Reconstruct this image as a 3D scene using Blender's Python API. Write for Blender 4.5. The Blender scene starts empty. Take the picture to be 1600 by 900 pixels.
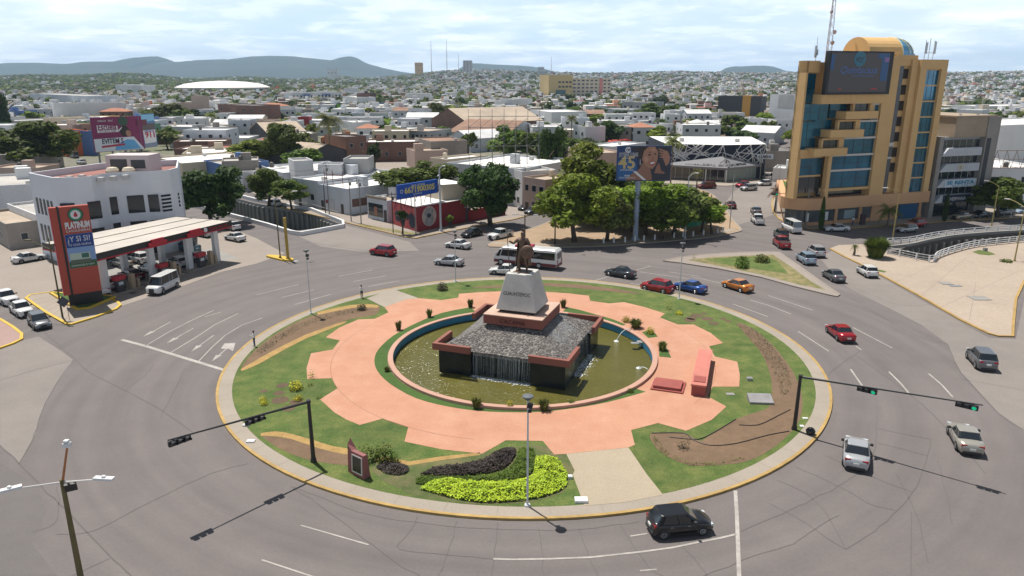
import bpy, bmesh, math, random
from math import sin, cos, pi, hypot, atan2, radians, sqrt, tan
from mathutils import Vector, Matrix, noise
from mathutils.geometry import tessellate_polygon
random.seed(7)
C = bpy.context.scene.collection
scene = bpy.context.scene
FOC, PIT, CH = 1140.0, 0.2825, 27.0
cd = bpy.data.cameras.new('camera'); cam = bpy.data.objects.new('camera', cd); C.objects.link(cam)
cam.location = (0, 0, CH); cam.rotation_euler = (pi/2 - PIT, 0, 0)
cd.sensor_width = 36; cd.lens = 36*FOC/1600; cd.clip_start = .5; cd.clip_end = 40000
scene.camera = cam
EXPO = 0.40
SUN_EL, SUN_AZ = radians(68), atan2(-.64, .77)
w = bpy.data.worlds.new('World'); scene.world = w; w.use_nodes = True
nt = w.node_tree; nt.nodes.clear()
def wn(t, **k):
 n = nt.nodes.new(t)
 for a, b in k.items(): setattr(n, a, b)
 return n
out = wn('ShaderNodeOutputWorld'); bg = wn('ShaderNodeBackground'); nt.links.new(bg.outputs[0], out.inputs[0])
sky = wn('ShaderNodeTexSky', sky_type='NISHITA', sun_disc=False, sun_elevation=SUN_EL, sun_rotation=SUN_AZ,
         air_density=1.0, dust_density=1.6, ozone_density=1.2, altitude=50)
SKYS = .085
bg.inputs[1].default_value = SKYS
tc = wn('ShaderNodeTexCoord'); sep = wn('ShaderNodeSeparateXYZ'); nt.links.new(tc.outputs['Generated'], sep.inputs[0])
def M(op, a, b=None, clamp=False):
 n = wn('ShaderNodeMath', operation=op, use_clamp=clamp)
 for i, x in enumerate((a, b)):
  if x is None: continue
  if isinstance(x, (int, float)): n.inputs[i].default_value = x
  else: nt.links.new(x, n.inputs[i])
 return n.outputs[0]
zc = M('MAXIMUM', sep.outputs[2], 0.0)
den = M('ADD', zc, .13)
comb = wn('ShaderNodeCombineXYZ')
nt.links.new(M('DIVIDE', sep.outputs[0], den), comb.inputs[0]); nt.links.new(M('DIVIDE', sep.outputs[1], den), comb.inputs[1])
def cloud(scale, detail, lo, hi, off):
 mp = wn('ShaderNodeMapping'); mp.inputs['Location'].default_value = off
 nt.links.new(comb.outputs[0], mp.inputs[0])
 n = wn('ShaderNodeTexNoise'); n.inputs['Scale'].default_value = scale; n.inputs['Detail'].default_value = detail
 n.inputs['Roughness'].default_value = .58
 nt.links.new(mp.outputs[0], n.inputs['Vector'])
 mr = wn('ShaderNodeMapRange'); mr.interpolation_type = 'SMOOTHSTEP'
 mr.inputs['From Min'].default_value = lo; mr.inputs['From Max'].default_value = hi
 nt.links.new(n.outputs[0], mr.inputs[0]); return mr.outputs[0], n.outputs[0]
ca, na = cloud(.95, 9, .45, .66, (3.1, 1.7, 0))
cb, nb = cloud(2.5, 8, .48, .62, (8.2, 4.1, 0))
veil, nv = cloud(.3, 5, .28, .62, (1, 9, 0))
mask = M('ADD', M('MULTIPLY', ca, .75), M('MULTIPLY', cb, .45), True)
hor = wn('ShaderNodeMapRange'); hor.inputs['From Min'].default_value = 0; hor.inputs['From Max'].default_value = .34
hor.inputs['To Min'].default_value = 1.52; hor.inputs['To Max'].default_value = .19
nt.links.new(zc, hor.inputs[0])
def mixc(f, a, b):
 n = wn('ShaderNodeMix', data_type='RGBA')
 for s, x in ((0, f), (6, a), (7, b)):
  if isinstance(x, tuple): n.inputs[s].default_value = (*x, 1)
  elif isinstance(x, (int, float)): n.inputs[s].default_value = x
  else: nt.links.new(x, n.inputs[s])
 return n.outputs[2]
def scl(col, f):
 n = wn('ShaderNodeVectorMath', operation='SCALE'); nt.links.new(col, n.inputs[0])
 if isinstance(f, float): n.inputs[3].default_value = f
 else: nt.links.new(f, n.inputs[3])
 return n.outputs[0]
K = 1/SKYS
hazec = mixc(veil, tuple(c*K for c in (.52, .69, .92)), tuple(c*K for c in (.68, .81, .96)))
base = mixc(.72, sky.outputs[0], scl(hazec, hor.outputs[0]))
shade = mixc(nb, tuple(c*K for c in (.74, .79, .85)), tuple(c*K for c in (1.04, 1.05, 1.06)))
cl = scl(shade, hor.outputs[0])
fin = mixc(M('MULTIPLY', mask, .68), base, cl)
nt.links.new(fin, bg.inputs[0])
sd = bpy.data.lights.new('sun', 'SUN'); sd.energy = 4.6; sd.angle = radians(.53); sd.color = (1, .955, .89)
sun = bpy.data.objects.new('sun', sd); C.objects.link(sun)
sun.rotation_euler = Vector((sin(SUN_AZ)*cos(SUN_EL), cos(SUN_AZ)*cos(SUN_EL), sin(SUN_EL))).to_track_quat('Z', 'Y').to_euler()
sun.location = (-100, 100, 300)
scene.view_settings.view_transform = 'Standard'; scene.view_settings.look = 'None'
scene.view_settings.exposure = EXPO; scene.view_settings.gamma = 1
scene.cycles.max_bounces = 5; scene.cycles.diffuse_bounces = 2; scene.cycles.glossy_bounces = 2
scene.cycles.transmission_bounces = 3; scene.cycles.volume_bounces = 0; scene.cycles.transparent_max_bounces = 6
scene.cycles.use_adaptive_sampling = True
def G(x, y, z=0.0):
 u = (x-800)/FOC; v = (450-y)/FOC
 dz = -sin(PIT)+v*cos(PIT); t = (z-CH)/dz
 return (u*t, (cos(PIT)+v*sin(PIT))*t)
def Pj(X, Y, Z):
 d = Y*cos(PIT)-(Z-CH)*sin(PIT); v = Y*sin(PIT)+(Z-CH)*cos(PIT)
 return 800+FOC*X/d, 450-FOC*v/d
def Hh(bx, by, ty, z0=0.0):
 X, Y = G(bx, by, z0); v = (450-ty)/FOC
 return CH + (v*Y*cos(PIT)-Y*sin(PIT))/(cos(PIT)+v*sin(PIT))
class Plane:
 def __init__(s, p1, p2, z=0, world=False, off=0):
  A = p1 if world else G(*p1, z); B = p2 if world else G(*p2, z)
  s.L = hypot(B[0]-A[0], B[1]-A[1]); s.e = ((B[0]-A[0])/s.L, (B[1]-A[1])/s.L); s.n = (-s.e[1], s.e[0])
  s.A = (A[0]+s.n[0]*off, A[1]+s.n[1]*off); s.rot = atan2(s.e[1], s.e[0])
 def F(s, x, y):
  d = ((x-800)/FOC, cos(PIT)+(450-y)/FOC*sin(PIT), -sin(PIT)+(450-y)/FOC*cos(PIT))
  t = (s.A[0]*s.n[0]+s.A[1]*s.n[1])/(d[0]*s.n[0]+d[1]*s.n[1])
  return (d[0]*t-s.A[0])*s.e[0]+(d[1]*t-s.A[1])*s.e[1], CH+d[2]*t
MATS = {}
def mat(name, col, rough=.8, met=0.0, var=0.0, sc=1.0, bump=0.0, col2=None, det=5, spec=None, island=0.0, stretch=None, objrand=0.0, coat=0.0, fine=0.0):
 if name in MATS: return MATS[name]
 m = bpy.data.materials.new(name); m.use_nodes = True; t = m.node_tree; b = t.nodes['Principled BSDF']
 b.inputs['Base Color'].default_value = (*col, 1); b.inputs['Roughness'].default_value = rough; b.inputs['Metallic'].default_value = met
 if spec is not None: b.inputs['Specular IOR Level'].default_value = spec
 if coat: b.inputs['Coat Weight'].default_value = coat; b.inputs['Coat Roughness'].default_value = .05
 m.diffuse_color = (*col, 1); MATS[name] = m
 if var or bump or col2:
  tcn = t.nodes.new('ShaderNodeTexCoord'); src = tcn.outputs['Object']
  if stretch:
   mp = t.nodes.new('ShaderNodeMapping'); mp.inputs['Scale'].default_value = stretch
   t.links.new(src, mp.inputs[0]); src = mp.outputs[0]
  n = t.nodes.new('ShaderNodeTexNoise'); n.inputs['Scale'].default_value = sc; n.inputs['Detail'].default_value = det
  n.inputs['Roughness'].default_value = .62; t.links.new(src, n.inputs['Vector'])
  fac = n.outputs[0]
  cur = None
  if col2:
   mr = t.nodes.new('ShaderNodeMapRange'); mr.inputs['From Min'].default_value = .35; mr.inputs['From Max'].default_value = .65
   t.links.new(fac, mr.inputs[0])
   mx = t.nodes.new('ShaderNodeMix'); mx.data_type = 'RGBA'; mx.inputs[6].default_value = (*col, 1); mx.inputs[7].default_value = (*col2, 1)
   t.links.new(mr.outputs[0], mx.inputs[0]); cur = mx.outputs[2]
  def scale_by(cur, f):
   v = t.nodes.new('ShaderNodeVectorMath'); v.operation = 'SCALE'
   if cur is None: v.inputs[0].default_value = col
   else: t.links.new(cur, v.inputs[0])
   t.links.new(f, v.inputs[3]); return v.outputs[0]
  if var:
   mr = t.nodes.new('ShaderNodeMapRange'); mr.inputs['From Min'].default_value = .3; mr.inputs['From Max'].default_value = .7
   mr.inputs['To Min'].default_value = 1-var; mr.inputs['To Max'].default_value = 1+var*.6
   n2 = t.nodes.new('ShaderNodeTexNoise'); n2.inputs['Scale'].default_value = sc*.23; n2.inputs['Detail'].default_value = 4
   t.links.new(src, n2.inputs['Vector']); ad = t.nodes.new('ShaderNodeMath'); ad.operation = 'MULTIPLY_ADD'
   t.links.new(n2.outputs[0], ad.inputs[0]); ad.inputs[1].default_value = .5
   hf = t.nodes.new('ShaderNodeMath'); hf.operation = 'MULTIPLY'; t.links.new(fac, hf.inputs[0]); hf.inputs[1].default_value = .5
   t.links.new(hf.outputs[0], ad.inputs[2]); t.links.new(ad.outputs[0], mr.inputs[0]); cur = scale_by(cur, mr.outputs[0])
  if fine:
   n3 = t.nodes.new('ShaderNodeTexNoise'); n3.inputs['Scale'].default_value = sc*14; n3.inputs['Detail'].default_value = 2
   t.links.new(src, n3.inputs['Vector']); mr = t.nodes.new('ShaderNodeMapRange')
   mr.inputs['From Min'].default_value = .3; mr.inputs['From Max'].default_value = .7
   mr.inputs['To Min'].default_value = 1-fine; mr.inputs['To Max'].default_value = 1+fine
   t.links.new(n3.outputs[0], mr.inputs[0]); cur = scale_by(cur, mr.outputs[0])
  if cur is not None: t.links.new(cur, b.inputs['Base Color'])
  if bump:
   bp = t.nodes.new('ShaderNodeBump'); bp.inputs['Strength'].default_value = bump; bp.inputs['Distance'].default_value = .05
   t.links.new(fac, bp.inputs['Height']); t.links.new(bp.outputs[0], b.inputs['Normal'])
 if island or objrand:
  sk = b.inputs['Base Color']
  src = sk.links[0].from_socket if sk.is_linked else None
  if island:
   g = t.nodes.new('ShaderNodeNewGeometry'); ro = g.outputs['Random Per Island']; a = island
  else:
   g = t.nodes.new('ShaderNodeObjectInfo'); ro = g.outputs['Random']; a = objrand
  mr = t.nodes.new('ShaderNodeMapRange'); mr.inputs['To Min'].default_value = 1-a; mr.inputs['To Max'].default_value = 1+a
  t.links.new(ro, mr.inputs[0]); v = t.nodes.new('ShaderNodeVectorMath'); v.operation = 'SCALE'
  if src: t.links.new(src, v.inputs[0])
  else: v.inputs[0].default_value = col
  t.links.new(mr.outputs[0], v.inputs[3]); res = v.outputs[0]
  if island:
   oi = t.nodes.new('ShaderNodeObjectInfo'); hs = t.nodes.new('ShaderNodeHueSaturation')
   m2 = t.nodes.new('ShaderNodeMapRange'); m2.inputs['To Min'].default_value = .478; m2.inputs['To Max'].default_value = .515
   m3 = t.nodes.new('ShaderNodeMapRange'); m3.inputs['To Min'].default_value = .72; m3.inputs['To Max'].default_value = 1.25
   t.links.new(oi.outputs['Random'], m2.inputs[0]); t.links.new(oi.outputs['Random'], m3.inputs[0])
   t.links.new(m2.outputs[0], hs.inputs['Hue']); t.links.new(m3.outputs[0], hs.inputs['Value'])
   t.links.new(res, hs.inputs['Color']); res = hs.outputs[0]
  t.links.new(res, sk)
 return m
def s2l(*c): return tuple(((x/255)/12.92 if x <= 10 else (((x/255)+.055)/1.055)**2.4) for x in c)
asphalt = mat('asphalt', (.149, .130, .124), .92, var=.13, sc=.35, bump=.10, fine=.05)
asph_old = mat('old_pale_asphalt', (.215, .190, .172), .92, var=.16, sc=.4, bump=.10, fine=.06)
asph_dark = mat('patched_asphalt', (.130, .117, .112), .9, var=.14, sc=.5, fine=.05)
crackm = mat('crack_filler', (.108, .096, .092), .9)
concrete = mat('concrete', (.31, .265, .215), .9, var=.15, sc=.5, bump=.08, fine=.06)
concrete_w = mat('warm_concrete', (.275, .235, .20), .9, var=.13, sc=.3, bump=.08, fine=.06)
concrete_g = mat('grey_concrete', (.27, .26, .24), .9, var=.2, sc=.6, bump=.1)
kerby = mat('yellow_kerb_paint', (.40, .26, .085), .8, var=.35, sc=2.0)
kerbs = mat('bright_yellow_paint', (.58, .38, .04), .7, var=.2, sc=2.0)
linem = mat('road_paint', (.38, .35, .32), .85, var=.35, sc=3.0, fine=.2)
pink = mat('pink_paving', (.455, .222, .136), .9, var=.10, sc=.45, bump=.06, fine=.07, col2=(.475, .255, .165), det=8)
pinkl = mat('pink_paving_rim', (.46, .27, .20), .85, var=.1, sc=.8)
redc = mat('terracotta_render', (.235, .082, .06), .8, var=.15, sc=1.0)
redb = mat('red_painted_bench', (.30, .07, .055), .7, var=.18, sc=1.5)
grass = mat('lawn_grass', (.066, .118, .018), .95, var=.36, sc=.6, bump=.5, col2=(.115, .135, .032), fine=.28)
grass2 = mat('dry_lawn', (.14, .15, .045), .95, var=.3, sc=1.0, bump=.4, col2=(.26, .20, .10), fine=.25)
grassd = mat('dark_lawn', (.052, .105, .016), .95, var=.25, sc=.9, bump=.5, fine=.3)
soil = mat('bare_soil', (.165, .105, .062), .97, var=.28, sc=1.6, bump=.7, fine=.25)
chips = mat('wood_chips', (.36, .23, .08), .95, var=.35, sc=5.0, bump=.6, fine=.3)
dirt = mat('dry_dirt', (.33, .235, .15), .97, var=.22, sc=.6, bump=.3, fine=.12)
whitep = mat('white_paint', (.66, .66, .66), .6, var=.06, sc=.8)
whiter_ = mat('white_roof_coating', (.70, .68, .64), .8, var=.22, sc=.35, fine=.08)
blackm = mat('black_metal', (.018, .018, .02), .45)
darkm = mat('dark_rubber', (.02, .02, .02), .8)
steel = mat('galvanised_steel', (.42, .43, .44), .4, met=.6)
glassd = mat('dark_window_glass', (.025, .032, .038), .06, spec=.8)
class MB:
 def __init__(s): s.v = []; s.f = []; s.m = []; s.T = None
 def add(s, pts, faces, m=0):
  o = len(s.v)
  if s.T is not None: pts = [tuple(s.T @ Vector(p)) for p in pts]
  s.v += [tuple(p) for p in pts]; s.f += [tuple(i+o for i in f) for f in faces]; s.m += [m]*len(faces); return s
 def box(s, x0, x1, y0, y1, z0, z1, m=0, top=None):
  p = [(x0,y0,z0),(x1,y0,z0),(x1,y1,z0),(x0,y1,z0),(x0,y0,z1),(x1,y0,z1),(x1,y1,z1),(x0,y1,z1)]
  s.add(p, [(0,3,2,1),(0,1,5,4),(1,2,6,5),(2,3,7,6),(3,0,4,7)], m); s.add(p[4:], [(0,1,2,3)], m if top is None else top); return s
 def cbox(s, c, d, m=0, rz=0, rx=0, ry=0):
  R = Matrix.Translation(c) @ Matrix.Rotation(rz, 4, 'Z') @ Matrix.Rotation(ry, 4, 'Y') @ Matrix.Rotation(rx, 4, 'X')
  x, y, z = d[0]/2, d[1]/2, d[2]/2
  p = [R @ Vector(q) for q in [(-x,-y,-z),(x,-y,-z),(x,y,-z),(-x,y,-z),(-x,-y,z),(x,-y,z),(x,y,z),(-x,y,z)]]
  return s.add([tuple(q) for q in p], [(0,3,2,1),(0,1,5,4),(1,2,6,5),(2,3,7,6),(3,0,4,7),(4,5,6,7)], m)
 def cyl(s, a, b, r0, r1=None, n=8, m=0, caps=True):
  r1 = r0 if r1 is None else r1; a = Vector(a); b = Vector(b); d = (b-a)
  if d.length < 1e-6: return s
  q = d.normalized().to_track_quat('Z', 'Y'); pts = []
  for c, r in ((a, r0), (b, r1)):
   for i in range(n):
    t = 2*pi*i/n; pts.append(tuple(c + q @ Vector((r*cos(t), r*sin(t), 0))))
  F = [(i, (i+1) % n, n+(i+1) % n, n+i) for i in range(n)]
  if caps: F += [tuple(range(n-1, -1, -1)), tuple(range(n, 2*n))]
  return s.add(pts, F, m)
 def tube(s, path, r, n=6, m=0):
  for i in range(len(path)-1):
   ra, rb = (r, r) if not isinstance(r, (list, tuple)) else (r[i], r[i+1])
   s.cyl(path[i], path[i+1], ra, rb, n, m)
  return s
 def sheet(s, outer, z=0, m=0, holes=()):
  loops = [[Vector((x, y, 0)) for x, y in outer]] + [[Vector((x, y, 0)) for x, y in h] for h in holes]
  tr = tessellate_polygon(loops); pts = [tuple((p.x, p.y, z)) for l in loops for p in l]; F = []
  for a, b, c in tr:
   A, B, D = pts[a], pts[b], pts[c]
   cr = (B[0]-A[0])*(D[1]-A[1])-(B[1]-A[1])*(D[0]-A[0])
   if abs(cr) < 1e-9: continue
   F.append((a, b, c) if cr > 0 else (a, c, b))
  return s.add(pts, F, m)
 def prism(s, poly, z0, z1, m=0, mt=None):
  ar = sum(poly[i][0]*poly[(i+1) % len(poly)][1]-poly[(i+1) % len(poly)][0]*poly[i][1] for i in range(len(poly)))
  if ar < 0: poly = poly[::-1]
  n = len(poly); pts = [(x, y, z0) for x, y in poly]+[(x, y, z1) for x, y in poly]
  s.add(pts, [(i, (i+1) % n, n+(i+1) % n, n+i) for i in range(n)], m)
  return s.sheet(poly, z1, m if mt is None else mt)
 def strip(s, line, wd, z=0, m=0, closed=False, z1=None):
  n = len(line); L = []; R = []
  for i in range(n):
   a = line[i-1] if (i > 0 or closed) else line[i]; b = line[(i+1) % n] if (i < n-1 or closed) else line[i]
   dx, dy = b[0]-a[0], b[1]-a[1]; l = hypot(dx, dy) or 1; nx, ny = -dy/l, dx/l
   w_ = wd[i] if isinstance(wd, (list, tuple)) else wd
   L.append((line[i][0]+nx*w_/2, line[i][1]+ny*w_/2)); R.append((line[i][0]-nx*w_/2, line[i][1]-ny*w_/2))
  k = n if closed else n-1; zt = z if z1 is None else z1
  pts = [(x, y, zt) for x, y in L]+[(x, y, zt) for x, y in R]
  s.add(pts, [(i, n+i, n+(i+1) % n, (i+1) % n) for i in range(k)], m)
  if z1 is not None:
   for S, fl in ((L, 1), (R, 0)):
    p = [(x, y, z) for x, y in S]+[(x, y, z1) for x, y in S]
    s.add(p, [((i, n+i, n+(i+1) % n, (i+1) % n) if fl else (i, (i+1) % n, n+(i+1) % n, n+i)) for i in range(k)], m)
   if not closed:
    for i in (0, n-1): s.add([(*L[i], z), (*R[i], z), (*R[i], z1), (*L[i], z1)], [(0,1,2,3)], m)
  return s
 def lathe(s, prof, c=(0,0,0), n=16, m=0):
  pts = [(c[0]+r*cos(2*pi*i/n), c[1]+r*sin(2*pi*i/n), c[2]+z) for r, z in prof for i in range(n)]
  F = [(k*n+i, k*n+(i+1) % n, (k+1)*n+(i+1) % n, (k+1)*n+i) for k in range(len(prof)-1) for i in range(n)]
  F += [tuple((len(prof)-1)*n+i for i in range(n)), tuple(n-1-i for i in range(n))]
  return s.add(pts, F, m)
 def mesh(s, name, smooth=False):
  me = bpy.data.meshes.new(name); me.from_pydata(s.v, [], s.f); me.polygons.foreach_set('material_index', s.m)
  if smooth: me.polygons.foreach_set('use_smooth', [True]*len(s.f))
  me.update(); return me
 def build(s, name, mats, parent=None, smooth=False, loc=None, rz=0):
  if not isinstance(mats, (list, tuple)): mats = [mats]
  me = s.mesh(name, smooth)
  for m in mats: me.materials.append(m)
  o = bpy.data.objects.new(name, me); C.objects.link(o)
  if parent: o.parent = parent
  if loc: o.location = loc
  o.rotation_euler.z = rz
  return o
def tag(o, label=None, cat=None, group=None, kind=None):
 if label: o['label'] = label
 if cat: o['category'] = cat
 if group: o['group'] = group
 if kind: o['kind'] = kind
 return o
def thing(name, label, cat, loc=(0,0,0), rz=0, group=None):
 o = bpy.data.objects.new(name, None); C.objects.link(o); o.empty_display_size = .3
 o.location = loc if len(loc) == 3 else (*loc, 0); o.rotation_euler = (0, 0, rz); return tag(o, label, cat, group)
def struct(name, bm, mats, **k): return tag(bm.build(name, mats, **k), kind='structure')
def copy_tree(src, loc, rz=None, label=None, parent=None):
 o = src.copy(); C.objects.link(o)
 if parent is None:
  o.location = loc
  if rz is not None: o.rotation_euler.z = rz
  if label: o['label'] = label
 else: o.parent = parent
 for ch in list(src.children): copy_tree(ch, None, parent=o)
 return o
_tx = {}
def text_mb(mb, string, size, T, m=0, depth=0.0, align='LEFT', bold=0.0, width=None, shear=0.0):
 """adds flat or extruded lettering; T maps text space (x right, y up, z out) to local space; width squeezes the line to that length"""
 cu = bpy.data.curves.new('t', 'FONT'); cu.body = string; cu.size = size; cu.align_x = align; cu.extrude = depth; cu.offset = bold; cu.shear = shear
 cu.resolution_u = 2
 ob = bpy.data.objects.new('t', cu); C.objects.link(ob); dg = bpy.context.evaluated_depsgraph_get()
 me = bpy.data.meshes.new_from_object(ob.evaluated_get(dg)); vs = [tuple(v.co) for v in me.vertices]; fs = [tuple(p.vertices) for p in me.polygons]
 bpy.data.objects.remove(ob); bpy.data.curves.remove(cu); bpy.data.meshes.remove(me)
 if not vs: return mb
 if width:
  x0 = min(v[0] for v in vs); x1 = max(v[0] for v in vs); k = width/(x1-x0)
  vs = [((v[0]-(x0 if align == 'LEFT' else (x0+x1)/2))*k, v[1], v[2]) for v in vs]
 mb.add([tuple(T @ Vector(v)) for v in vs], fs, m); return mb
def XZ(x, y, z): return Matrix.Translation((x, y, z)) @ Matrix.Rotation(pi/2, 4, 'X')
def circ(cx, cy, r, a0=0, a1=360, n=64):
 k = n if abs(a1-a0) < 360 else n
 e = 0 if abs(a1-a0) >= 360 else 1
 return [(cx+r*cos(radians(a0+(a1-a0)*i/(n-e))), cy+r*sin(radians(a0+(a1-a0)*i/(n-e)))) for i in range(n)]
def px(*pts, z=0.0): return [G(x, y, z) for x, y in pts]
def smoothline(pts, k=4):
 o = []; n = len(pts)
 for i in range(n-1):
  p0 = pts[max(i-1, 0)]; p1 = pts[i]; p2 = pts[i+1]; p3 = pts[min(i+2, n-1)]
  for j in range(k):
   t = j/k
   o.append(tuple(.5*((2*p1[a])+(-p0[a]+p2[a])*t+(2*p0[a]-5*p1[a]+4*p2[a]-p3[a])*t*t+(-p0[a]+3*p1[a]-3*p2[a]+p3[a])*t**3) for a in (0, 1)))
 o.append(pts[-1]); return o
t_ = asphalt.node_tree; bs_ = t_.nodes['Principled BSDF']; lk = bs_.inputs['Base Color'].links[0].from_socket
def tn(op, *a):
 n = t_.nodes.new('ShaderNodeMath'); n.operation = op
 for i, x in enumerate(a):
  if isinstance(x, (int, float)): n.inputs[i].default_value = x
  else: t_.links.new(x, n.inputs[i])
 return n.outputs[0]
tcn = t_.nodes.new('ShaderNodeTexCoord'); sp = t_.nodes.new('ShaderNodeSeparateXYZ'); t_.links.new(tcn.outputs['Object'], sp.inputs[0])
dx_ = tn('SUBTRACT', sp.outputs[0], 1.05); dy_ = tn('SUBTRACT', sp.outputs[1], 69.15); rr_ = tn('SQRT', tn('ADD', tn('MULTIPLY', dx_, dx_), tn('MULTIPLY', dy_, dy_)))
cm_ = t_.nodes.new('ShaderNodeCombineXYZ'); t_.links.new(tn('MULTIPLY', rr_, .55), cm_.inputs[0]); t_.links.new(tn('MULTIPLY', tn('ARCTAN2', dy_, dx_), 1.3), cm_.inputs[1])
nz = t_.nodes.new('ShaderNodeTexNoise'); nz.inputs['Scale'].default_value = 1.0; nz.inputs['Detail'].default_value = 5; t_.links.new(cm_.outputs[0], nz.inputs['Vector'])
mr = t_.nodes.new('ShaderNodeMapRange'); mr.inputs['From Min'].default_value = .3; mr.inputs['From Max'].default_value = .7; mr.inputs['To Min'].default_value = .86; mr.inputs['To Max'].default_value = 1.1; t_.links.new(nz.outputs[0], mr.inputs[0])
vs = t_.nodes.new('ShaderNodeVectorMath'); vs.operation = 'SCALE'; t_.links.new(lk, vs.inputs[0]); t_.links.new(mr.outputs[0], vs.inputs[3]); t_.links.new(vs.outputs[0], bs_.inputs['Base Color'])
# ================================================================ ground, roads, kerbs
RC = (1.05, 69.15)
R_POOL, R_RIM, R_LAWN, R_KERB = 12.95, 13.45, 27.6, 28.95
canal_l = px((352,300),(385,312),(440,323),(480,331),(537,352),(538,358),(470,361),(420,349),(380,338),(300,316),(300,290))
canal_l = px((353,306),(400,318),(440,325),(486,333),(532,350.5),(470,364),(420,352),(380,341),(300,320),(300,292))
canal_r = px((1388,395),(1420,385),(1455,377),(1490,371),(1540,367),(1600,363),(1700,357),(1800,352),(1800,366),(1700,371),(1600,377),(1540,383),(1512,387),(1480,396),(1462,403),(1451,409))
pool_hole = circ(*RC, R_POOL+.1, n=72)
def hill(x, y):
 d = hypot(x, y)
 if d < 700: return 0.0
 az = math.degrees(atan2(x, y))
 k = max(0, min(1, (d-1150)/2300)); k = k*k*(3-2*k)
 k2 = max(0, min(1, (az+12)/11)); k2 = k2*k2*(3-2*k2)
 h = 8+26*k2+4*sin(az*.55+1)*k2+16*math.exp(-((az+4.5)/4.0)**2)
 if az < -12: h = 10+16*math.exp(-((az+29)/5.0)**2)+5*sin(az*.9)
 return max(0, h*k + 6*k*noise.noise(Vector((x/420, y/420, 0))))*(1 if d < 5200 else max(0, 1-(d-5200)/1500))
g = MB(); X0, X1, Y0, Y1 = -300, 400, -100, 600
g.sheet([(X0,Y0),(X1,Y0),(X1,Y1),(X0,Y1)], 0, 0, holes=[canal_l, canal_r, pool_hole])
st = 100; idx = {}; pts = []; F = []
def gp(i, j):
 if (i, j) not in idx: idx[i, j] = len(pts); pts.append((i*st, j*st, hill(i*st, j*st)-.0))
 return idx[i, j]
for i in range(-52, 52):
 for j in range(-2, 64):
  if X0 <= i*st < X1 and Y0 <= j*st < Y1: continue
  F.append((gp(i, j), gp(i+1, j), gp(i+1, j+1), gp(i, j+1)))
g.add(pts, F, 0)
for a in ((-11000,-5200,-200,6400),(5200,11000,-200,6400),(-11000,11000,6400,11000)):
 g.add([(a[0],a[2],-.5),(a[1],a[2],-.5),(a[1],a[3],-.5),(a[0],a[3],-.5)], [(0,1,2,3)])
struct('ground', g, mat('dusty_ground', (.20, .185, .15), .95, var=.3, sc=.03, col2=(.12, .13, .07), fine=.15))
rd = MB()
rd.sheet([(-130,-30),(150,-30),(200,100),(330,180),(330,200),(180,172),(84,190),(120,300),(175,480),(165,480),(95,300),(66,188),(20,192),(10,215),(0,213),(0,176),(-36,160),(-80,205),(-130,270),(-137,262),(-90,190),(-75,160),(-130,150)], .004, 0, holes=[canal_l, canal_r, pool_hole])
struct('road', rd, asphalt)
def area(name, pts, z, m, holes=()):
 b = MB(); b.sheet(pts, z, 0, holes); return struct(name, b, m)
area('road_patch', px((0,540),(60,526),(95,548),(115,563),(88,600),(66,640),(55,678),(30,724),(0,696)), .009, asph_old)
area('road_patch', px((1312,440),(1330,452),(1400,487),(1440,508),(1480,537),(1490,560),(1502,582),(1530,612),(1560,645),(1600,672),(1800,760),(1800,520),(1600,470),(1587,530),(1545,528),(1442,470),(1350,418),(1300,392),(1280,402)), .009, asph_old)
area('road_patch', px((0,722),(60,760),(72,800),(50,850),(90,900),(0,900)), .009, asph_dark)
area('road_patch', px((1145,300),(1215,262),(1255,262),(1240,275),(1208,300),(1212,335),(1150,352),(1130,322)), .009, asph_old)
area('road_patch', px((452,362),(540,352),(640,378),(655,392),(560,393),(500,385)), .009, asph_old)
area('forecourt', px((-160,470),(-60,450),(0,470),(50,480),(165,486),(190,478),(285,447),(345,425),(400,412),(445,396),(400,372),(345,350),(290,360),(150,400),(60,375),(-60,378),(-200,395)), .009, concrete_w)
area('forecourt', px((150,440),(240,445),(372,402),(330,388),(160,420)), .014, concrete_g)
ck = MB()
def cr(w_, *p, z=.016): ck.strip([(x+.12*noise.noise(Vector((x, y, 1))), y+.12*noise.noise(Vector((x, y, 5)))) for x, y in smoothline(px(*p), 4)], w_*.8, z)
cr(.10,(0,696),(30,724),(75,770),(110,805),(165,862),(205,900))
cr(.06,(88,835),(145,830),(240,782),(330,740),(388,724)); cr(.06,(115,900),(170,872)); cr(.05,(50,832),(85,818),(92,790),(88,760))
cr(.07,(66,516),(115,560),(140,582),(195,610),(255,643),(300,675)); cr(.06,(195,610),(225,588),(240,570)); cr(.08,(0,594),(60,577),(115,563))
cr(.07,(115,563),(88,600),(66,640),(55,678),(30,724))
cr(.06,(455,760),(500,790),(570,842),(620,880),(655,900)); cr(.05,(654,808),(638,835),(625,858),(700,867),(770,873)); cr(.05,(714,815),(700,866),(685,900))
cr(.05,(778,818),(772,872),(768,900)); cr(.05,(842,824),(848,872),(850,900)); cr(.05,(906,826),(920,870),(935,900)); cr(.05,(970,822),(1000,868),(1020,892),(1036,900)); cr(.05,(1058,845),(1090,880),(1105,900))
cr(.05,(1158,830),(1200,812),(1240,795),(1275,777),(1311,760),(1345,735),(1365,710),(1370,670),(1370,650)); cr(.06,(1100,900),(1180,868),(1240,850),(1275,825),(1311,805))
cr(.06,(1322,858),(1366,830),(1401,798),(1426,770),(1440,740),(1450,712),(1454,686)); cr(.05,(1214,750),(1275,783),(1322,858)); cr(.05,(1200,786),(1233,803),(1268,824),(1300,845),(1322,858))
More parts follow.
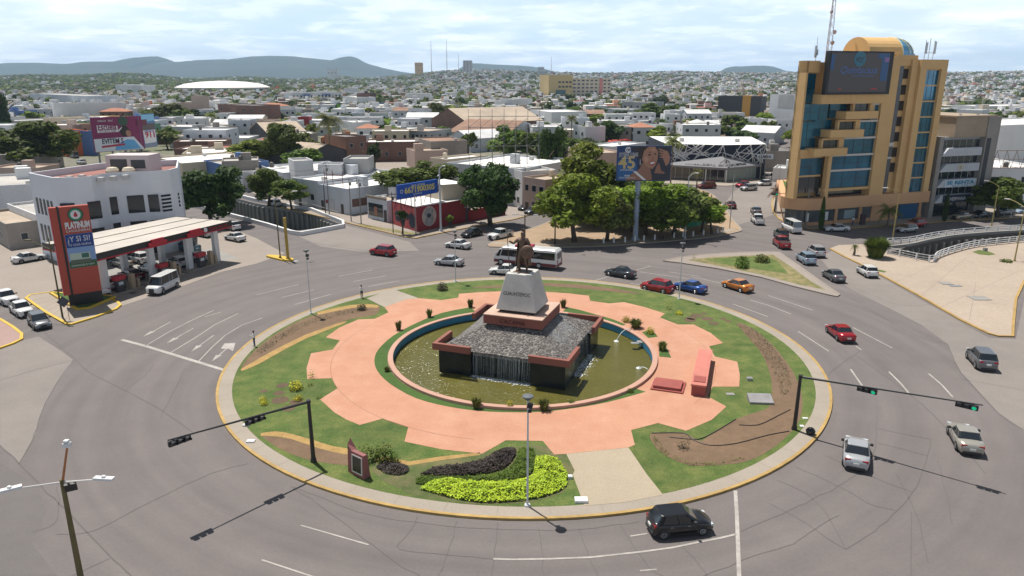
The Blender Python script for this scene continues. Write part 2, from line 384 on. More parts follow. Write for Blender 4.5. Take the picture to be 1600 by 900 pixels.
cr(.05,(1245,730),(1311,760),(1366,790),(1401,798)); cr(.05,(1290,712),(1350,740),(1426,770)); cr(.05,(1371,669),(1420,680),(1454,686)); cr(.05,(1372,692),(1420,705),(1450,712)); cr(.05,(1465,720),(1478,770),(1488,820))
cr(.05,(1424,800),(1424,900)); cr(.06,(1287,592),(1310,572),(1345,548)); cr(.06,(1310,452),(1345,475),(1400,508),(1445,530),(1480,537)); cr(.07,(1480,537),(1490,560),(1502,582),(1560,645),(1600,672))
cr(.05,(1502,592),(1600,610)); cr(.05,(1312,440),(1400,475),(1455,476)); cr(.06,(250,655),(262,630),(290,575)); cr(.05,(460,760),(560,800),(650,816),(760,826),(900,828),(1000,815)); 
cr(.25,(200+1240-255,353),(1230,352),(1205,357)); cr(.12,(440,372),(560,390),(700,402),(760,404)); cr(.08,(1336,555),(1400,600),(1460,650),(1540,740)); cr(.06,(1400,740),(1430,800),(1450,880))
struct('asphalt_joints', ck, crackm)
mk = MB()
def ln(w_, *p): mk.strip(px(*p), w_, .020)
ln(.42,(190,531),(228,541),(290,560),(352,579))
ln(.13,(227,541),(260,521),(297,502),(334,485)); ln(.13,(267,551),(305,528),(335,508),(372,490)); ln(.13,(311,564),(332,542),(352,524),(378,508),(410,497))
for t0, h0 in (((267,503),(224,526)),((302,513),(260,537)),((334,524),(299,549.5)),((362,538),(331,565))):
 a = G(*t0); b = G(*h0); d = Vector((b[0]-a[0], b[1]-a[1], 0)); L = d.length; d /= L; n = Vector((-d.y, d.x, 0)); A = Vector((*a, .02))
 q = A+d*(L-1.7); mk.add([A-n*.07, q-n*.07, q+n*.07, A+n*.07], [(0,1,2,3)]); mk.add([q-n*.32, Vector((*b, .02)), q+n*.32], [(0,1,2)])
a = px((345,545),(351,537),(368,536),(364,549),(357,545)); mk.sheet(a, .024)
for q in (((529,432),(582,422)),((552,440),(604,431)),((575,448),(624,439)),((401,461),(467,444.5)),((440,465),(490,453)),((461,476),(517,460)),((925,440),(951,432)),((994,422),(1017,416)),((1045,425),(1095,432)),((1000,425),(1075,436)),((1080,432),(1132,444)),((1018,448),(985,443)),
          ((1145,475),(1200,495)),((1172,469),(1200,477)),((1200,462),(1270,485)),((1200,477),(1236,491)),((1247,518),(1295,549)),((1333,512),(1394,544)),((1337,541),(1346,547)),
          ((470,821),(576,851.5)),((409,875),(500,905)),((985,838),(1011,834)),((1000,892),(1026,890)),((320,760-265),(345,488))): ln(.14 if q[0][1] < 600 else .11, *q)
ln(.16,(1329,577),(1343,597),(1355,614)); ln(.16,(1389,581),(1408,600),(1422,617)); ln(.16,(1451,584),(1472,602),(1489,621))
ln(.15,(771,873.5),(800,874.5),(860,873.5),(924,871),(1002,862.5),(1050,856),(1089,848),(1125,841),(1150,835))
ln(.24,(1149,767),(1151,800),(1153,850),(1155,905))
ln(.3,(925,376),(1000,370)); 
struct('road_markings', mk, linem)
def block(name, pix, m, kerb=None, z=.13, kw=.28):
 P_ = px(*pix) if pix and max(abs(c) for p in pix for c in p) > 420 or True and isinstance(pix, list) else pix
 b = MB(); b.prism(P_, .0, z, 0); o = struct(name, b, m)
 if kerb: 
  k = MB(); k.strip(P_+[P_[0]], kw, .0, 0, z1=z+.02); struct('kerb', k, kerb)
 return P_
def line_kerb(pix, m, w_=.28, z1=.16):
 k = MB(); k.strip(px(*pix), w_, 0, 0, z1=z1); struct('kerb', k, m)
def blockW(name, P_, m, z=.13):
 b = MB(); b.prism(P_, 0, z, 0); struct(name, b, m)
park = smoothline([(762,384),(790,369),(830,358),(862,345),(876,332),(885,315),(900,300),(930,290),(1000,287),(1060,291),(1105,300),(1128,320),(1145,345),(1157,358),(1152,363),(1110,371),(1060,376),(1000,381),(945,385),(870,387),(800,387),(765,386)], 3)
b = MB(); b.prism(px(*park), 0, .13, 0); struct('park_ground', b, dirt)
k = MB(); k.strip(px(*park), .3, 0, 0, z1=.15); struct('kerb', k, concrete)
k = MB(); k.strip(px((770,381),(870,383),(945,381),(1000,377),(1060,372),(1110,367),(1148,359)), 1.4, .136); struct('pavement', k, concrete)
blockW('pavement', px((437,324),(510,341),(537,347.5),(585,359),(635,371),(650,373),(662,370),(738,355),(800,344),(838,334),(858,318),(868,300),(880,285),(890,262),(700,240),(420,240),(340,262),(345,285),(390,300)), concrete_w)
line_kerb([(437,324),(510,341),(537,347.5),(585,359),(635,371),(650,373),(662,370),(738,355),(800,344),(838,334),(858,318)], kerby)
blockW('pavement', px((1225,285),(1212,300),(1206,318),(1208,332),(1218,343),(1237,352),(1262,358),(1300,359),(1400,352),(1500,345),(1600,340),(1900,318),(1900,270),(1300,262)), concrete)
line_kerb([(1225,285),(1212,300),(1206,318),(1208,332),(1218,343),(1237,352),(1262,358),(1300,359),(1400,352),(1500,345),(1600,340),(1900,318)], kerby, .3)
blockW('pavement', px((1000,283),(1050,288),(1135,291),(1190,287),(1230,277),(1240,268),(1230,240),(1000,238),(905,262),(900,275)), concrete)
area('verge_grass', px((560,354),(600,361),(640,368),(660,367),(600,357),(562,350)), .137, grass2)
plaza = [(1297,389),(1320,402),(1350,416),(1400,443),(1442,466),(1500,500),(1545,522),(1560,526),(1582,526.5),(1583,505),(1587,468),(1600,440),(1640,410),(1800,400),(1800,366),(1700,371.5),(1600,377.5),(1540,383.5),(1512,387.5),(1480,396.5),(1462,403.5),(1451,409.5),(1386,397),(1388,391),(1385,383),(1340,383),(1310,384)]
blockW('plaza_paving', px(*plaza), mat('plaza_concrete', (.37, .30, .235), .9, var=.13, sc=.25, bump=.06, fine=.07))
line_kerb([(1297,389),(1320,402),(1350,416),(1400,443),(1442,466),(1500,500),(1545,522),(1560,526),(1582,526.5),(1583,505),(1587,468),(1600,440),(1640,412)], kerby, .3)
pj = MB()
for a, c in (((1330,400),(1480,412)),((1440,462),(1510,402)),((1515,500),(1525,440)),((1400,440),(1470,410)),((1583,480),(1520,465)),((1470,480),(1600,420))): pj.strip(px(a, c, z=.13), .05, .136)
struct('paving_joints', pj, mat('joint_dark', (.24,.20,.17), .9))
area('verge_grass', px((1519,393.5),(1530,390.5),(1548,394),(1556,397.5),(1545,399),(1530,397.5), z=.13), .138, grass)
area('verge_grass', px((1373,421),(1385,424),(1382,426),(1372,424), z=.13), .138, grass)
isl = [(1037,408.5),(1062,403),(1100,398.5),(1150,395.5),(1205,394),(1216,394.5),(1250,418),(1290,447),(1311,461),(1307,464),(1297,462),(1240,448),(1190,434),(1120,420),(1060,411)]
blockW('island_paving', px(*isl), concrete_w); line_kerb(isl+[isl[0]], concrete_w, .3)
area('island_lawn', px((1074,406),(1110,402),(1160,399.5),(1208,398),(1235,416),(1265,438),(1290,453),(1250,445),(1190,429),(1120,415), z=.13), .139, grass2)
area('island_lawn', px((1100,405),(1150,401.5),(1195,400.5),(1215,408),(1232,428),(1190,422),(1120,411), z=.13), .144, grass)
isA = [(41,467),(48,462),(78,458),(120,464),(165,466),(184,473),(188,478),(181,484),(150,496),(111,508),(104,507),(70,488)]
blockW('island_paving', px(*isA), concrete); line_kerb(isA+[isA[0]], kerbs, .32, .18)
isB = [(79,460),(121,486),(140,484),(180,467),(160,464),(112,462)]
b = MB(); b.prism(px(*isB), .13, .3, 0); struct('island_lawn', b, grassd)
k = MB(); k.strip(px(*(isB+[isB[0]])), .3, .13, 0, z1=.36); struct('kerb', k, kerbs)
pj = MB()
for i in range(7):
 t = i/7; pj.strip(px((50+t*58, 470+t*36), (84+t*38, 462+t*25), z=.13), .07, .137)
struct('paving_joints', pj, MATS['joint_dark'])
isC = [(-60,480),(0,500),(20,512),(34,523),(34,531),(20,538),(0,545),(-60,556)]
blockW('island_paving', px(*isC), mat('reddish_paving', (.33,.22,.19), .9, var=.12, sc=.8)); line_kerb(isC, kerbs, .32, .18)
isD = [(416,402),(420,400),(436,401),(459,406),(458,409),(440,408)]
blockW('island_paving', px(*isD), kerbs, z=.25)
# ================================================================ canals
def canal(poly, z0, wallm, floorm):
 b = MB(); n = len(poly)
 for i in range(n):
  a, c = poly[i], poly[(i+1) % n]; b.add([(*a, .0), (*c, .0), (*c, z0), (*a, z0)], [(0,1,2,3)], 0)
 b.sheet(poly, z0+.3, 1)
 for i in range(n):
  a, c = poly[i], poly[(i+1) % n]; L = hypot(c[0]-a[0], c[1]-a[1]); k = int(L/1.6)
  cx_ = sum(p[0] for p in poly)/n; cy_ = sum(p[1] for p in poly)/n
  for j in range(k):
   t = (j+.5)/k; x, y = a[0]+(c[0]-a[0])*t, a[1]+(c[1]-a[1])*t
   nx, ny = -(c[1]-a[1])/L, (c[0]-a[0])/L
   if (cx_-x)*nx+(cy_-y)*ny < 0: nx, ny = -nx, -ny
   b.cbox((x+nx*.2, y+ny*.2, z0/2-.3), (.5, .5, -z0-.5), 2, rz=atan2(c[1]-a[1], c[0]-a[0]))
 return struct('canal', b, [wallm, floorm, concrete_g])
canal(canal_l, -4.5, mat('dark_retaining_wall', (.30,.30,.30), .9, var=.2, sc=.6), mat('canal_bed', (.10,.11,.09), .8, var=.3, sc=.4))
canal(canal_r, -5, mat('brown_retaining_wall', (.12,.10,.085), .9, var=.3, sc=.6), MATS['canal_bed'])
par = thing('canal_parapet', 'low white painted parapet wall with rails around the open canal left of the mural house', 'parapet', (*G(536,356),0))
pl = [(x, y) for x, y in px((300,289),(353,303),(400,315),(440,322),(487,330),(536,350),(537,356),(470,368.5),(455,366),(420,355),(380,344),(300,323))]
o = par.location
b = MB(); b.strip([(x-o.x, y-o.y) for x, y in pl], .5, 0, 0, z1=.75); b.build('wall', whitep, par)
b = MB(); b.strip([(x-o.x, y-o.y) for x, y in px((300,283),(353,300),(400,311.5),(440,318.5),(490,327),(530,340))], .12, .95, 0, z1=1.06); b.build('rail', steel, par)
# ================================================================ roundabout
b = MB(); n = 120
b.strip(circ(*RC, R_KERB-.12, n=n), .24, 0, 0, closed=True, z1=.16); struct('kerb', b, kerby)
b = MB(); b.strip(circ(*RC, (R_KERB-.24+R_LAWN)/2, n=n), R_KERB-.24-R_LAWN, 0, 0, closed=True, z1=.145); struct('roundabout_pavement', b, concrete)
b = MB()
for i in range(52):
 t = 2*pi*i/52+.05; b.strip([(RC[0]+r*cos(t), RC[1]+r*sin(t)) for r in (R_LAWN, R_KERB-.34)], .035, .149)
struct('paving_joints', b, MATS['joint_dark'])
b = MB(); b.sheet(circ(*RC, R_LAWN, n=n), .15, 0, holes=[circ(*RC, R_RIM-.05, n=72)]); struct('lawn', b, grass)
pk = [(885,709),(866,710),(848,689),(790,688),(773,698),(753,709),(690,702),(632,690),(638,667),(598,654),(562,664),(540,655),(522,644),(500,624),(527,607),(519,591),(480,592),(479,575),(486,552),(520,546),(531,532),(509,527),(530,512),(560,499),(586,498),(607,488),(601,480),(634,468),(655,466),(690,469),(716,465),(717,459),(750,456.5),(785,455),(855,456),(890,458.5),(920,462),(922,470),(952,474),(975,472),(1008,480),(1039,490),(1031,496),(1059,507),(1084,507),(1110,520),(1130,536),(1108,541),(1117,557),(1152,565),(1156,585),(1155,604),(1114,604),(1105,619),(1135,635),(1112,656),(1072,673),(1028,661),(986,672),(992,695),(982,699)]
area('plaza_paving', px(*pk, z=.16), .163, pink, holes=[circ(*RC, R_RIM-.05, n=72)])
area('path', px((885,709),(982,699),(1010,740),(1036,773),(975,785),(913,790),(898,750), z=.16), .157, mat('beige_path_concrete', (.36, .30, .215), .9, var=.12, sc=.4, fine=.06))
area('path', px((617,452.5),(655,466),(634,468),(601,480),(573,466),(592,459), z=.16), .157, concrete)
ar = MB(); ar.strip([(RC[0]+18.9*cos(radians(a)), RC[1]+18.9*sin(radians(a))) for a in range(150, 262, 4)], .05, .168); ar.strip([(RC[0]+18.9*cos(radians(a)), RC[1]+18.9*sin(radians(a))) for a in range(-40, 60, 4)], .04, .168); struct('paving_joints', ar, mat('joint_brown', (.28,.14,.09), .9))
def ring_grass(pix):
 P_ = px(*pix, z=.17); a0 = atan2(P_[0][1]-RC[1], P_[0][0]-RC[0]); a1 = atan2(P_[-1][1]-RC[1], P_[-1][0]-RC[0])
 return P_, a0, a1
o1, a0, a1 = ring_grass(smoothline([(735,480),(690,489),(650,505),(615,524),(592,545),(585,562),(590,580),(610,600),(650,622),(700,635),(750,642),(800,644),(850,643),(900,637),(950,628),(1009,612)], 3))
a1 += 2*pi if a1 < a0 else 0
inner = [(RC[0]+(R_RIM+.02)*cos(a1+(a0-a1)*i/40), RC[1]+(R_RIM+.02)*sin(a1+(a0-a1)*i/40)) for i in range(41)]
area('ring_lawn', o1+inner, .172, grassd)
o1, a0, a1 = ring_grass(smoothline([(886,480),(905,484),(930,491),(955,498),(978,507)], 3))
inner = [(RC[0]+(R_RIM+.02)*cos(a1+(a0-a1)*i/12), RC[1]+(R_RIM+.02)*sin(a1+(a0-a1)*i/12)) for i in range(13)]
area('ring_lawn', o1+inner, .172, grassd)
area('ring_lawn', px((1003,519),(1018,514),(1028,526),(1013,528), z=.17), .172, grassd)
area('ring_lawn', px((1030,540),(1041,542),(1049,559),(1030,557), z=.17), .172, grassd)
area('planting_bed', px(*smoothline([(1015,683),(1018,677),(1032,676),(1068,677),(1082,683),(1096,690-1),(1112,677),(1150,655),(1185,643),(1203,634),(1206,600),(1200,575),(1185,545),(1150,505),(1175,513),(1205,537),(1230,567),(1246,595),(1254,625),(1250,655),(1235,676),(1212,697),(1180,716),(1150,724),(1110,727),(1077,727),(1046,715),(1025,700),(1015,683)],2), z=.155), .159, soil)
area('planting_bed', px(*smoothline([(594,482),(590,477),(565,476.5),(530,482),(495,491),(450,510),(400,545),(376,578),(400,566),(425,552),(475,527),(510,512),(550,498),(585,492),(594,482)],3), z=.155), .159, soil)
area('wood_chip_strip', px(*smoothline([(376,577),(400,563),(425,549),(475,524),(535,503),(536,506),(476,530),(427,556),(402,570),(378,580)],2), z=.155), .163, chips)
area('wood_chip_strip', px(*smoothline([(495,488),(530,480),(565,475),(590,477),(588,481),(562,480),(530,485),(497,492)],2), z=.155), .163, chips)
area('planting_bed', px(*smoothline([(407,680),(420,682),(455,685),(497,695),(552,706),(552,724),(540,727),(500,722),(465,713),(430,697),(407,680)],2), z=.155), .159, soil)
area('wood_chip_strip', px(*smoothline([(407,677),(430,674),(455,678),(490,688),(520,697),(552,703),(552,711),(520,706),(490,698),(455,686),(430,682),(407,681)],2), z=.155), .163, chips)
area('planting_bed', px((585,720),(640,722),(700,718),(760,706),(830,695),(880,700),(898,735),(880,770),(830,786),(740,788),(650,776),(600,752),(580,735), z=.155), .158, mat('rough_lawn', (.075,.11,.025), .95, var=.35, sc=.9, bump=.5, col2=(.13,.115,.05), fine=.3))
area('wood_chip_strip', px((585,722),(600,716),(640,724),(690,716),(750,710),(750,714),(690,722),(640,730)), .163, chips)
area('planting_bed', px(*smoothline([(735,449.5),(760,447),(790,446),(790,448.5),(760,450),(735,449.5)],2), z=.155), .159, soil)
area('planting_bed', px(*smoothline([(850,442),(900,444),(945,449),(990,456),(1000,459),(960,456),(900,450),(850,446.5),(850,442)],2), z=.155), .159, soil)
for i, (x, y, r) in enumerate([(441,602,.55),(436,614,.5),(438,625,.75),(463,628,.6),(450,638,.6),(412,611,.35),(1080,497,.6),(1088,493,.7),(1078,500,.7),(1105,498,.7),(1115,505,.6),(1100,490,.4),(1138,502,.4),(1130,498,.4)]):
 c = G(x, y, .16); area('soil_patch', circ(*c, r, n=10), .16, mat('dark_soil', (.115,.075,.045), .97, var=.3, sc=3, bump=.6))
for i, ps in enumerate([[(1018,677),(1068,677),(1082,687),(1110,696),(1150,693),(1200,680),(1233,674)],[(1155,664),(1185,664),(1215,650),(1235,640)],[(1046,683),(1075,686),(1100,684),(1150,655)]]):
 pts = [(*q, .19) for q in px(*smoothline(ps, 3), z=.17)]; c = pts[0]; bb = MB(); bb.tube([(p[0]-c[0], p[1]-c[1], 0) for p in pts], .035, 5)
 tag(bb.build('garden_hose', blackm, loc=c), ['black irrigation hose snaking along the lower edge of the bare bed at the right','short black hose loop lying high on the bare bed near the mast','black hose running along the upper rim of the bare bed'][i], 'hose')
def mountain(name, prof, D, dz, m):
 P_ = []; F = []; n = len(prof); rows = 7
 for k in range(rows):
  t = k/(rows-1)
  for (x, y) in prof:
   top = (119.5-y)/FOC*(D/1.0)*1.02+CH; az = (x-800)/FOC/cos(PIT)*1.0
   dd = D-(1-t)*dz + 60*noise.noise(Vector((x/22, k, 3)))
   zz = -20+(top+20)*sin(t*pi/2)*(1+.10*noise.noise(Vector((x/18, k*1.3, D)))*(1-t))
   P_.append((az*D*(1-.0*t), dd, zz))
 for (x, y) in prof: P_.append(((x-800)/FOC/cos(PIT)*D, D+dz, -20))
 for k in range(rows):
  for i in range(n-1): F.append((k*n+i, k*n+i+1, (k+1)*n+i+1, (k+1)*n+i))
 b = MB(); b.add(P_, F); return struct(name, b, m, smooth=True)
mtm = mat('forested_mountain', (.024, .042, .032), .95, var=.35, sc=.006, fine=.2)
def dense(p, s=6): 
 q = smoothline(p, 5); return [(x, y+.7*noise.noise(Vector((x/9, 0, 1)))) for x, y in q]
mountain('mountains', dense([(-120,118),(-40,112),(0,112),(12,107),(62,107.5),(72,108),(90,101),(130,101),(180,102.5),(205,99),(260,98.5),(275,93),(295,92),(308,96),(315,100),(345,98),(385,95.5),(400,96.5),(430,92),(460,91),(490,92),(530,96),(545,97),(562,93),(572,92),(585,98),(600,104),(640,113),(690,119),(720,121)]), 8600, 1500, mtm)
mountain('mountains', dense([(-100,120),(0,118),(60,119),(120,111),(200,110),(300,108),(400,106),(470,103),(520,107),(560,112),(600,117),(640,121)]), 7600, 1000, mtm)
mountain('mountains', dense([(715,116),(735,103),(752,101.5),(775,103),(800,104),(830,106),(850,110),(880,118)]), 8600, 900, mtm)
mountain('mountains', dense([(1075,120),(1098,113),(1110,107),(1130,105.5),(1160,104.5),(1172,106),(1186,111),(1200,114),(1215,120)]), 8200, 700, mtm)
# ================================================================ fountain and monument
FZ = radians(-20)
CXY = (1.05, 69.3)
pool = thing('fountain_pool', 'round pink rimmed pool with blue inner wall around the pyramid fountain', 'pool', (*RC, 0))
b = MB()
n = 96
for r0, r1, z0, z1, m_ in ((R_RIM, R_RIM, 0, .42, 0), (R_RIM, R_POOL, .42, .42, 0), (R_POOL, R_POOL, .42, .30, 0)):
 for i in range(n):
  a = 2*pi*i/n; c_ = 2*pi*(i+1)/n
  b.add([(r0*cos(a), r0*sin(a), z0), (r0*cos(c_), r0*sin(c_), z0), (r1*cos(c_), r1*sin(c_), z1), (r1*cos(a), r1*sin(a), z1)], [(0,1,2,3)], m_)
b.build('rim', pinkl, pool)
b = MB()
for i in range(n):
 a = 2*pi*i/n; c_ = 2*pi*(i+1)/n; r = R_POOL+.02
 b.add([(r*cos(a), r*sin(a), .31), (r*cos(a), r*sin(a), -.36), (r*cos(c_), r*sin(c_), -.36), (r*cos(c_), r*sin(c_), .31)], [(0,1,2,3)], 0)
 b.add([(r*cos(a), r*sin(a), -.36), (r*cos(a), r*sin(a), -1.2), (r*cos(c_), r*sin(c_), -1.2), (r*cos(c_), r*sin(c_), -.36)], [(0,1,2,3)], 1)
b.build('inner_wall', [mat('blue_pool_paint', (.03, .23, .42), .5, var=.25, sc=1.0), mat('algae_stain', (.05,.06,.05), .7)], pool)
b = MB(); b.sheet(circ(0, 0, R_POOL+.05, n=n), -1.2); b.build('pool_floor', mat('pool_floor', (.06, .05, .012), .9), pool)
wm = mat('pool_water', (.115, .104, .022), .12, var=.25, sc=.3, spec=.35)
t = wm.node_tree; tcn = t.nodes.new('ShaderNodeTexCoord'); n1 = t.nodes.new('ShaderNodeTexNoise'); n1.inputs['Scale'].default_value = 3.2; n1.inputs['Detail'].default_value = 4
mp = t.nodes.new('ShaderNodeMapping'); mp.inputs['Scale'].default_value = (1.0, 2.4, 1); mp.inputs['Rotation'].default_value = (0,0,.4); t.links.new(tcn.outputs['Object'], mp.inputs[0]); t.links.new(mp.outputs[0], n1.inputs['Vector'])
bp = t.nodes.new('ShaderNodeBump'); bp.inputs['Strength'].default_value = .6; bp.inputs['Distance'].default_value = .16
t.links.new(n1.outputs[0], bp.inputs['Height']); t.links.new(bp.outputs[0], t.nodes['Principled BSDF'].inputs['Normal'])
b = MB(); b.sheet(circ(*RC, R_POOL+.01, n=n), -.45); struct('water', b, wm)
mon = thing('monument_fountain', 'cobbled pyramid fountain with red corner basins and a pale stone pedestal carved CUAUHTEMOC', 'fountain', (*CXY, -.45), FZ)
ZO = .45
A_ = 6.75; HT = 2.6
blackst = mat('wet_black_stone', (.018, .02, .024), .25, var=.5, sc=2, bump=.4)
cob = mat('river_cobbles', (.15, .13, .115), .8, var=.35, sc=4)
t = cob.node_tree; bs = t.nodes['Principled BSDF']; tcn = t.nodes.new('ShaderNodeTexCoord'); vo = t.nodes.new('ShaderNodeTexVoronoi'); vo.inputs['Scale'].default_value = 6.5
t.links.new(tcn.outputs['Object'], vo.inputs['Vector']); cr_ = t.nodes.new('ShaderNodeValToRGB')
cr_.color_ramp.elements[0].color = (.06,.056,.052,1); cr_.color_ramp.elements[1].color = (.27,.25,.225,1); cr_.color_ramp.elements.new(.5).color = (.12,.105,.095,1)
sx = t.nodes.new('ShaderNodeSeparateColor'); t.links.new(vo.outputs['Color'], sx.inputs[0]); t.links.new(sx.outputs[0], cr_.inputs[0]); t.links.new(cr_.outputs[0], bs.inputs['Base Color'])
bp = t.nodes.new('ShaderNodeBump'); bp.inputs['Strength'].default_value = 1; bp.inputs['Distance'].default_value = .12; bp.invert = True; t.links.new(vo.outputs['Distance'], bp.inputs['Height']); t.links.new(bp.outputs[0], bs.inputs['Normal'])
b = MB(); W4 = 3.85
b.box(-A_+1.15, A_-1.15, -A_+1.15, A_-1.15, 0, ZO+1.7)
for sx_ in (-1, 1):
 for sy_ in (-1, 1):
  x0, x1 = sorted((sx_*(A_-.45), sx_*(A_-W4+.1))); y0, y1 = sorted((sy_*(A_-.45), sy_*(A_-W4+.1)))
  b.box(x0, x1, y0, y1, 0, ZO+1.95)
b.build('stone_base', blackst, mon)
b = MB(); t0 = 2.55; zt = ZO+3.75; zl = ZO+1.95; zw = ZO+2.15; e = A_-.75
for k in range(4):
 b.T = Matrix.Rotation(k*pi/2, 4, 'Z'); h_ = A_-W4
 N = 10
 def sl(u, v):
  xt = (u*2-1)*t0; xb = (u*2-1)*h_; x = xt+(xb-xt)*v; y = -(t0+(e-t0)*v); z = zt+(zl-zt)*v
  return (x, y, z+.05*noise.noise(Vector((x*1.3, y*1.3, k))))
 P_ = [sl(i/N, j/N) for j in range(N+1) for i in range(N+1)]
 b.add(P_, [(j*(N+1)+i, j*(N+1)+N-N+i+N+1, (j+1)*(N+1)+i+1, j*(N+1)+i+1) for j in range(N) for i in range(N)], 0)
 b.add([(-h_, -e, zl), (h_, -e, zl), (h_, -e, zl-.35), (-h_, -e, zl-.35)], [(0,3,2,1)], 0)
 c0 = (t0, -t0, zt); c1 = (h_, -e, zl); c2 = (e, -h_, zl); c3 = (A_-.3, -(A_-.3), zl-.05)
 b.add([c0, c1, c3, c2], [(0,1,2),(0,2,3)], 0)
 b.add([(h_, -e, zl), (A_-.3, -e, zl-.05), (A_-.3, -(A_-.3), zl-.05), (h_, -(A_-.3), zl-.05)], [(0,3,2,1)], 0)
b.T = None; b.build('cobble_slopes', cob, mon)
for k in range(4):
 b = MB(); b.T = Matrix.Rotation(k*pi/2, 4, 'Z')
 b.add([(A_-2.4,-A_+.35,zl+.02),(A_-.35,-A_+.35,zl+.02),(A_-.35,-A_+2.2,zl+.02),(A_-1.3,-A_+1.3,zl+.1)], [(0,1,2,3)])
 b.build('basin_moss', mat('basin_moss', (.10,.12,.045), .95, var=.5, sc=2, fine=.4), mon)
for k in range(4):
 b = MB(); b.T = Matrix.Rotation(k*pi/2, 4, 'Z'); z0, z1 = ZO+1.95, ZO+2.6
 b.prism([(A_, -A_), (A_, -A_+W4), (A_-.36, -A_+W4), (A_-.36, -A_+.36), (A_-W4, -A_+.36), (A_-W4, -A_)], z0, z1); b.T = None
 b.build('corner_parapet', redc, mon)
b = MB(); b.box(-3.0, 3.0, -3.0, 3.0, ZO+3.85, ZO+4.72, 0); b.box(-2.7,2.7,-2.7,2.7, ZO+3.4, ZO+3.85, 1); sl_ = b.build('red_slab', [redc, blackst], mon)
b = MB(); b.box(-3.02, 3.02, -3.02, 3.02, ZO+4.72, ZO+4.80, 0); b.build('slab_top', mat('pinkish_stone', (.52,.36,.28), .85, var=.25, sc=1.2), sl_)
b = MB(); text_mb(b, 'CACAMA', .62, XZ(0, -3.03, ZO+4.05), 0, .03, 'CENTER', width=2.6); b.build('lettering', mat('dark_red_letters', (.09,.025,.02), .7), sl_)
b = MB(); b.box(-1.75, 1.75, -1.75, 1.75, ZO+4.8, ZO+5.1); b.build('pedestal_foot', blackst, mon)
st_ = mat('pale_stone', (.54, .53, .50), .8, var=.22, sc=.9, bump=.25, fine=.07)
b = MB(); B_, T_ = 2.07, 1.27; z0, z1 = ZO+5.1, ZO+8.6
b.add([(-B_,-B_,z0),(B_,-B_,z0),(B_,B_,z0),(-B_,B_,z0),(-T_,-T_,z1),(T_,-T_,z1),(T_,T_,z1),(-T_,T_,z1)], [(0,3,2,1),(0,1,5,4),(1,2,6,5),(2,3,7,6),(3,0,4,7),(4,5,6,7)])
pe = b.build('pedestal', st_, mon)
mdb = pe.modifiers.new('b', 'BEVEL'); mdb.width = .05; mdb.segments = 2
b = MB(); sl2 = (B_-T_)/(z1-z0); zz = z0+1.45
T = Matrix.Translation((0, -(B_-sl2*1.45)-.012, zz)) @ Matrix.Rotation(pi/2-math.atan(sl2), 4, 'X')
text_mb(b, 'CUAUHTEMOC', .52, T, 0, .012, 'CENTER', width=2.75); b.build('lettering', mat('carved_letters', (.05,.045,.04), .9), pe)
wat = mat('falling_water', (.55,.60,.64), .25)
bs = wat.node_tree.nodes['Principled BSDF']; bs.inputs['Alpha'].default_value = .33
b = MB()
for k in range(4):
 b.T = Matrix.Rotation(k*pi/2, 4, 'Z')
 for i in range(110):
  x = random.uniform(-2.85, 2.85); w_ = random.choice((.006, .010, .014, .022)); y = -e-.05-random.random()*.12
  z1_ = zl-random.uniform(0, .12); z0_ = random.choice((0, 0, 0, z1_-random.uniform(.4, 1.6)))
  y2 = y-.18
  b.add([(x-w_, y, z1_), (x+w_, y, z1_), (x+w_*.7, y2, z0_), (x-w_*.7, y2, z0_), (x, y-.02, z1_), (x, y2-.02, z0_)], [(0,1,2,3)])
b.T = None; tag(b.build('water_curtain', wat, mon), kind=None)
foam = mat('water_foam', (.62,.66,.68), .6, var=.2, sc=5); 
b = MB()
for k in range(4):
 b.T = Matrix.Rotation(k*pi/2, 4, 'Z')
 for i in range(520):
  x = random.uniform(-3, 3); y = -e-.1-abs(random.gauss(0, .5 if k == 1 else .3)); r = random.uniform(.02, .075)
  b.add([(x+r*cos(a)*1.6, y+r*sin(a)*.8, .012+random.random()*.05) for a in (0, 1.2, 2.5, 3.8, 5)], [(0,1,2,3,4)])
b.T = None; b.build('foam', foam, mon)
for k in (1, 3):
 b = MB(); b.T = Matrix.Rotation(k*pi/2, 4, 'Z')
 for i in range(150):
  u = random.uniform(-1, 1); v0 = random.random()*.5; v1 = min(1, v0+random.uniform(.2, .6)); w_ = random.uniform(.006, .016)
  def q(v, s): xx = u*(t0+(2.9-t0)*v)+s; return (xx, -(t0+(e-t0)*v), zt+(zl-zt)*v+.09)
  b.add([q(v0,-w_), q(v0,w_), q(v1,w_), q(v1,-w_)], [(0,3,2,1)])
 b.T = None; b.build('running_water', wat, mon)
for (p0, p1, hgt, lab) in (((990,519),(963,533),1.6,'thin white water jet arcing from the right rim into the pool'), ((1012,577),(998,575),.3,'small white water spout by the right edge of the pool near the bench')):
 a = Vector((*G(*p0, z=.1), .1)); c = Vector((*G(*p1, z=-.45), -.44)); bb = MB(); pts = []
 for i in range(9):
  t = i/8; pts.append((a.lerp(c, t)-c)+Vector((0,0,hgt*t*(1-t)*2)))
 bb.tube(pts, [.03+.02*i/8 for i in range(9)], 6); bb.lathe([(.28,-.01),(.2,.04),(.06,.12)], n=9)
 tag(bb.build('water_jet', foam, loc=c), lab, 'water jet')
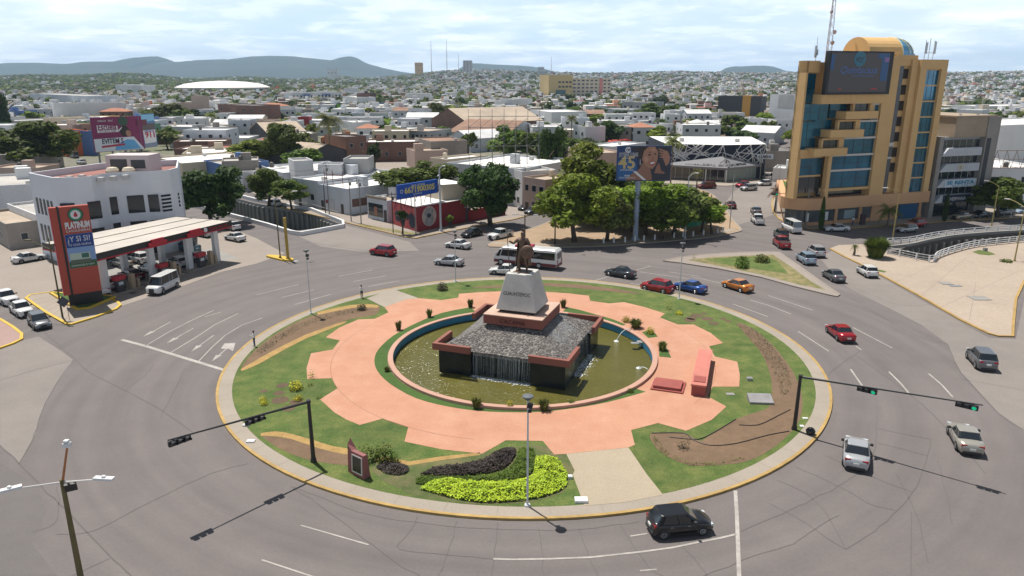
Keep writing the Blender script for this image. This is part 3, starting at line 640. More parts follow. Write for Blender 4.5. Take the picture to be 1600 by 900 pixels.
def skin_body(joints, edges, root, sub=2):
 me = bpy.data.meshes.new('s'); names = list(joints); ix = {k: i for i, k in enumerate(names)}
 me.from_pydata([joints[k][:3] for k in names], [(ix[a], ix[c]) for a, c in edges], [])
 ob = bpy.data.objects.new('s', me); C.objects.link(ob); ob.modifiers.new('sk', 'SKIN')
 if not me.skin_vertices: bpy.context.view_layer.objects.active = ob
 for k in names:
  sv = me.skin_vertices[0].data[ix[k]]; r = joints[k][3]; sv.radius = r if isinstance(r, tuple) else (r, r); sv.use_root = (k == root)
 s = ob.modifiers.new('ss', 'SUBSURF'); s.levels = sub
 dg = bpy.context.evaluated_depsgraph_get(); m2 = bpy.data.meshes.new_from_object(ob.evaluated_get(dg))
 v = [tuple(q.co) for q in m2.vertices]; f = [tuple(p.vertices) for p in m2.polygons]
 bpy.data.objects.remove(ob); bpy.data.meshes.remove(me); bpy.data.meshes.remove(m2); return v, f
bronze = mat('weathered_bronze', (.125, .072, .045), .55, met=.35, var=.45, sc=2.5, bump=.3, col2=(.17,.115,.085))
stt = thing('statue', 'bronze cloaked warrior statue with spear and round shield standing on the stone pedestal', 'statue', (CXY[0], CXY[1], 8.6), FZ+radians(-8))
S_ = 4.05/1.85
J = dict(pel=(0,0,.98,.15), belly=(0,.01,1.12,.145), chest=(0,0,1.36,(.18,.13)), neck=(0,0,1.53,.065), head=(0,-.02,1.62,.085), top=(0,-.02,1.74,.10), crest=(0,-.01,1.82,.06),
  hl=(-.10,0,.93,.115), kl=(-.15,-.10,.52,.075), al=(-.16,-.08,.10,.05), fl=(-.18,-.24,.04,.05), hr=(.10,0,.93,.115), kr=(.16,.02,.52,.078), ar=(.18,.06,.10,.052), fr=(.24,-.08,.04,.05),
  sl=(-.24,0,1.44,.085), el=(-.42,-.08,1.24,.058), wl=(-.50,-.26,1.36,.042), nl=(-.52,-.32,1.40,.045), sr=(.24,0,1.44,.085), er=(.36,.0,1.18,.06), wr=(.34,-.18,.98,.045), nr=(.33,-.25,.95,.045))
E_ = [('pel','belly'),('belly','chest'),('chest','neck'),('neck','head'),('head','top'),('top','crest'),('pel','hl'),('hl','kl'),('kl','al'),('al','fl'),('pel','hr'),('hr','kr'),('kr','ar'),('ar','fr'),('chest','sl'),('sl','el'),('el','wl'),('wl','nl'),('chest','sr'),('sr','er'),('er','wr'),('wr','nr')]
v, f = skin_body(J, E_, 'pel'); b = MB(); b.add([(x*S_, y*S_, z*S_) for x, y, z in v], f); b.build('body', bronze, stt, smooth=True)
b = MB(); rows = 9; P_ = []
for j in range(rows):
 t = j/(rows-1); z = 1.50-1.22*t; R_ = .22+.13*t
 for i in range(19):
  a = radians(-25+230*i/18); rr = R_*(1+.10*sin(i*2.1)*t); P_.append((rr*cos(a)*S_, (rr*sin(a)*.72+.03)*S_, z*S_))
b.add(P_, [(j*19+i, j*19+i+1, (j+1)*19+i+1, (j+1)*19+i) for j in range(rows-1) for i in range(18)]); o = b.build('cloak', bronze, stt, smooth=True)
md = o.modifiers.new('t', 'SOLIDIFY'); md.thickness = .07
b = MB(); b.T = Matrix.Translation((.36*S_, -.30*S_, .98*S_)) @ Matrix.Rotation(radians(80), 4, 'X') @ Matrix.Rotation(radians(12), 4, 'Y')
b.lathe([(.0, .06), (.16, .10), (.50, .06), (.66, .0), (.68,-.05), (.5,-.03)], n=24); b.T = None; b.build('shield', bronze, stt, smooth=True)
b = MB(); b.cyl((-.50*S_, -.30*S_, .0), (-.60*S_, -.38*S_, 1.95*S_), .045, .035, 8); b.cyl((-.60*S_, -.38*S_, 1.9*S_), (-.615*S_, -.39*S_, 2.06*S_), .10, .01, 6)
b.build('spear', bronze, stt)
b = MB()
for i in range(7):
 a = radians(-38+76*i/6); b.cbox((sin(a)*.10*S_, .03*S_, (1.80+.06*cos(a))*S_), (.08, .07, .34), rx=0, ry=a)
b.build('headdress', bronze, stt)
b = MB(); b.box(-.32*S_, .38*S_, -.35*S_, .3*S_, 0, .05); b.cyl((-.28*S_,.12*S_,0), (-.25*S_,.1*S_,.45), .26, .18, 8); b.build('rock_base', bronze, stt)
# ================================================================ benches, signs, lamps
pl_ = Plane((1079,617),(1101,625))
bench = thing('concrete_bench', 'long red painted concrete bench block on the right side of the pink plaza', 'bench', (*G(1090,600,.16), .16), radians(-78))
a = G(1091,616,.16); c = G(1101,563,.16); L = hypot(c[0]-a[0], c[1]-a[1]); bench.location = (*a, .163); bench.rotation_euler.z = atan2(c[1]-a[1], c[0]-a[0])
b = MB(); b.box(-.4, L+.2, -.6, .6, 0, .9); b.build('body', redb, bench)
b = MB(); b.box(-.46, L+.26, -.66, .66, .9, 1.06); b.build('top_slab', mat('worn_red_slab', (.50,.17,.13), .75, var=.2, sc=.8), bench)
b = MB(); b.box(.2, 1.5, -.5, .5, 1.06, 1.12); b.build('plaque', redb, bench)
a = G(1016,609,.16); c = G(1067,616,.16)
sl_ = thing('low_slab', 'low flat red painted slab lying on the pink paving left of the long bench', 'slab', (*a, .163), atan2(c[1]-a[1], c[0]-a[0])); L = hypot(c[0]-a[0], c[1]-a[1])
b = MB(); b.box(0, L, 0, 2.5, 0, .12); b.build('base', redb, sl_)
b = MB(); b.box(.2, L-.25, .25, 2.2, .12, .36); b.build('top', redb, sl_)
im = thing('plaque_monument', 'dark red angular stand with a framed black plaque in the lower left bed', 'plaque stand', (*G(562,742,.16), .16), radians(-38))
b = MB(); b.add([(-.75,-.25,0),(.75,-.25,0),(.75,.35,0),(-.75,.35,0),(-.62,-.15,1.75),(.70,-.15,1.75),(.70,.18,1.75),(-.62,.18,1.75),(-.95,.1,2.35),(-.6,.1,2.35),(-.95,.3,2.35),(-.6,.3,2.35)],
      [(0,3,2,1),(0,1,5,4),(1,2,6,5),(2,3,7,6),(3,0,4,7),(4,5,6,7)]); 
b.add([(-1.0,-.2,0),(-.6,-.2,0),(-.6,.35,0),(-1.0,.35,0),(-1.05,-.05,2.1),(-.55,-.12,1.75),(-.55,.3,1.75),(-1.05,.25,2.45)], [(0,3,2,1),(0,1,5,4),(1,2,6,5),(2,3,7,6),(3,0,4,7),(4,5,6,7)])
b.build('stand', mat('maroon_paint', (.24,.085,.08), .7, var=.15, sc=1.5), im)
b = MB(); b.T = Matrix.Translation((.05,-.215,.85)) @ Matrix.Rotation(radians(-3.2), 4, 'X'); b.box(-.55,.55,-.03,0,-.62,.72); b.T = None; fr = b.build('frame', mat('pale_frame', (.55,.5,.46), .7), im)
b = MB(); b.T = Matrix.Translation((.05,-.215,.85)) @ Matrix.Rotation(radians(-3.2), 4, 'X'); b.box(-.44,.44,-.045,-.03,-.5,.62); b.T = None; b.build('panel', mat('black_plaque', (.012,.013,.016), .25), fr)
o = thing('stone_plaque', 'grey sloping stone plaque on the lawn right of the bench', 'plaque', (*G(1188,628,.16), .16), radians(-4))
b = MB(); b.add([(-1,-.5,0),(1,-.5,0),(1,.7,0),(-1,.7,0),(-1,-.5,.18),(1,-.5,.18),(1,.7,.5),(-1,.7,.5)], [(0,3,2,1),(0,1,5,4),(1,2,6,5),(2,3,7,6),(3,0,4,7),(4,5,6,7)]); b.build('block', mat('grey_stone', (.26,.25,.25), .7, var=.25, sc=2), o)
def coverbox(x, y, w_, d, h_, m, lab, rz=0, cat='utility box', z=.15):
 b = MB(); b.box(-w_/2, w_/2, -d/2, d/2, 0, h_); b.box(-w_/2+.08, w_/2-.08, -d/2+.08, d/2-.08, h_, h_+.02); 
 return tag(b.build('utility_box', m, loc=(*G(x, y, z), z), rz=rz), lab, cat)
coverbox(908,783,.85,.55,.18,whitep,'white utility box at the bottom edge of the lawn by the beige path')
coverbox(385,665,.5,.35,.12,whitep,'small white box on the left lawn under the mast arm')
coverbox(392,690,.6,.4,.1,whitep,'white box on the left lawn just above the wood chip strip')
coverbox(891,747,.3,.3,.2,whitep,'small round white spotlight box on the lawn beside the beige path')
coverbox(1171,594,.5,.4,.25,steel,'small grey floodlight box at the right end of the lawn')
coverbox(1141,616,.7,.5,.04,concrete_g,'flat grey cover on the lawn right of the bench')
coverbox(1003,534,1.0,.7,.02,concrete_g,'oval grey manhole plate in the pink paving right of the pool',z=.165)
coverbox(992,536,.8,.5,.02,steel,'square grey manhole plate next to the oval one in the pink paving',z=.165)
coverbox(1253,666,.3,.3,.05,whitep,'small round white cover on the strip of grass by the right traffic mast')
coverbox(1258,654,.4,.25,.06,whitep,'small white stone at the foot of the right traffic mast')
coverbox(1478,443,1.5,1.2,.05,concrete_g,'broken pale manhole slab in the middle of the right plaza', z=.13)
coverbox(1493,447,1.6,.7,.05,steel,'long dark grate below the manhole slab on the right plaza', z=.13)
coverbox(1530,466,2.2,1.8,.05,concrete_g,'large square framed manhole cover on the right plaza', z=.13)
coverbox(1539,392,.5,.5,.5,concrete_g,'small dark stump block in the grass patch of the right plaza', z=.13)
b = MB(); b.T = Matrix.Translation((0,0,.28)); b.lathe([(.05,-.28),(.32,-.2),(.38,0),(.25,.2),(.05,.3)], n=10); b.T = None
tag(b.build('trash_bag', mat('black_plastic', (.012,.012,.014), .25, bump=.5, sc=5), loc=(*G(1266,678,.15), .15), smooth=True), 'black bag lying on the roundabout pavement beside the right traffic mast', 'bag')
def traffic_mast(label, base, top_y, tip, z_tip, heads, cat='traffic light'):
 X, Y = G(*base, z=.15); H_ = Hh(*base, top_y, .15); t = thing('traffic_light', label, cat, (X, Y, .15))
 b = MB(); b.cyl((0,0,0), (0,0,H_-.15), .17, .12, 10); b.cyl((0,0,0), (0,0,.3), .24, .2, 10); b.cyl((0,0,H_-.3), (0,0,H_-.1), .16, .16, 10); b.build('pole', blackm, t)
 tx, ty = G(*tip, z=z_tip); d = Vector((tx-X, ty-Y, z_tip-H_)); L = d.length; d.normalize(); p0 = Vector((0,0,H_-.25))
 b = MB(); b.cyl(p0, p0+Vector((tx-X, ty-Y, z_tip-H_+.1)), .10, .05, 8); b.build('mast_arm', blackm, t)
 vec = Vector((tx-X, ty-Y, z_tip-H_+.1)); rz = atan2(ty-Y, tx-X)
 for (fr, lit) in heads:
  c = p0+vec*fr; b = MB(); R_ = Matrix.Translation(c+Vector((0,0,-.24))) @ Matrix.Rotation(rz, 4, 'Z'); b.T = R_
  sgn = 1 if cos(rz) > 0 else -1
  b.box(-.68,.68,-.11,.11,-.17,.17); b.box(-.4,-.32,-.03,.03,.17,.26); b.box(.32,.40,-.03,.03,.17,.26)
  for i in range(3):
   x = -.44+.44*i
   for k in range(7):
    a0 = radians(200-220*k/6-0); 
   b.add([(x+.19*cos(radians(a)), y_, .19*sin(radians(a))) for y_ in (.11*lit, .36*lit) for a in range(-30, 211, 30)], [(k, k+1, 9+k+1, 9+k) for k in range(8)])
  b.T = None; h = b.build('signal_head', blackm, t)
  for i in range(3):
   on = (i == 2 and lit < 0); l_ = MB(); l_.T = R_ @ Matrix.Translation((-.44+.44*i, .125*lit, 0)) @ Matrix.Rotation(-lit*pi/2, 4, 'X')
   l_.lathe([(.001, .02), (.13, .02), (.15, 0), (.14,-.02)], n=12); l_.T = None
   l_.build('lens', mat('green_lens', (.0,.45,.22), .2) if on else mat('dark_lens', (.03,.035,.04), .15), h)
 return t
g_ = mat('green_lens', (.0,.45,.22), .2); bs = g_.node_tree.nodes['Principled BSDF']; bs.inputs['Emission Color'].default_value = (0,.8,.38,1); bs.inputs['Emission Strength'].default_value = .35
traffic_mast('black mast arm traffic light at the lower left of the roundabout with heads facing away', (490,721), 626, (262,688), 5.75, ((.42, 1), (.93, 1)))
traffic_mast('black mast arm traffic light at the right of the roundabout showing green', (1241,671), 587, (1536,633), 5.7, ((.40, -1), (.925, -1)))
def slim_lamp(label, base, ty, main=True):
 X, Y = G(*base, z=.15); H_ = Hh(*base, ty, .15)-.15; t = thing('street_lamp', label, 'street lamp', (X, Y, .15), 0, 'slim lamp posts on the roundabout')
 b = MB(); b.cyl((0,0,0), (0,0,H_-.35), .075, .05, 8); b.cyl((0,0,0), (0,0,.1), .22, .2, 8); b.build('pole', mat('pale_pole', (.50,.53,.55), .5), t)
 b = MB(); b.lathe([(.12,-.25),(.30,-.08),(.36,0),(.34,.05),(.05,.10)], c=(0,0,H_-.15), n=16); b.build('lamp_head', mat('lamp_grey', (.10,.11,.12), .5), t)
 b = MB(); b.cbox((.12,-.05,H_-.75), (.34,.22,.3), ry=.3); b.cbox((.10,.05,H_-1.15), (.25,.2,.2)); b.build('floodlight', blackm, t)
slim_lamp('slim lamp post standing in the lime green bushes at the bottom of the roundabout', (824,790), 616)
slim_lamp('slim lamp post on the far lawn behind the red and blue cars', (1061,467), 378)
slim_lamp('slim lamp post at the upper left edge of the roundabout near the wood chip strip', (486,490), 389)
slim_lamp('slim lamp post on the far lawn left of the monument', (712,440), 359)
X, Y = G(97,752,8.6); t = thing('street_lamp', 'tall street lamp with two white arms and a rusty mast at the lower left', 'street lamp', (X, Y, 0))
woodp = mat('mossy_pole', (.15,.12,.05), .9, var=.3, sc=2)
b = MB(); b.cyl((0,0,0), (0,0,8.7), .17, .10, 10); b.build('pole', woodp, t)
for tip, nm in (((172,746),'right'),((2,765),'left')):
 tx, ty = G(*tip, z=8.95); v = Vector((tx-X, ty-Y, .35)); l = v.length
 b = MB(); b.cyl((0,0,8.55), Vector((0,0,8.55))+v*.78, .04, .035, 6); b.build('arm', mat('pale_arm', (.6,.58,.55), .5), t)
 b = MB(); c = Vector((0,0,8.57))+v*.87; b.cbox(c, (.95,.26,.12), rz=atan2(v.y, v.x)); b.cbox(c+Vector((0,0,.1)), (.15,.12,.1), rz=0); b.build('lamp_head', whitep, t)
b = MB(); tx, ty = G(104,692,10.6); b.cyl((0,0,8.5), (tx-X+.0, ty-Y, 10.4), .06, .045, 6); b.build('rusty_mast', mat('rust', (.42,.17,.07), .9, var=.2, sc=3), t)
b = MB(); b.cbox((tx-X, ty-Y, 10.5), (.3,.25,.2)); b.cbox((tx-X, ty-Y, 10.68), (.2,.2,.12)); b.build('camera_head', whitep, t)
b = MB(); b.cbox((.42,-.08,8.35), (.5,.12,.55), rz=.5, rx=.5); b.cbox((.2,0,8.45), (.3,.05,.05)); b.build('floodlight', blackm, t)
def arm_lamp(label, base, ty, tip, m, ground=0.0, r=.11):
 X, Y = G(*base, z=ground); H_ = Hh(*base, ty, ground); t = thing('street_lamp', label, 'street lamp', (X, Y, ground), 0, 'curved arm street lamps'); H_ -= ground
 b = MB(); b.cyl((0,0,0), (0,0,H_), r, r*.6, 8); b.cyl((0,0,0), (0,0,.25), r*2, r*1.6, 8); b.build('pole', m, t)
 tx, ty2 = G(*tip, z=H_+.9+ground); v = Vector((tx-X, ty2-Y, 0)); 
 if v.length > 3.2: v = v.normalized()*3.2
 pts = [Vector((0,0,H_-.05))+v*f_+Vector((0,0,.95*sin(f_*pi/2))) for f_ in (0,.2,.4,.6,.8)]
 b = MB(); b.tube(pts, r*.45, 6); b.build('arm', m, t)
 b = MB(); b.cbox(pts[-1]+v*.13, (.8,.28,.12), rz=atan2(v.y, v.x)); b.build('lamp_head', mat('pale_arm', (.6,.58,.55), .5), t)
yel = mat('olive_pole', (.34,.28,.10), .7, var=.15, sc=2)
arm_lamp('curved street lamp with a yellowish pole on the small yellow kerb island at the left', (438,403), 310, (464,298), woodp, .25)
arm_lamp('curved street lamp before the tower standing at the start of the right bridge railing', (1394,378), 302, (1382,293), yel, .13)
arm_lamp('curved street lamp in front of the leafy tree right of the grey office building', (1549,354), 291, (1540,282), yel, 0)
arm_lamp('curved street lamp at the right edge of the concrete plaza', (1585,408), 324, (1572,310), yel, .13)
arm_lamp('pale curved street lamp between the tree and parked cars at the far right', (1579,340), 290, (1571,309), steel, .13, .08)
X, Y = G(450,404,.25); b = MB(); b.box(-.2,.2,-.16,.16,0,Hh(450,404,340,.25)-.25); b.box(-.32,.32,-.28,.28,0,.15); tag(b.build('barrier_post', mat('mustard_post', (.42,.28,.05), .7, var=.15, sc=2), loc=(X,Y,.25), rz=.5), 'thick yellow square post on the small yellow kerb island', 'post')
def park_lamp(label, base, ty, arms=True):
 X, Y = G(*base, z=.13); H_ = Hh(*base, ty, .13); t = thing('park_lamp', label, 'street lamp', (X, Y, .13), radians(-4), 'dark lamp posts by the park')
 b = MB(); b.cyl((0,0,0), (0,0,H_), .13, .08, 8); b.cyl((0,0,0),(0,0,.6),.2,.14,8); b.build('pole', blackm, t)
 for s in (-1, 1):
  b = MB(); b.cyl((0,0,H_-.1), (s*1.5,0,H_+.05), .035, .03, 6); b.build('arm', blackm, t)
  b = MB(); b.cbox((s*1.75,0,H_+.05), (.7,.3,.12)); b.build('lamp_head', mat('lamp_pale', (.45,.46,.46), .4), t)
park_lamp('dark double arm lamp post at the left tip of the park', (867,381), 338)
park_lamp('dark double arm lamp post behind the statue', (820,383), 337)
def pole_thing(name, label, base, ty, m, r=.11, ground=.13, cat='utility pole', lean=(0,0), group=None, cross=True):
 X, Y = G(*base, z=ground); H_ = Hh(*base, ty, ground)-ground; t = thing(name, label, cat, (X, Y, ground), random.uniform(-.3,.3), group)
 b = MB(); b.cyl((0,0,0), (lean[0],lean[1],H_), r, r*.6, 7); b.build('pole', m, t)
 if cross: b = MB(); b.cbox((lean[0]*.95,0,H_-.4), (1.6,.1,.1)); b.cbox((lean[0]*.9+.2,-.15,H_-1.1), (.4,.35,.6)); b.build('crossarm', m, t)
 return t
gpole = mat('concrete_pole', (.24,.235,.22), .9, var=.2, sc=2)
PG = 'utility poles along the left town block'
pole_thing('utility_pole', 'short dark utility pole before the white shop with roller door, leftmost of the row', (509,338), 288, blackm, group=PG, cross=False)
pole_thing('utility_pole', 'grey utility pole just right of the short dark pole by the white shop', (515,340), 256, gpole, group=PG)
pole_thing('utility_pole', 'grey utility pole at the right corner of the white shop', (549,346), 278, gpole, group=PG)
pole_thing('utility_pole', 'grey utility pole between the white shop and the portrait window kiosk', (564.5,349.5), 279, gpole, group=PG)
pole_thing('utility_pole', 'thin dark pole at the left end of the painted mural wall', (614.5,364), 300, blackm, .09, group=PG)
pole_thing('utility_pole', 'grey pole at the corner of the red mural house with a light on top', (650,366), 305, gpole, .12, group=PG, cross=False)
arm_lamp('tall pale street lamp before the red wall right of the blue billboard', (689,361), 264, (702,262), mat('blueish_pole', (.42,.45,.48), .5), .13, .2)
arm_lamp('pale street lamp rising among the park trees right of the billboard column', (1070,373), 276, (1090,270), MATS['blueish_pole'], .13, .12)
pole_thing('surveillance_pole', 'slim pole with white globe cameras on the right corner of the park', (1140,357), 273, steel, .09, cat='camera pole', cross=False)
pole_thing('lamp_pole', 'tall thin pale pole behind the cypresses left of the tower', (1212,336), 255, steel, .08, cat='pole', cross=False)
pole_thing('lamp_pole', 'leaning pale concrete pole at the rounded corner of the tower podium', (1258,354), 295, gpole, .16, cat='pole', cross=False)
pole_thing('signal_pole', 'thin black pole between the two front cypresses by the tower', (1243,346), 292, blackm, .08, cat='pole', cross=False)
t = pole_thing('traffic_light', 'small black traffic light with a green lamp over the side street left of the tower', (1243.5,347), 296, blackm, .07, cat='traffic light', cross=False)
H_ = 6.5; b = MB(); b.cyl((0,0,H_-1.2), (-4.6,.6,H_-1.1), .06, .05, 6); b.build('mast_arm', blackm, t)
b = MB(); b.cbox((-4.3,.5,H_-1.35), (1.1,.3,.35)); hd = b.build('signal_head', blackm, t); b = MB(); b.cbox((-3.95,.32,H_-1.35), (.25,.06,.25)); b.build('lens', g_, hd)
pole_thing('utility_pole', 'slanted wooden pole beside the dark zigzag showroom, left of the pair', (1187,281), 224, gpole, .13, cat='utility pole', group='poles right of the showroom')
pole_thing('utility_pole', 'wooden pole beside the dark zigzag showroom, right of the pair', (1194,281), 224, gpole, .13, cat='utility pole', group='poles right of the showroom')
pole_thing('utility_pole', 'bare wooden stump pole at the back of the park', (1111,318), 304, woodp, .16, cross=False)
t = pole_thing('filling_station_pole', 'thin dark pole with an arm on the kerb island before the orange sign', (98,496), 372, mat('olive_dark', (.10,.085,.04), .8), .11, cross=False, cat='lamp pole')
b = MB(); b.cyl((0,0,8.1), (-2.8,.5,8.9), .05, .04, 6); b.cbox((-3.1,.55,8.95), (.8,.3,.12)); b.cbox((.3,0,8.6), (.6,.15,.25), ry=-.2); b.build('lamp_arm', MATS['olive_dark'], t)
t = thing('street_sign', 'small dark square sign on two thin legs beside the filling station pole', 'sign', (*G(104,500,.13), .13), .3)
b = MB(); b.cyl((-.3,0,0), (-.3,0,2.1), .03, .03, 5); b.cyl((.3,0,0), (.3,0,2.1), .03, .03, 5); b.build('leg', blackm, t)
b = MB(); b.cbox((0,-.04,2.2), (.95,.06,.95), ry=pi/4); b.build('panel', mat('dark_sign', (.05,.055,.07), .5), t)
for i, (x, y) in enumerate([(943,380),(959,379),(976.5,378.5),(992,377),(1006,376),(1023,374.5),(1035.5,373),(1053,371.5),(1067,370),(1083,369),(1099,367),(1121,364),(1130,361.5)]):
 b = MB(); b.cyl((0,0,0), (0,0,.8), .16, .14, 8); b.lathe([(.15,.8),(.14,.88),(.05,.93)], n=8)
 tag(b.build('bollard', whitep, loc=(*G(x, y, .13), .13)), ['short white bollard nearest the dark double arm lamp','white bollard second from the left of the park row','white bollard third from the left of the park row','white bollard just left of the billboard column','white bollard just right of the billboard column','white bollard fourth right of the billboard column','white bollard below the middle of the park trees','white bollard right of centre in the park row','white bollard at the foot of the pale lamp in the park','white bollard right of the pale park lamp','white bollard under the reddish small tree','white bollard second from the right of the park row','white bollard at the right corner of the park'][i], 'bollard', 'white bollards along the park kerb')
t = thing('mesh_fence', 'green mesh fence behind the trees at the right end of the park', 'fence', (*G(1075,350,.13), .13))
o = G(1075,350,.13); pts = [(x-o[0], y-o[1]) for x, y in px((1070,357),(1090,354),(1112,346),(1131,334))]
b = MB(); b.strip(pts, .06, 0, 0, z1=1.9); b.build('mesh', mat('green_mesh', (.03,.22,.13), .8, var=.2, sc=1), t)
for x, y in pts: b = MB(); b.cyl((x,y,0),(x,y,2.0),.05,.05,6); b.build('post', steel, t)
def railing(label, line, zg, hgt=1.05):
 W = px(*smoothline(line, 3)); o = W[0]; t = thing('bridge_railing', label, 'railing', (*o, zg)); pts = [(x-o[0], y-o[1]) for x, y in W]
 for k, z in enumerate((.35, .68, hgt)):
  b = MB(); b.strip(pts, .09, z-.05, 0, z1=z+.04); b.build('rail', whitep, t)
 b = MB(); d = 0
 b.box(-.09, .09, -.09, .09, 0, hgt); me = b.mesh('post'); me.materials.append(whitep)
 for i in range(len(pts)-1):
  a, c = pts[i], pts[i+1]; L = hypot(c[0]-a[0], c[1]-a[1]); k = max(1, int(L/1.6))
  for j in range(k): o_ = bpy.data.objects.new('post', me); C.objects.link(o_); o_.parent = t; o_.location = (a[0]+(c[0]-a[0])*j/k, a[1]+(c[1]-a[1])*j/k, 0)
railing('white curved railing on the far side of the right canal', [(1386,382),(1420,380),(1455,373),(1490,368),(1540,363.5),(1600,360),(1700,354),(1790,350)], .0)
railing('white railing curving round the near side of the right canal', [(1386,398),(1451,411),(1463,405),(1481,398),(1513,389),(1540,385),(1600,379),(1700,373),(1790,367)], .13)
b = MB(); b.strip([(x-G(1420,384)[0], y-G(1420,384)[1]) for x, y in px(*smoothline([(1386,388),(1420,384.5),(1455,376.5),(1490,370.5),(1540,366),(1600,362.5),(1800,352)],3))], .5, 0, 0, z1=.45)
tag(b.build('canal_wall', concrete_g, loc=(*G(1420,384), 0)), 'low grey concrete wall under the far white railing of the right canal', 'wall')
def cable(lab, p, q, sag=.8):
 a, c = Vector(p), Vector(q); b = MB(); b.tube([(a.lerp(c, i/8)-a)+Vector((0,0,-4*sag*(i/8)*(1-i/8))) for i in range(9)], .025, 4); tag(b.build('power_cable', blackm, loc=a), lab, 'cable', 'sagging power cables along the left block')
PP = [(515,340,256),(549,346,278),(564.5,349.5,279),(614.5,364,300)]; tops = [(*G(x, y, .13), Hh(x, y, t_, .13)-.3) for x, y, t_ in PP]
cable('sagging cable between the two leftmost tall utility poles', tops[0], tops[1]); cable('short cable between the two poles beside the kiosk', tops[1], tops[2], .3); cable('sagging cable from the kiosk pole to the mural corner', tops[2], tops[3])
L0 = (*G(440,322,.13), 8.5); cable('long cable running left above the canal from the utility poles', L0, tops[0], 1.0); cable('lower long cable running left above the canal', (L0[0], L0[1], 7.6), (*tops[0][:2], tops[0][2]-1.1), 1.0)
cable('long sagging cable crossing to the tall pale lamp by the red wall', tops[3], (*G(689,361,.13), 8.6), .6)
for x, y, lb in ((462,408,'round manhole cover in the asphalt below the yellow kerb island'),(208,458,'dark manhole cover on the asphalt left of the white passenger van'),(912,398,'faint manhole cover on the lanes before the dark lamp post')):
 b = MB(); b.lathe([(.42,0),(.42,.02),(.36,.03)], n=16); tag(b.build('manhole_cover', steel if x == 462 else crackm, loc=(*G(x, y), .012)), lb, 'manhole cover')
# ================================================================ vehicles
tyre = darkm; rimm = mat('alloy_rim', (.38,.39,.40), .35, met=.7); lampg = mat('headlight_glass', (.55,.58,.6), .1); redl = mat('tail_light', (.35,.01,.015), .25)
carglass = mat('car_glass', (.012,.016,.02), .05, spec=.9); trimm = mat('dark_trim', (.02,.02,.022), .6); platem = mat('number_plate', (.6,.6,.58), .5)
PAINT = {}
def paint(n, c, met=.25, r=.28): PAINT[n] = mat('car_paint_'+n, c, r, met=met, coat=.6)
for n, c in dict(white=(.62,.62,.61), silver=(.42,.43,.44), beige=(.36,.34,.29), grey=(.13,.135,.145), dark=(.035,.04,.048), black=(.012,.012,.014), red=(.35,.012,.02), maroon=(.13,.012,.018), blue=(.012,.075,.30), orange=(.60,.20,.025), lightblue=(.30,.40,.50), teal=(.02,.09,.12), darkblue=(.02,.03,.10), tan=(.30,.25,.18), brown=(.05,.04,.035)).items(): paint(n, c, .0 if n in ('white',) else .3)
ST = {
 'sedan': dict(W=1.76, wb=2.62, r=.32, nose=2.2, tail=-2.22, top=[(2.2,.55),(2.12,.68),(1.6,.80),(.95,.92),(.2,.94),(-1.1,.98),(-1.55,1.02),(-2.1,1.0),(-2.22,.82)], gh=(1.05,.25,-.85,-1.62,1.44)),
 'oldsedan': dict(W=1.76, wb=2.62, r=.31, nose=2.25, tail=-2.25, top=[(2.25,.52),(2.18,.66),(1.5,.80),(.9,.90),(.2,.92),(-1.1,.95),(-1.5,.98),(-2.15,.95),(-2.25,.78)], gh=(.95,.3,-.85,-1.5,1.38)),
 'hatch': dict(W=1.72, wb=2.48, r=.31, nose=2.0, tail=-1.85, top=[(2.0,.55),(1.94,.70),(1.45,.86),(1.0,.95),(.2,.98),(-1.1,1.02),(-1.6,1.03),(-1.8,1.0),(-1.85,.7)], gh=(1.12,.35,-1.35,-1.72,1.52)),
 'suv': dict(W=1.82, wb=2.66, r=.36, nose=2.2, tail=-2.12, top=[(2.2,.65),(2.14,.85),(1.6,.98),(1.05,1.06),(.2,1.08),(-1.1,1.12),(-1.8,1.14),(-2.05,1.08),(-2.12,.75)], gh=(1.15,.5,-1.55,-2.0,1.67)),
 'pickup': dict(W=1.84, wb=3.1, r=.38, nose=2.45, tail=-2.7, top=[(2.45,.7),(2.4,.95),(1.8,1.05),(1.2,1.10),(.2,1.12),(-.9,1.14),(-1.0,1.12),(-2.65,1.12),(-2.7,.95)], gh=(1.2,.65,-.7,-.95,1.74)),
 'minivan': dict(W=1.86, wb=2.95, r=.34, nose=2.4, tail=-2.4, top=[(2.4,.6),(2.34,.8),(1.9,.95),(1.5,1.03),(.4,1.06),(-1.1,1.08),(-2.0,1.08),(-2.35,1.05),(-2.4,.7)], gh=(1.65,.7,-2.0,-2.3,1.72)),
 'van': dict(W=1.88, wb=3.1, r=.34, nose=2.65, tail=-2.55, top=[(2.65,.75),(2.6,1.0),(2.35,1.12),(2.1,1.18),(.4,1.22),(-1.1,1.22),(-2.3,1.22),(-2.53,1.2),(-2.55,.8)], gh=(2.2,1.5,-2.35,-2.5,2.25)),
}
CM = {}
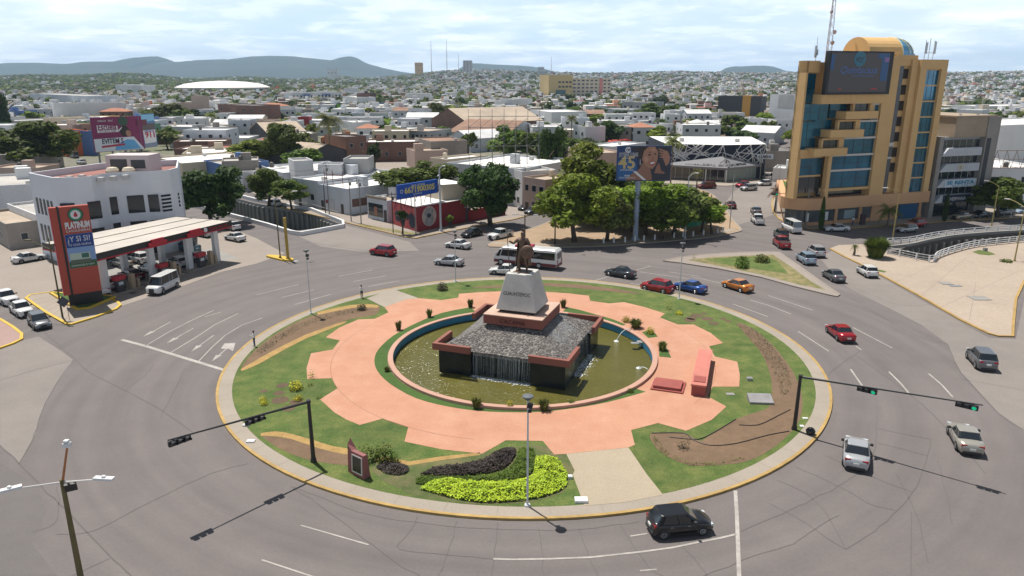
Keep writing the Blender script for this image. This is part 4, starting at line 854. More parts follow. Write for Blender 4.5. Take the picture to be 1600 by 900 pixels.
def car_meshes(st):
 if st in CM: return CM[st]
 s = ST[st]; W = s['W']/2; wb = s['wb']/2; r = s['r']; zb = .22; top = s['top']; out = {}
 b = MB(); secs = []
 xs = [t[0] for t in top]; L = s['nose']-s['tail']
 for x, zt in top:
  e = min(abs(x-s['nose']), abs(x-s['tail'])); k = 1-.20*max(0, 1-e/.42)**1.6
  w_ = W*k; zl = zb+(.12 if e < .05 else 0)
  secs.append([(x, -w_*.88, zl), (x, -w_*.99, zl+.10), (x, -w_, zl+(zt-zl)*.55), (x, -w_*.985, zt-.13), (x, -w_*.90, zt-.02), (x, -w_*.6, zt+.015), (x, 0, zt+.025)])
 n = 13; P_ = []
 for sc_ in secs: P_ += sc_ + [(x, -y, z) for x, y, z in sc_[-2::-1]]
 F = [(i*n+j, i*n+j+1, (i+1)*n+j+1, (i+1)*n+j) for i in range(len(secs)-1) for j in range(n-1)]
 F += [(i*n+n-1, i*n, (i+1)*n, (i+1)*n+n-1) for i in range(len(secs)-1)]
 F += [tuple(range(n-1, -1, -1)), tuple((len(secs)-1)*n+j for j in range(n))]
 F = [f[::-1] for f in F]
 b.add(P_, F, 0)
 for sx in (-1, 1):
  for sy in (-1, 1):
   x = sx*wb; pts = [(x+(r+.07)*cos(a*pi/10), sy*(W+.006), r+(r+.07)*sin(a*pi/10)) for a in range(11)]+[(x-(r+.07), sy*(W+.006), zb), (x+(r+.07), sy*(W+.006), zb)]
   b.add(pts, [tuple(range(13))], 1)
 b.box(s['tail']+.35, s['nose']-.35, -W*.85, W*.85, .14, zb+.05, 1)
 for y in (-1, 1):
  for x in (.95 if st != 'van' else 1.3, -.1, -1.05): b.box(x-.008, x+.008, y*(W+.002)-.004, y*(W+.002)+.004, zb+.18, .9, 1)
  b.box(-wb+r+.1, wb-r-.1, y*(W+.004)-.006, y*(W+.004)+.006, zb, zb+.1, 1)
 if st == 'pickup': b.box(-2.6,-1.02,-W+.1,W-.1,1.13,1.145,1)
 x0, x1, x2, x3, zr = s['gh']; zb2 = min(t[1] for t in top if x3-.1 <= t[0] <= x0+.1)-.04; wt = W*.76; wl = W*.93
 out['body'] = b
 g_ = MB()
 lo = [(x0, -wl*.86), (x0-.28, -wl), (x3+.2, -wl), (x3, -wl*.86), (x3, wl*.86), (x3+.2, wl), (x0-.28, wl), (x0, wl*.86)]
 hi = [(x1, -wt*.84), (x1-.2, -wt), (x2+.1, -wt), (x2, -wt*.84), (x2, wt*.84), (x2+.1, wt), (x1-.2, wt), (x1, wt*.84)]
 g_.add([(x, y, zb2) for x, y in lo]+[(x, y, zr-.05) for x, y in hi], [(i, 8+i, 8+(i+1) % 8, (i+1) % 8) for i in range(8)]+[tuple(range(8, 16))])
 out['glasshouse'] = g_
 rf = MB(); inn = [(x*.97+(-.02), y*.86) for x, y in hi]
 k = len(hi); rf.add([(x, y, zr-.06) for x, y in hi]+[(x, y*1.0, zr-.025) for x, y in hi]+[(x, y, zr) for x, y in inn], [(i, k+i, k+(i+1) % k, (i+1) % k) for i in range(k)]+[(k+i, 2*k+i, 2*k+(i+1) % k, k+(i+1) % k) for i in range(k)]+[tuple(range(2*k, 3*k))])
 def pill(i, a, c, wd=.06):
  for y in (-1, 1):
   p0 = Vector((a, y*(wl+.004), zb2)); p1 = Vector((c, y*(wt+.004), zr-.05)); d = Vector((wd, 0, 0))
   rf.add([p0-d, p0+d, p1+d*.8, p1-d*.8], [(0,1,2,3), (3,2,1,0)])
 pill(0, x0-.28, x1-.2, .05); pill(1, x3+.25, x2+.15, .10 if st != 'hatch' else .14)
 if st in ('suv','van','minivan'): pill(2, (x3+x0)/2-.7, (x1+x2)/2-.6, .05)
 pill(3, (x0+x3)/2+.05, (x1+x2)/2+.08, .035)
 out['roof'] = rf
 wh = MB(); wh.T = Matrix.Rotation(pi/2, 4, 'X'); wh.lathe([(r*.6,-.11),(r*.93,-.11),(r,-.07),(r,.07),(r*.93,.11),(r*.6,.11)], n=16); out['wheel'] = wh
 ri = MB(); ri.T = Matrix.Rotation(pi/2, 4, 'X'); ri.lathe([(r*.62,-.118),(r*.58,-.125),(r*.15,-.105)], n=16); ri.lathe([(r*.15,.105),(r*.58,.125),(r*.62,.118)], n=16)
 for i in range(5):
  a = 2*pi*i/5
  for s_ in (-1, 1): ri.add([(r*.15*cos(a-.5), r*.15*sin(a-.5), s_*.128), (r*.15*cos(a+.5), r*.15*sin(a+.5), s_*.128), (r*.55*cos(a+.2), r*.55*sin(a+.2), s_*.13), (r*.55*cos(a-.2), r*.55*sin(a-.2), s_*.13)], [(0,1,2,3),(3,2,1,0)], 0)
 out['rim'] = ri
 zn = top[1][1]; zt_ = top[-2][1]; nw = W*.80
 hl = MB(); hl.box(-.12, .03, -.22, .22, -.07, .07); out['headlight'] = hl; out['hlpos'] = [(s['nose']-.08, y*(W*.62), zn-.06) for y in (-1, 1)]
 tl = MB(); tl.box(-.03, .14, -.19, .19, -.09, .10); out['taillight'] = tl; out['tlpos'] = [(s['tail']+.06, y*(W*.64), zt_-.14) for y in (-1, 1)]
 bp_ = MB(); bp_.box(s['nose']-.10, s['nose']+.05, -W*.62, W*.62, .26, .40, 0); bp_.box(s['nose']-.10, s['nose']+.03, -W*.36, W*.36, .39, zn-.06, 0)
 out['front_grille'] = bp_; bp_ = MB(); bp_.box(s['tail']-.05, s['tail']+.10, -W*.7, W*.7, .24, .40, 0); out['rear_bumper'] = bp_
 pt = MB(); pt.box(s['tail']-.06, s['tail']+.04, -.2, .2, zt_-.42, zt_-.27); out['number_plate'] = pt
 mi = MB(); mi.box(-.08, .10, -.10, .10, -.06, .08); out['mirror'] = mi; out['mpos'] = [(x0-.45, y*(W+.10), zb2+.12) for y in (-1, 1)]
 hd = MB()
 for x in (.35, -.75):
  for y in (-1, 1): hd.box(x-.1, x+.1, y*(W+.01)-.012, y*(W+.01)+.012, .78 if st != 'van' else 1.0, .81 if st != 'van' else 1.03)
 out['door_handles'] = hd
 CM[st] = {k: (v.mesh(st+'_'+k, k in ('body', 'wheel', 'rim')) if isinstance(v, MB) else v) for k, v in out.items()}
 d = CM[st]
 for k, ms in (('body', (PAINT['white'], trimm)), ('glasshouse', (carglass,)), ('roof', (PAINT['white'],)), ('wheel', (tyre,)), ('rim', (rimm,)), ('headlight', (lampg,)), ('taillight', (redl,)), ('front_grille', (trimm,)), ('rear_bumper', (trimm,)), ('number_plate', (platem,)), ('mirror', (trimm,)), ('door_handles', (rimm,))):
  for m in ms: d[k].materials.append(m)
 return d
def inst(name, me, parent, loc=(0,0,0), rz=0, m0=None):
 o = bpy.data.objects.new(name, me); C.objects.link(o); o.parent = parent; o.location = loc; o.rotation_euler.z = rz
 if m0: o.material_slots[0].link = 'OBJECT'; o.material_slots[0].material = m0
 return o
CATS = dict(sedan='car', oldsedan='car', hatch='car', suv='suv', pickup='pickup truck', minivan='minivan', van='van')
NAMES = dict(sedan='sedan_car', oldsedan='sedan_car', hatch='hatchback_car', suv='suv', pickup='pickup_truck', minivan='minivan', van='passenger_van')
CARSPOTS = []
def car(st, col, label, rear, front, side=0, group=None, roofcol=None, z=.02, k=1.0):
 """rear/front: where the wheels of the visible side (side=+1 left side, -1 right side, 0 centre line) touch the ground"""
 a = Vector((*G(*rear), 0)); c = Vector((*G(*front), 0)); d = (c-a).normalized(); n = Vector((-d.y, d.x, 0)); s = ST[st]; d_ = car_meshes(st)
 ctr = (a+c)/2 - n*side*(s['W']/2); t = thing(NAMES[st], label, CATS[st], (ctr.x, ctr.y, z), atan2(d.y, d.x), group or 'cars driving through the junction'); t.scale = (k,k,k)
 CARSPOTS.append((label, round((c-a).length, 1), s['wb']))
 m = PAINT[col]; inst('body', d_['body'], t, m0=m); inst('glasshouse', d_['glasshouse'], t); inst('roof', d_['roof'], t, m0=PAINT[roofcol or col])
 for sx in (-1, 1):
  for sy in (-1, 1):
   w_ = inst('wheel', d_['wheel'], t, (sx*s['wb']/2, sy*(s['W']/2-.09), s['r'])); inst('rim', d_['rim'], w_)
 for p in d_['hlpos']: inst('headlight', d_['headlight'], t, p)
 for p in d_['tlpos']: inst('taillight', d_['taillight'], t, p)
 for p in d_['mpos']: inst('mirror', d_['mirror'], t, p)
 inst('front_grille', d_['front_grille'], t); inst('rear_bumper', d_['rear_bumper'], t); inst('number_plate', d_['number_plate'], t); inst('door_handles', d_['door_handles'], t)
 return t
GP = 'parked cars'; GS = 'cars at the filling station'; GD = 'cars driving round the roundabout'
car('hatch','black','black compact hatchback driving right at the bottom of the roundabout',(1037,844.6),(1097.7,838),-1,GD)
car('sedan','silver','silver sedan seen from behind over the traffic mast shadow',(1336,737),(1337,697),0,GD)
car('oldsedan','beige','beige older sedan driving away at the lower right',(1492,703),(1479,678),1,GD)
car('suv','grey','grey compact suv at the right beyond the lane marks',(1522.5,576),(1509,560),1,GD)
car('oldsedan','red','dark red older sedan alone on the right lanes of the roundabout',(1308,534),(1290,519),1,GD)
car('sedan','orange','orange sedan, last of the row behind the roundabout',(1156,457.5),(1132.5,450),1,GD)
car('sedan','blue','bright blue sedan between the red suv and the orange sedan',(1086,460),(1058,453.5),1,GD)
car('suv','red','bright red suv just left of the blue sedan',(1035.5,460.5),(1007.5,454.5),1,GD)
car('sedan','dark','dark blue grey sedan right of the monument on the far lanes',(978,436.5),(950,431.5),1,GD)
car('sedan','white','white sedan partly hidden behind the statue pedestal',(799,431.5),(773.4,430),1,GD)
car('sedan','silver','silver sedan left of the monument by the far lamp post',(711,417.3),(684.6,415),1,GD)
car('sedan','white','white fastback sedan just below the black sedan behind the roundabout',(723,390.5),(699.3,387.6),1,GD)
car('sedan','black','black sedan coming out of the side street by the red mural house',(751,368.6),(735.6,372),1,GD)
car('pickup','white','white pickup truck waiting at the tip of the park',(797,371.5),(777.5,376),1,GD)
car('suv','red','red suv driving left past the end of the canal parapet',(605,402),(582,399),1,GD)
car('van','white','white passenger van turning in front of the filling station',(278,448.7),(255.5,459.7),1,GD)
car('hatch','grey','grey hatchback first in the queue at the lower left kerb island',(43,507),(54.5,518),-1,GD)
car('pickup','white','white covered small pickup second in the queue at the far left',(14,489),(27,498),-1,GD, k=.9)
car('pickup','white','white pickup cut by the left edge, last in the queue',(-9,472),(4,479),-1,GD, k=.95)
car('sedan','white','white sedan parked alone left of the orange price sign',(34,412.5),(65,407),-1,GP)
car('van','white','white minibus seen from behind before the tower',(1235,365),(1222,359),1)
car('suv','brown','dark brown suv between the white minibus and the red pickup',(1215,375),(1208,369),1)
car('pickup','red','bright red pickup truck driving away left of the two light suvs',(1216,388.5),(1207,381.5),1)
car('suv','silver','silver suv just behind the light blue suv',(1271,403),(1260,395),1)
car('suv','lightblue','light blue suv beside the point of the triangular island',(1254.5,413.7),(1244.5,407),1)
car('sedan','grey','dark grey sedan driving away at the tip of the triangular island',(1297.5,440),(1286,433),1)
car('hatch','white','white hatchback by the yellow kerb of the right plaza',(1351,434),(1339,426.5),1)
car('hatch','silver','silver hatchback parked by the start of the canal railing',(1431,363.5),(1414,364.8),1,GP)
car('oldsedan','white','white sedan standing before the tower podium',(1320,362.8),(1300,363),1,GP)
car('hatch','red','dark red car parked in shade before the blue gate',(1446,355),(1427,356.5),1,GP)
car('pickup','tan','tan pickup parked before the grey office building',(1519,343),(1500,345.3),1,GP)
car('sedan','dark','dark sedan parked right behind the tan pickup',(1545,340.5),(1529,342),1,GP)
car('suv','grey','grey green suv parked under the leafy tree at the right',(1585,336.5),(1567,338),1,GP)
car('sedan','lightblue','pale blue car cut by the right edge of the picture',(1612,334),(1594,335.5),1,GP)
car('minivan','maroon','dark red minivan before the zigzag showroom',(1115,295),(1097,295.5),1)
car('hatch','red','small red car half hidden by a silver suv at the showroom',(1171,292),(1157,293.5),1)
car('suv','silver','pale silver suv turning near the showroom corner',(1181,298),(1166,299),1)
car('hatch','white','small white car at the right end of the showroom',(1204,290.5),(1190,291),1)
car('suv','white','white suv parked at the right flank of the showroom',(1196,282),(1188,279),1,GP)
car('suv','white','white suv parked next to the red car by the white wall',(1207,281),(1200,278),1,GP)
car('hatch','red','red car parked second by the white wall left of the tower',(1219,280),(1213,277),1,GP)
car('suv','darkblue','dark blue suv parked by the white wall next to the tower podium',(1235,280),(1228,277),1,GP)
car('sedan','grey','grey sedan just beyond the white pickup in the side street',(1176,336),(1172,331),1)
car('pickup','white','white pickup seen from behind in the side street left of the tower',(1179,352),(1172,345),1)
car('sedan','maroon','dark red sedan behind the right corner of the park',(1138,327),(1132,322),1)
car('hatch','maroon','dark car passing behind the tall cypress left of the tower',(1231,293),(1222,294),1)
car('hatch','white','pale hatchback parked in tree shade by the left canal',(431,325),(417,321),1,GP)
car('hatch','grey','grey small car parked by the pink shop behind the park',(843,334),(832,336),1,GP)
car('sedan','black','dark car parked nose in next to the small grey car',(832,328),(824,330),1,GP)
car('sedan','white','white sedan at the right end of the filling station',(371,379.5),(350,375),1,GS)
car('pickup','teal','dark teal pickup under the right end of the canopy',(296,396),(275,391),1,GS)
car('pickup','silver','grey pickup in the shade at the far right of the canopy',(318,372),(300,368),1,GS)
car('suv','white','white utility truck behind the canopy column at the right',(363,362),(347,358),1,GS)
car('hatch','white','white hatchback at the right pump island, nearer the road',(280,420),(262,415),1,GS)
car('sedan','white','white sedan beside the white hatchback near the right pump',(307,411),(290,407),1,GS)
car('sedan','white','white sedan seen from behind in the middle of the forecourt',(237,430.5),(216,424.5),1,GS)
car('suv','white','white suv with open roof window deeper under the canopy',(221,415),(199,409),1,GS)
car('sedan','beige','cream sedan next to the dark red car under the canopy',(190,421),(172,415),1,GS)
car('oldsedan','maroon','dark red sedan in the shade behind the left pump',(206,440),(187,435),1,GS)
car('sedan','white','white sedan just right of the orange price sign',(172,454),(158,448),1,GS)
car('sedan','white','white car hidden behind the orange price sign',(150,465),(130,459),1,GS)
car('hatch','red','red car peeping out left of the orange price sign',(113,441),(102,437),1,GS)
car('suv','white','white suv in the street behind the left trees, nearer one',(128,258),(118,256),1,GP)
car('van','white','white van before the orange shop front in the upper left',(134,239),(122,240),1,GP)
car('hatch','maroon','dark red car beside the white van at the orange shop front',(147,238),(139,238.5),1,GP)
car('van','grey','grey van parked behind the round leafy tree at the upper left',(116,248),(108,246),1,GP)
def bus():
 a = Vector((*G(841.7,420.3), 0)); c = Vector((*G(782.8,414.2), 0)); d = (c-a).normalized(); n = Vector((-d.y, d.x, 0)); wb = (c-a).length; W = 1.2
 ctr = (a+c)/2-n*W; t = thing('city_bus', 'white city bus with burgundy skirt and red roof hatch passing behind the statue', 'bus', (ctr.x, ctr.y, .02), atan2(d.y, d.x))
 f = wb/2+1.0; r = -wb/2-2.7; H_ = 2.95
 b = MB(); prof = [(f+.15,.45),(f+.2,1.0),(f-.05,1.5),(f-.75,2.45),(f-1.3,2.8),(r+.3,H_),(r,H_-.3),(r-.08,1.2),(r,.4)]
 n_ = len(prof); P_ = []
 for y in (-W, -W+.12, W-.12, W):
  for x, z in prof: k = 1 if abs(y) < W else 0; P_.append((x, y, z+(.0 if k else -.08 if z > 2.3 else 0)))
 for j in range(3): b.add(P_, [], 0) if False else None
 F = [(j*n_+i, j*n_+(i+1) % n_, (j+1)*n_+(i+1) % n_, (j+1)*n_+i) for j in range(3) for i in range(n_)]+[tuple(range(n_)), tuple(3*n_+i for i in range(n_-1, -1, -1))]
 b.add(P_, [f_[::-1] for f_ in F], 0)
 b.build('body', PAINT['white'], t)
 b = MB()
 for y in (-1, 1): b.box(r+.05, f+.1, y*(W+.008)-.006, y*(W+.008)+.006, .42, .88)
 b.box(f+.12, f+.23, -W*.95, W*.95, .42, .85); b.box(r-.10, r+.0, -W, W, .42, .85); b.build('burgundy_skirt', mat('burgundy_paint', (.14,.015,.025), .4), t)
 for y in (-1, 1):
  b = MB(); yy = y*(W+.012); b.add([(r+.25, yy, 1.45), (f-.9, yy, 1.45), (f-1.25, yy, 2.42), (r+.25, yy, 2.5)], [(0,1,2,3), (3,2,1,0)]); sw = b.build('side_windows', carglass, t)
  b = MB(); b.add([(f-.75, yy, 1.35), (f-.2, yy, 1.35), (f-.8, yy, 2.35), (f-1.1, yy, 2.35)], [(0,1,2,3), (3,2,1,0)]); b.build('cab_window', carglass, t)
  b = MB()
  for i in range(6): x = r+1.3+i*(f-r-2.6)/6; b.box(x-.03, x+.03, yy+y*.004-.004, yy+y*.004+.004, 1.45, 2.45)
  b.build('window_bars', trimm, sw)
 b = MB(); b.add([(f+.02,-W*.9,1.45),(f+.02,W*.9,1.45),(f-.70,W*.85,2.42),(f-.70,-W*.85,2.42)], [(0,1,2,3),(3,2,1,0)]); b.build('windscreen', carglass, t)
 b = MB(); b.box(r+.0-.1, r-.03, -W*.7, W*.7, 1.6, 2.4); b.build('rear_window', carglass, t)
 b = MB(); b.box(-1.6, .9, -.85, .85, H_-.08, H_+.22); b.build('roof_hatch', mat('bus_red', (.33,.02,.035), .5), t)
 for x in (wb/2, -wb/2):
  for y in (-1, 1):
   w_ = MB(); w_.T = Matrix.Rotation(pi/2, 4, 'X'); w_.lathe([(.25,-.14),(.45,-.14),(.48,-.08),(.48,.08),(.45,.14),(.25,.14)], n=18); o = w_.build('wheel', tyre, t, loc=(x, y*(W-.06), .48))
   w_ = MB(); w_.T = Matrix.Rotation(pi/2, 4, 'X'); w_.lathe([(.28,-.15),(.1,-.17)], n=14); w_.lathe([(.1,.17),(.28,.15)], n=14); w_.build('rim', rimm, o)
 for y in (-1, 1):
  b = MB(); b.box(f+.05, f+.24, y*.85-.18, y*.85+.18, .9, 1.12); b.build('headlight', lampg, t)
  b = MB(); b.box(r-.13, r, y*.95-.12, y*.95+.12, 1.0, 1.5); b.build('taillight', redl, t)
  b = MB(); b.box(f-.4, f-.2, y*(W+.25)-.08, y*(W+.25)+.08, 1.5, 1.95); b.build('mirror', PAINT['white'], t)
bus()
# ================================================================ trees
LEAF = {}
def leafmat(n, c, c2): LEAF[n] = mat('leaves_'+n, c, .65, var=.25, sc=.5, col2=c2, island=.38, spec=.25); return LEAF[n]
leafmat('green', (.090,.145,.021), (.135,.195,.028)); leafmat('lime', (.165,.235,.022), (.225,.29,.030)); leafmat('dark', (.040,.074,.016), (.066,.106,.022)); leafmat('olive', (.118,.145,.030), (.165,.185,.045)); leafmat('grey', (.085,.112,.050), (.12,.14,.07))
for m in LEAF.values():
 t_ = m.node_tree; bs = t_.nodes['Principled BSDF']; tr = t_.nodes.new('ShaderNodeBsdfTranslucent'); ms = t_.nodes.new('ShaderNodeMixShader'); ms.inputs[0].default_value = .36; src = bs.inputs['Base Color'].links[0].from_socket
 t_.links.new(src, tr.inputs[0]); t_.links.new(bs.outputs[0], ms.inputs[1]); t_.links.new(tr.outputs[0], ms.inputs[2]); t_.links.new(ms.outputs[0], t_.nodes['Material Output'].inputs[0])
bark = mat('bark', (.10,.075,.055), .95, var=.3, sc=3); palmb = mat('palm_bark', (.16,.13,.10), .95, var=.3, sc=3)
def crown_mesh(seed, nleaf, lsize, flat=.75, nclump=26, spread=1.0):
 """unit crown: radius about 1, height from -flat to +flat"""
 rnd = random.Random(seed); cl = []
 for i in range(nclump):
  while True:
   p = Vector((rnd.uniform(-1,1), rnd.uniform(-1,1), rnd.uniform(-1,1)))
   if .35 < p.length < 1: break
  p = p.normalized()*rnd.uniform(.30,.88); cl.append((Vector((p.x*spread, p.y*spread, p.z*flat)), rnd.choice((.15,.2,.26,.34,.4))*rnd.uniform(.85,1.1)))
 cl += [(Vector((rnd.uniform(-.3,.3), rnd.uniform(-.3,.3), rnd.uniform(-.2,.3)*flat)), .45) for i in range(3)]
 V = []; F = []; w = [r*r for _, r in cl]
 for i in range(nleaf):
  c, r = rnd.choices(cl, w)[0]; d = Vector((rnd.gauss(0,1), rnd.gauss(0,1), rnd.gauss(.25,1))).normalized(); rr = r*(rnd.random()**.35)*1.05
  p = c+Vector((d.x*rr, d.y*rr, d.z*rr*.8)); nrm = (d+Vector((rnd.gauss(0,.6), rnd.gauss(0,.6), rnd.gauss(.3,.6)))).normalized()
  t = nrm.cross(Vector((rnd.gauss(0,1), rnd.gauss(0,1), rnd.gauss(0,1)))).normalized(); u = nrm.cross(t); s = lsize*rnd.uniform(.6,1.3)
  o = len(V); V += [p-t*s, p-u*s*.55, p+t*s, p+u*s*.55]; F.append((o, o+1, o+2, o+3))
 me = bpy.data.meshes.new('crown'); me.from_pydata([tuple(v) for v in V], [], F); me.update(); return me
CR = {}
def crown(kind, seed, n, ls, flat, leaf, **k):
 key = (kind, seed, leaf)
 if key not in CR: me = crown_mesh(seed, n, ls, flat, **k); me.materials.append(LEAF[leaf]); CR[key] = me
 return CR[key]
def trunk_mesh(seed):
 key = ('trunk', seed)
 if key in CR: return CR[key]
 rnd = random.Random(seed); b = MB(); lean = Vector((rnd.uniform(-.08,.08), rnd.uniform(-.08,.08), 0)); top = Vector((0,0,.55))+lean
 b.cyl((0,0,0), top, .045, .03, 7)
 for i in range(5):
  a = 2*pi*i/5+rnd.random(); q = top+Vector((cos(a)*.28, sin(a)*.28, .22+.15*rnd.random())); b.cyl(top*(.75+.05*i), q, .022, .012, 5); 
  for j in range(2): e = a+rnd.uniform(-.8,.8); b.cyl(q, q+Vector((cos(e)*.16, sin(e)*.16, .14)), .011, .005, 4)
 me = b.mesh('trunk', True); me.materials.append(bark); CR[key] = me; return me
NT = [0]
def tree(label, base, H_, R_, leaf='green', kind='near', seed=None, group=None, name='leafy_tree', flat=None, zc=None, world=False, z0=.12, cat='tree'):
 X, Y = base if world else G(*base, z=z0); NT[0] += 1; seed = NT[0] if seed is None else seed
 t = thing(name, label, cat, (X, Y, z0), random.uniform(0, 6.28) if kind != 'near' else 0, group)
 if kind == 'near': me = crown('near', seed % 7, 10500, .074, 1.0, leaf, nclump=42)
 elif kind == 'mid': me = crown('mid', seed % 6, 2600, .12, 1.0, leaf)
 else: me = crown('far', seed % 6, 700, .20, 1.0, leaf, nclump=14)
 ch = (H_*.40 if flat is None else flat/2); zc = H_-ch*.88 if zc is None else zc
 o = bpy.data.objects.new('crown', me); C.objects.link(o); o.parent = t; o.location = (0,0,zc); o.scale = (R_*1.12, R_*1.12, ch*1.08); o.rotation_euler.z = (seed*1.7) % 6.28
 o = bpy.data.objects.new('trunk', trunk_mesh(seed % 4)); C.objects.link(o); o.parent = t; o.scale = (H_, H_, max(.3*H_, zc)/.85)
 return t
def treepx(label, bx, by, ytop, width, leaf, kind='near', ybot=None, **k):
 H_ = Hh(bx, by, ytop, .12)-.12; X, Y = G(bx, by, .12); mpp = (Y*cos(PIT)+(CH)*sin(PIT))/FOC; R_ = width*mpp/2
 fl = None if ybot is None else (ybot-ytop)*mpp*1.02
 return tree(label, (bx, by), H_, R_, leaf, kind, flat=fl, **k)
GPk = 'trees in the park'
treepx('big dark leafy tree right of the white rounded building',331,352,266,96,'dark',ybot=345)
treepx('wide round green tree at the upper left before the orange shop front',60,266,195,112,'green',ybot=252)
treepx('tall dark tree cut by the left edge of the picture',2,215,132,38,'dark',ybot=208)
treepx('leafy tree by the left canal, left one of the pair',420,322,264,56,'green',ybot=311)
treepx('smaller tree by the left canal, right one of the pair',456,328,283,52,'green',ybot=314)
treepx('wide leafy tree behind the blue phone number billboard',655,330,257,98,'green',ybot=308)
treepx('tall dense dark tree beside the red mural house',766,352,256,84,'dark',ybot=344)
treepx('dense dark tree at the corner of the side street above the park',860,296,203,42,'dark',ybot=280)
treepx('bright green tree at the left end of the park',898,378,279,108,'lime',ybot=358,group=GPk)
treepx('tallest light green tree at the back of the park',917,342,240,108,'lime',ybot=326,group=GPk)
treepx('dark green tree at the back of the park left of the billboard column',968,340,260,84,'green',ybot=328,group=GPk)
treepx('small yellowish green tree just left of the billboard column',948,376,300,72,'olive',ybot=362,group=GPk)
treepx('bright tree directly right of the billboard column in the park',1010,368,284,98,'lime',ybot=354,group=GPk)
treepx('dull green spreading tree in the middle right of the park',1052,367,291,98,'olive',ybot=354,group=GPk)
treepx('bushy tree under the pale lamp in the park',1035,374,316,78,'green',ybot=362,group=GPk)
treepx('light green low tree towards the right end of the park',1096,362,311,74,'lime',ybot=350,group=GPk)
treepx('slim tree with reddish leaves at the right end of the park',1112,366,316,34,'olive',ybot=350,group=GPk)
treepx('shaded green tree in the back row of the park right of the billboard',1000,346,280,70,'green',ybot=330,group=GPk)
treepx('bushy green tree filling the back left of the park',930,355,292,80,'green',ybot=345,group=GPk)
treepx('olive tree filling the park middle behind the billboard column',988,362,296,76,'olive',ybot=352,group=GPk)
treepx('green tree in the back row of the park behind the pale lamp',1075,352,300,74,'green',ybot=344,group=GPk)
treepx('low dark tree at the back centre of the park',985,360,312,60,'dark',ybot=350,group=GPk)
treepx('round leafy tree over parked cars at the right edge',1558,340,281,80,'green',ybot=328)
treepx('dense dark street tree by the green roofed roof box',585,272,222,27,'dark',kind='mid',ybot=262)
treepx('round green tree left of the coconut palm',446,262,194,56,'green',ybot=246)
treepx('bright wide low tree below the round green tree',394,262,221,66,'lime',kind='mid',ybot=252)
treepx('mid green bushy tree behind the white stair house',474,272,230,64,'green',kind='mid',ybot=262)
treepx('leafy tree behind the steel billboard lattice',800,252,198,62,'green',kind='mid',ybot=245)
treepx('green tree right of the steel billboard lattice',836,255,207,54,'green',kind='mid',ybot=245)
treepx('bushy tree above the jewellery billboard, left one',922,232,191,44,'green',kind='mid',ybot=224)
treepx('dark bushy tree above the jewellery billboard, next to the red one',952,232,190,40,'dark',kind='mid',ybot=222)
treepx('broad dark tree right above the zigzag showroom',1160,242,206,58,'dark',kind='mid',ybot=230)
treepx('leafy tree upper left of the tall grey windowless block',1145,213,178,46,'green',kind='mid',ybot=200)
treepx('grey green loose tree behind the row of white houses',1068,220,195,52,'grey',kind='mid',ybot=216)
treepx('small bright tree left of the tall windowless block',1116,222,206,22,'lime',kind='mid',ybot=217)
treepx('green tree behind the white row houses near the white gable',1024,194,160,62,'green',kind='mid',ybot=190)
treepx('olive green tree behind the tower and grey office building',1510,206,178,42,'olive',kind='mid',ybot=200)
treepx('wide olive green tree at the upper right edge',1590,204,176,66,'olive',kind='mid',ybot=200)
treepx('green tree at the far left of the blank pink wall',265,196,160,54,'olive',kind='mid',ybot=188)
treepx('dark tree left of the white hospital block corner',1030,176,150,40,'dark',kind='mid',ybot=172)
treepx('brownish tree right of the white square billboard',690,200,162,40,'olive',kind='mid',ybot=195)
t = tree('low tree covered in red flame blossom above the jewellery billboard', (966,238), 5, 6.5, 'green', 'mid', flat=5)
for ch in t.children:
 if ch.name.startswith('crown'):
  me = ch.data.copy(); me.materials.clear(); me.materials.append(mat('flame_blossom', (.50,.06,.015), .7, island=.3)); ch.data = me
tree('small pollarded street tree with bare dark limbs before the pink mural', (629,366), 4.2, .9, 'dark', 'mid', flat=1.6, z0=.13)
tree('small sapling at the foot of the red mural wall', (703,355), 2.2, .7, 'lime', 'mid', flat=1.3)
def cypress(label, bx, by, ty, wd):
 H_ = Hh(bx, by, ty, .12)-.12; X, Y = G(bx, by, .12); R_ = wd*(Y*cos(PIT)+CH*sin(PIT))/FOC/2
 t = thing('cypress_tree', label, 'tree', (X, Y, .12), 0, 'columnar cypresses by the tower'); rnd = random.Random(bx); V = []; F = []
 for i in range(2200):
  z = rnd.random(); rr = R_*(sin(min(1, z*2.2+.25)*pi/2))*(1-z)**.55*(.7+.3*rnd.random()); a = rnd.uniform(0, 2*pi); p = Vector((cos(a)*rr, sin(a)*rr, .25+z*(H_-.25)))
  n = Vector((cos(a), sin(a), .3)).normalized(); tt = Vector((-sin(a), cos(a), rnd.gauss(0,.5))).normalized(); u = n.cross(tt)+n*rnd.gauss(0,.4); s = .16*rnd.uniform(.6,1.3); o = len(V)
  V += [p-tt*s*.6, p-u*s, p+tt*s*.6, p+u*s]; F.append((o, o+1, o+2, o+3))
 b = MB(); b.add(V, F); b.build('crown', LEAF['dark'], t); b = MB(); b.cyl((0,0,0), (0,0,H_*.7), .12, .04, 6); b.build('trunk', bark, t)
cypress('slim cypress furthest left of the tower beside the podium curve',1224,316,280,9)
cypress('slim cypress in the middle before the rounded podium corner',1231,344,297,11)
cypress('slim cypress in front of the podium windows right of the leaning pole',1282,360,308,11)
cypress('slim dark cypress before the grey office building',1475,346,302,12)
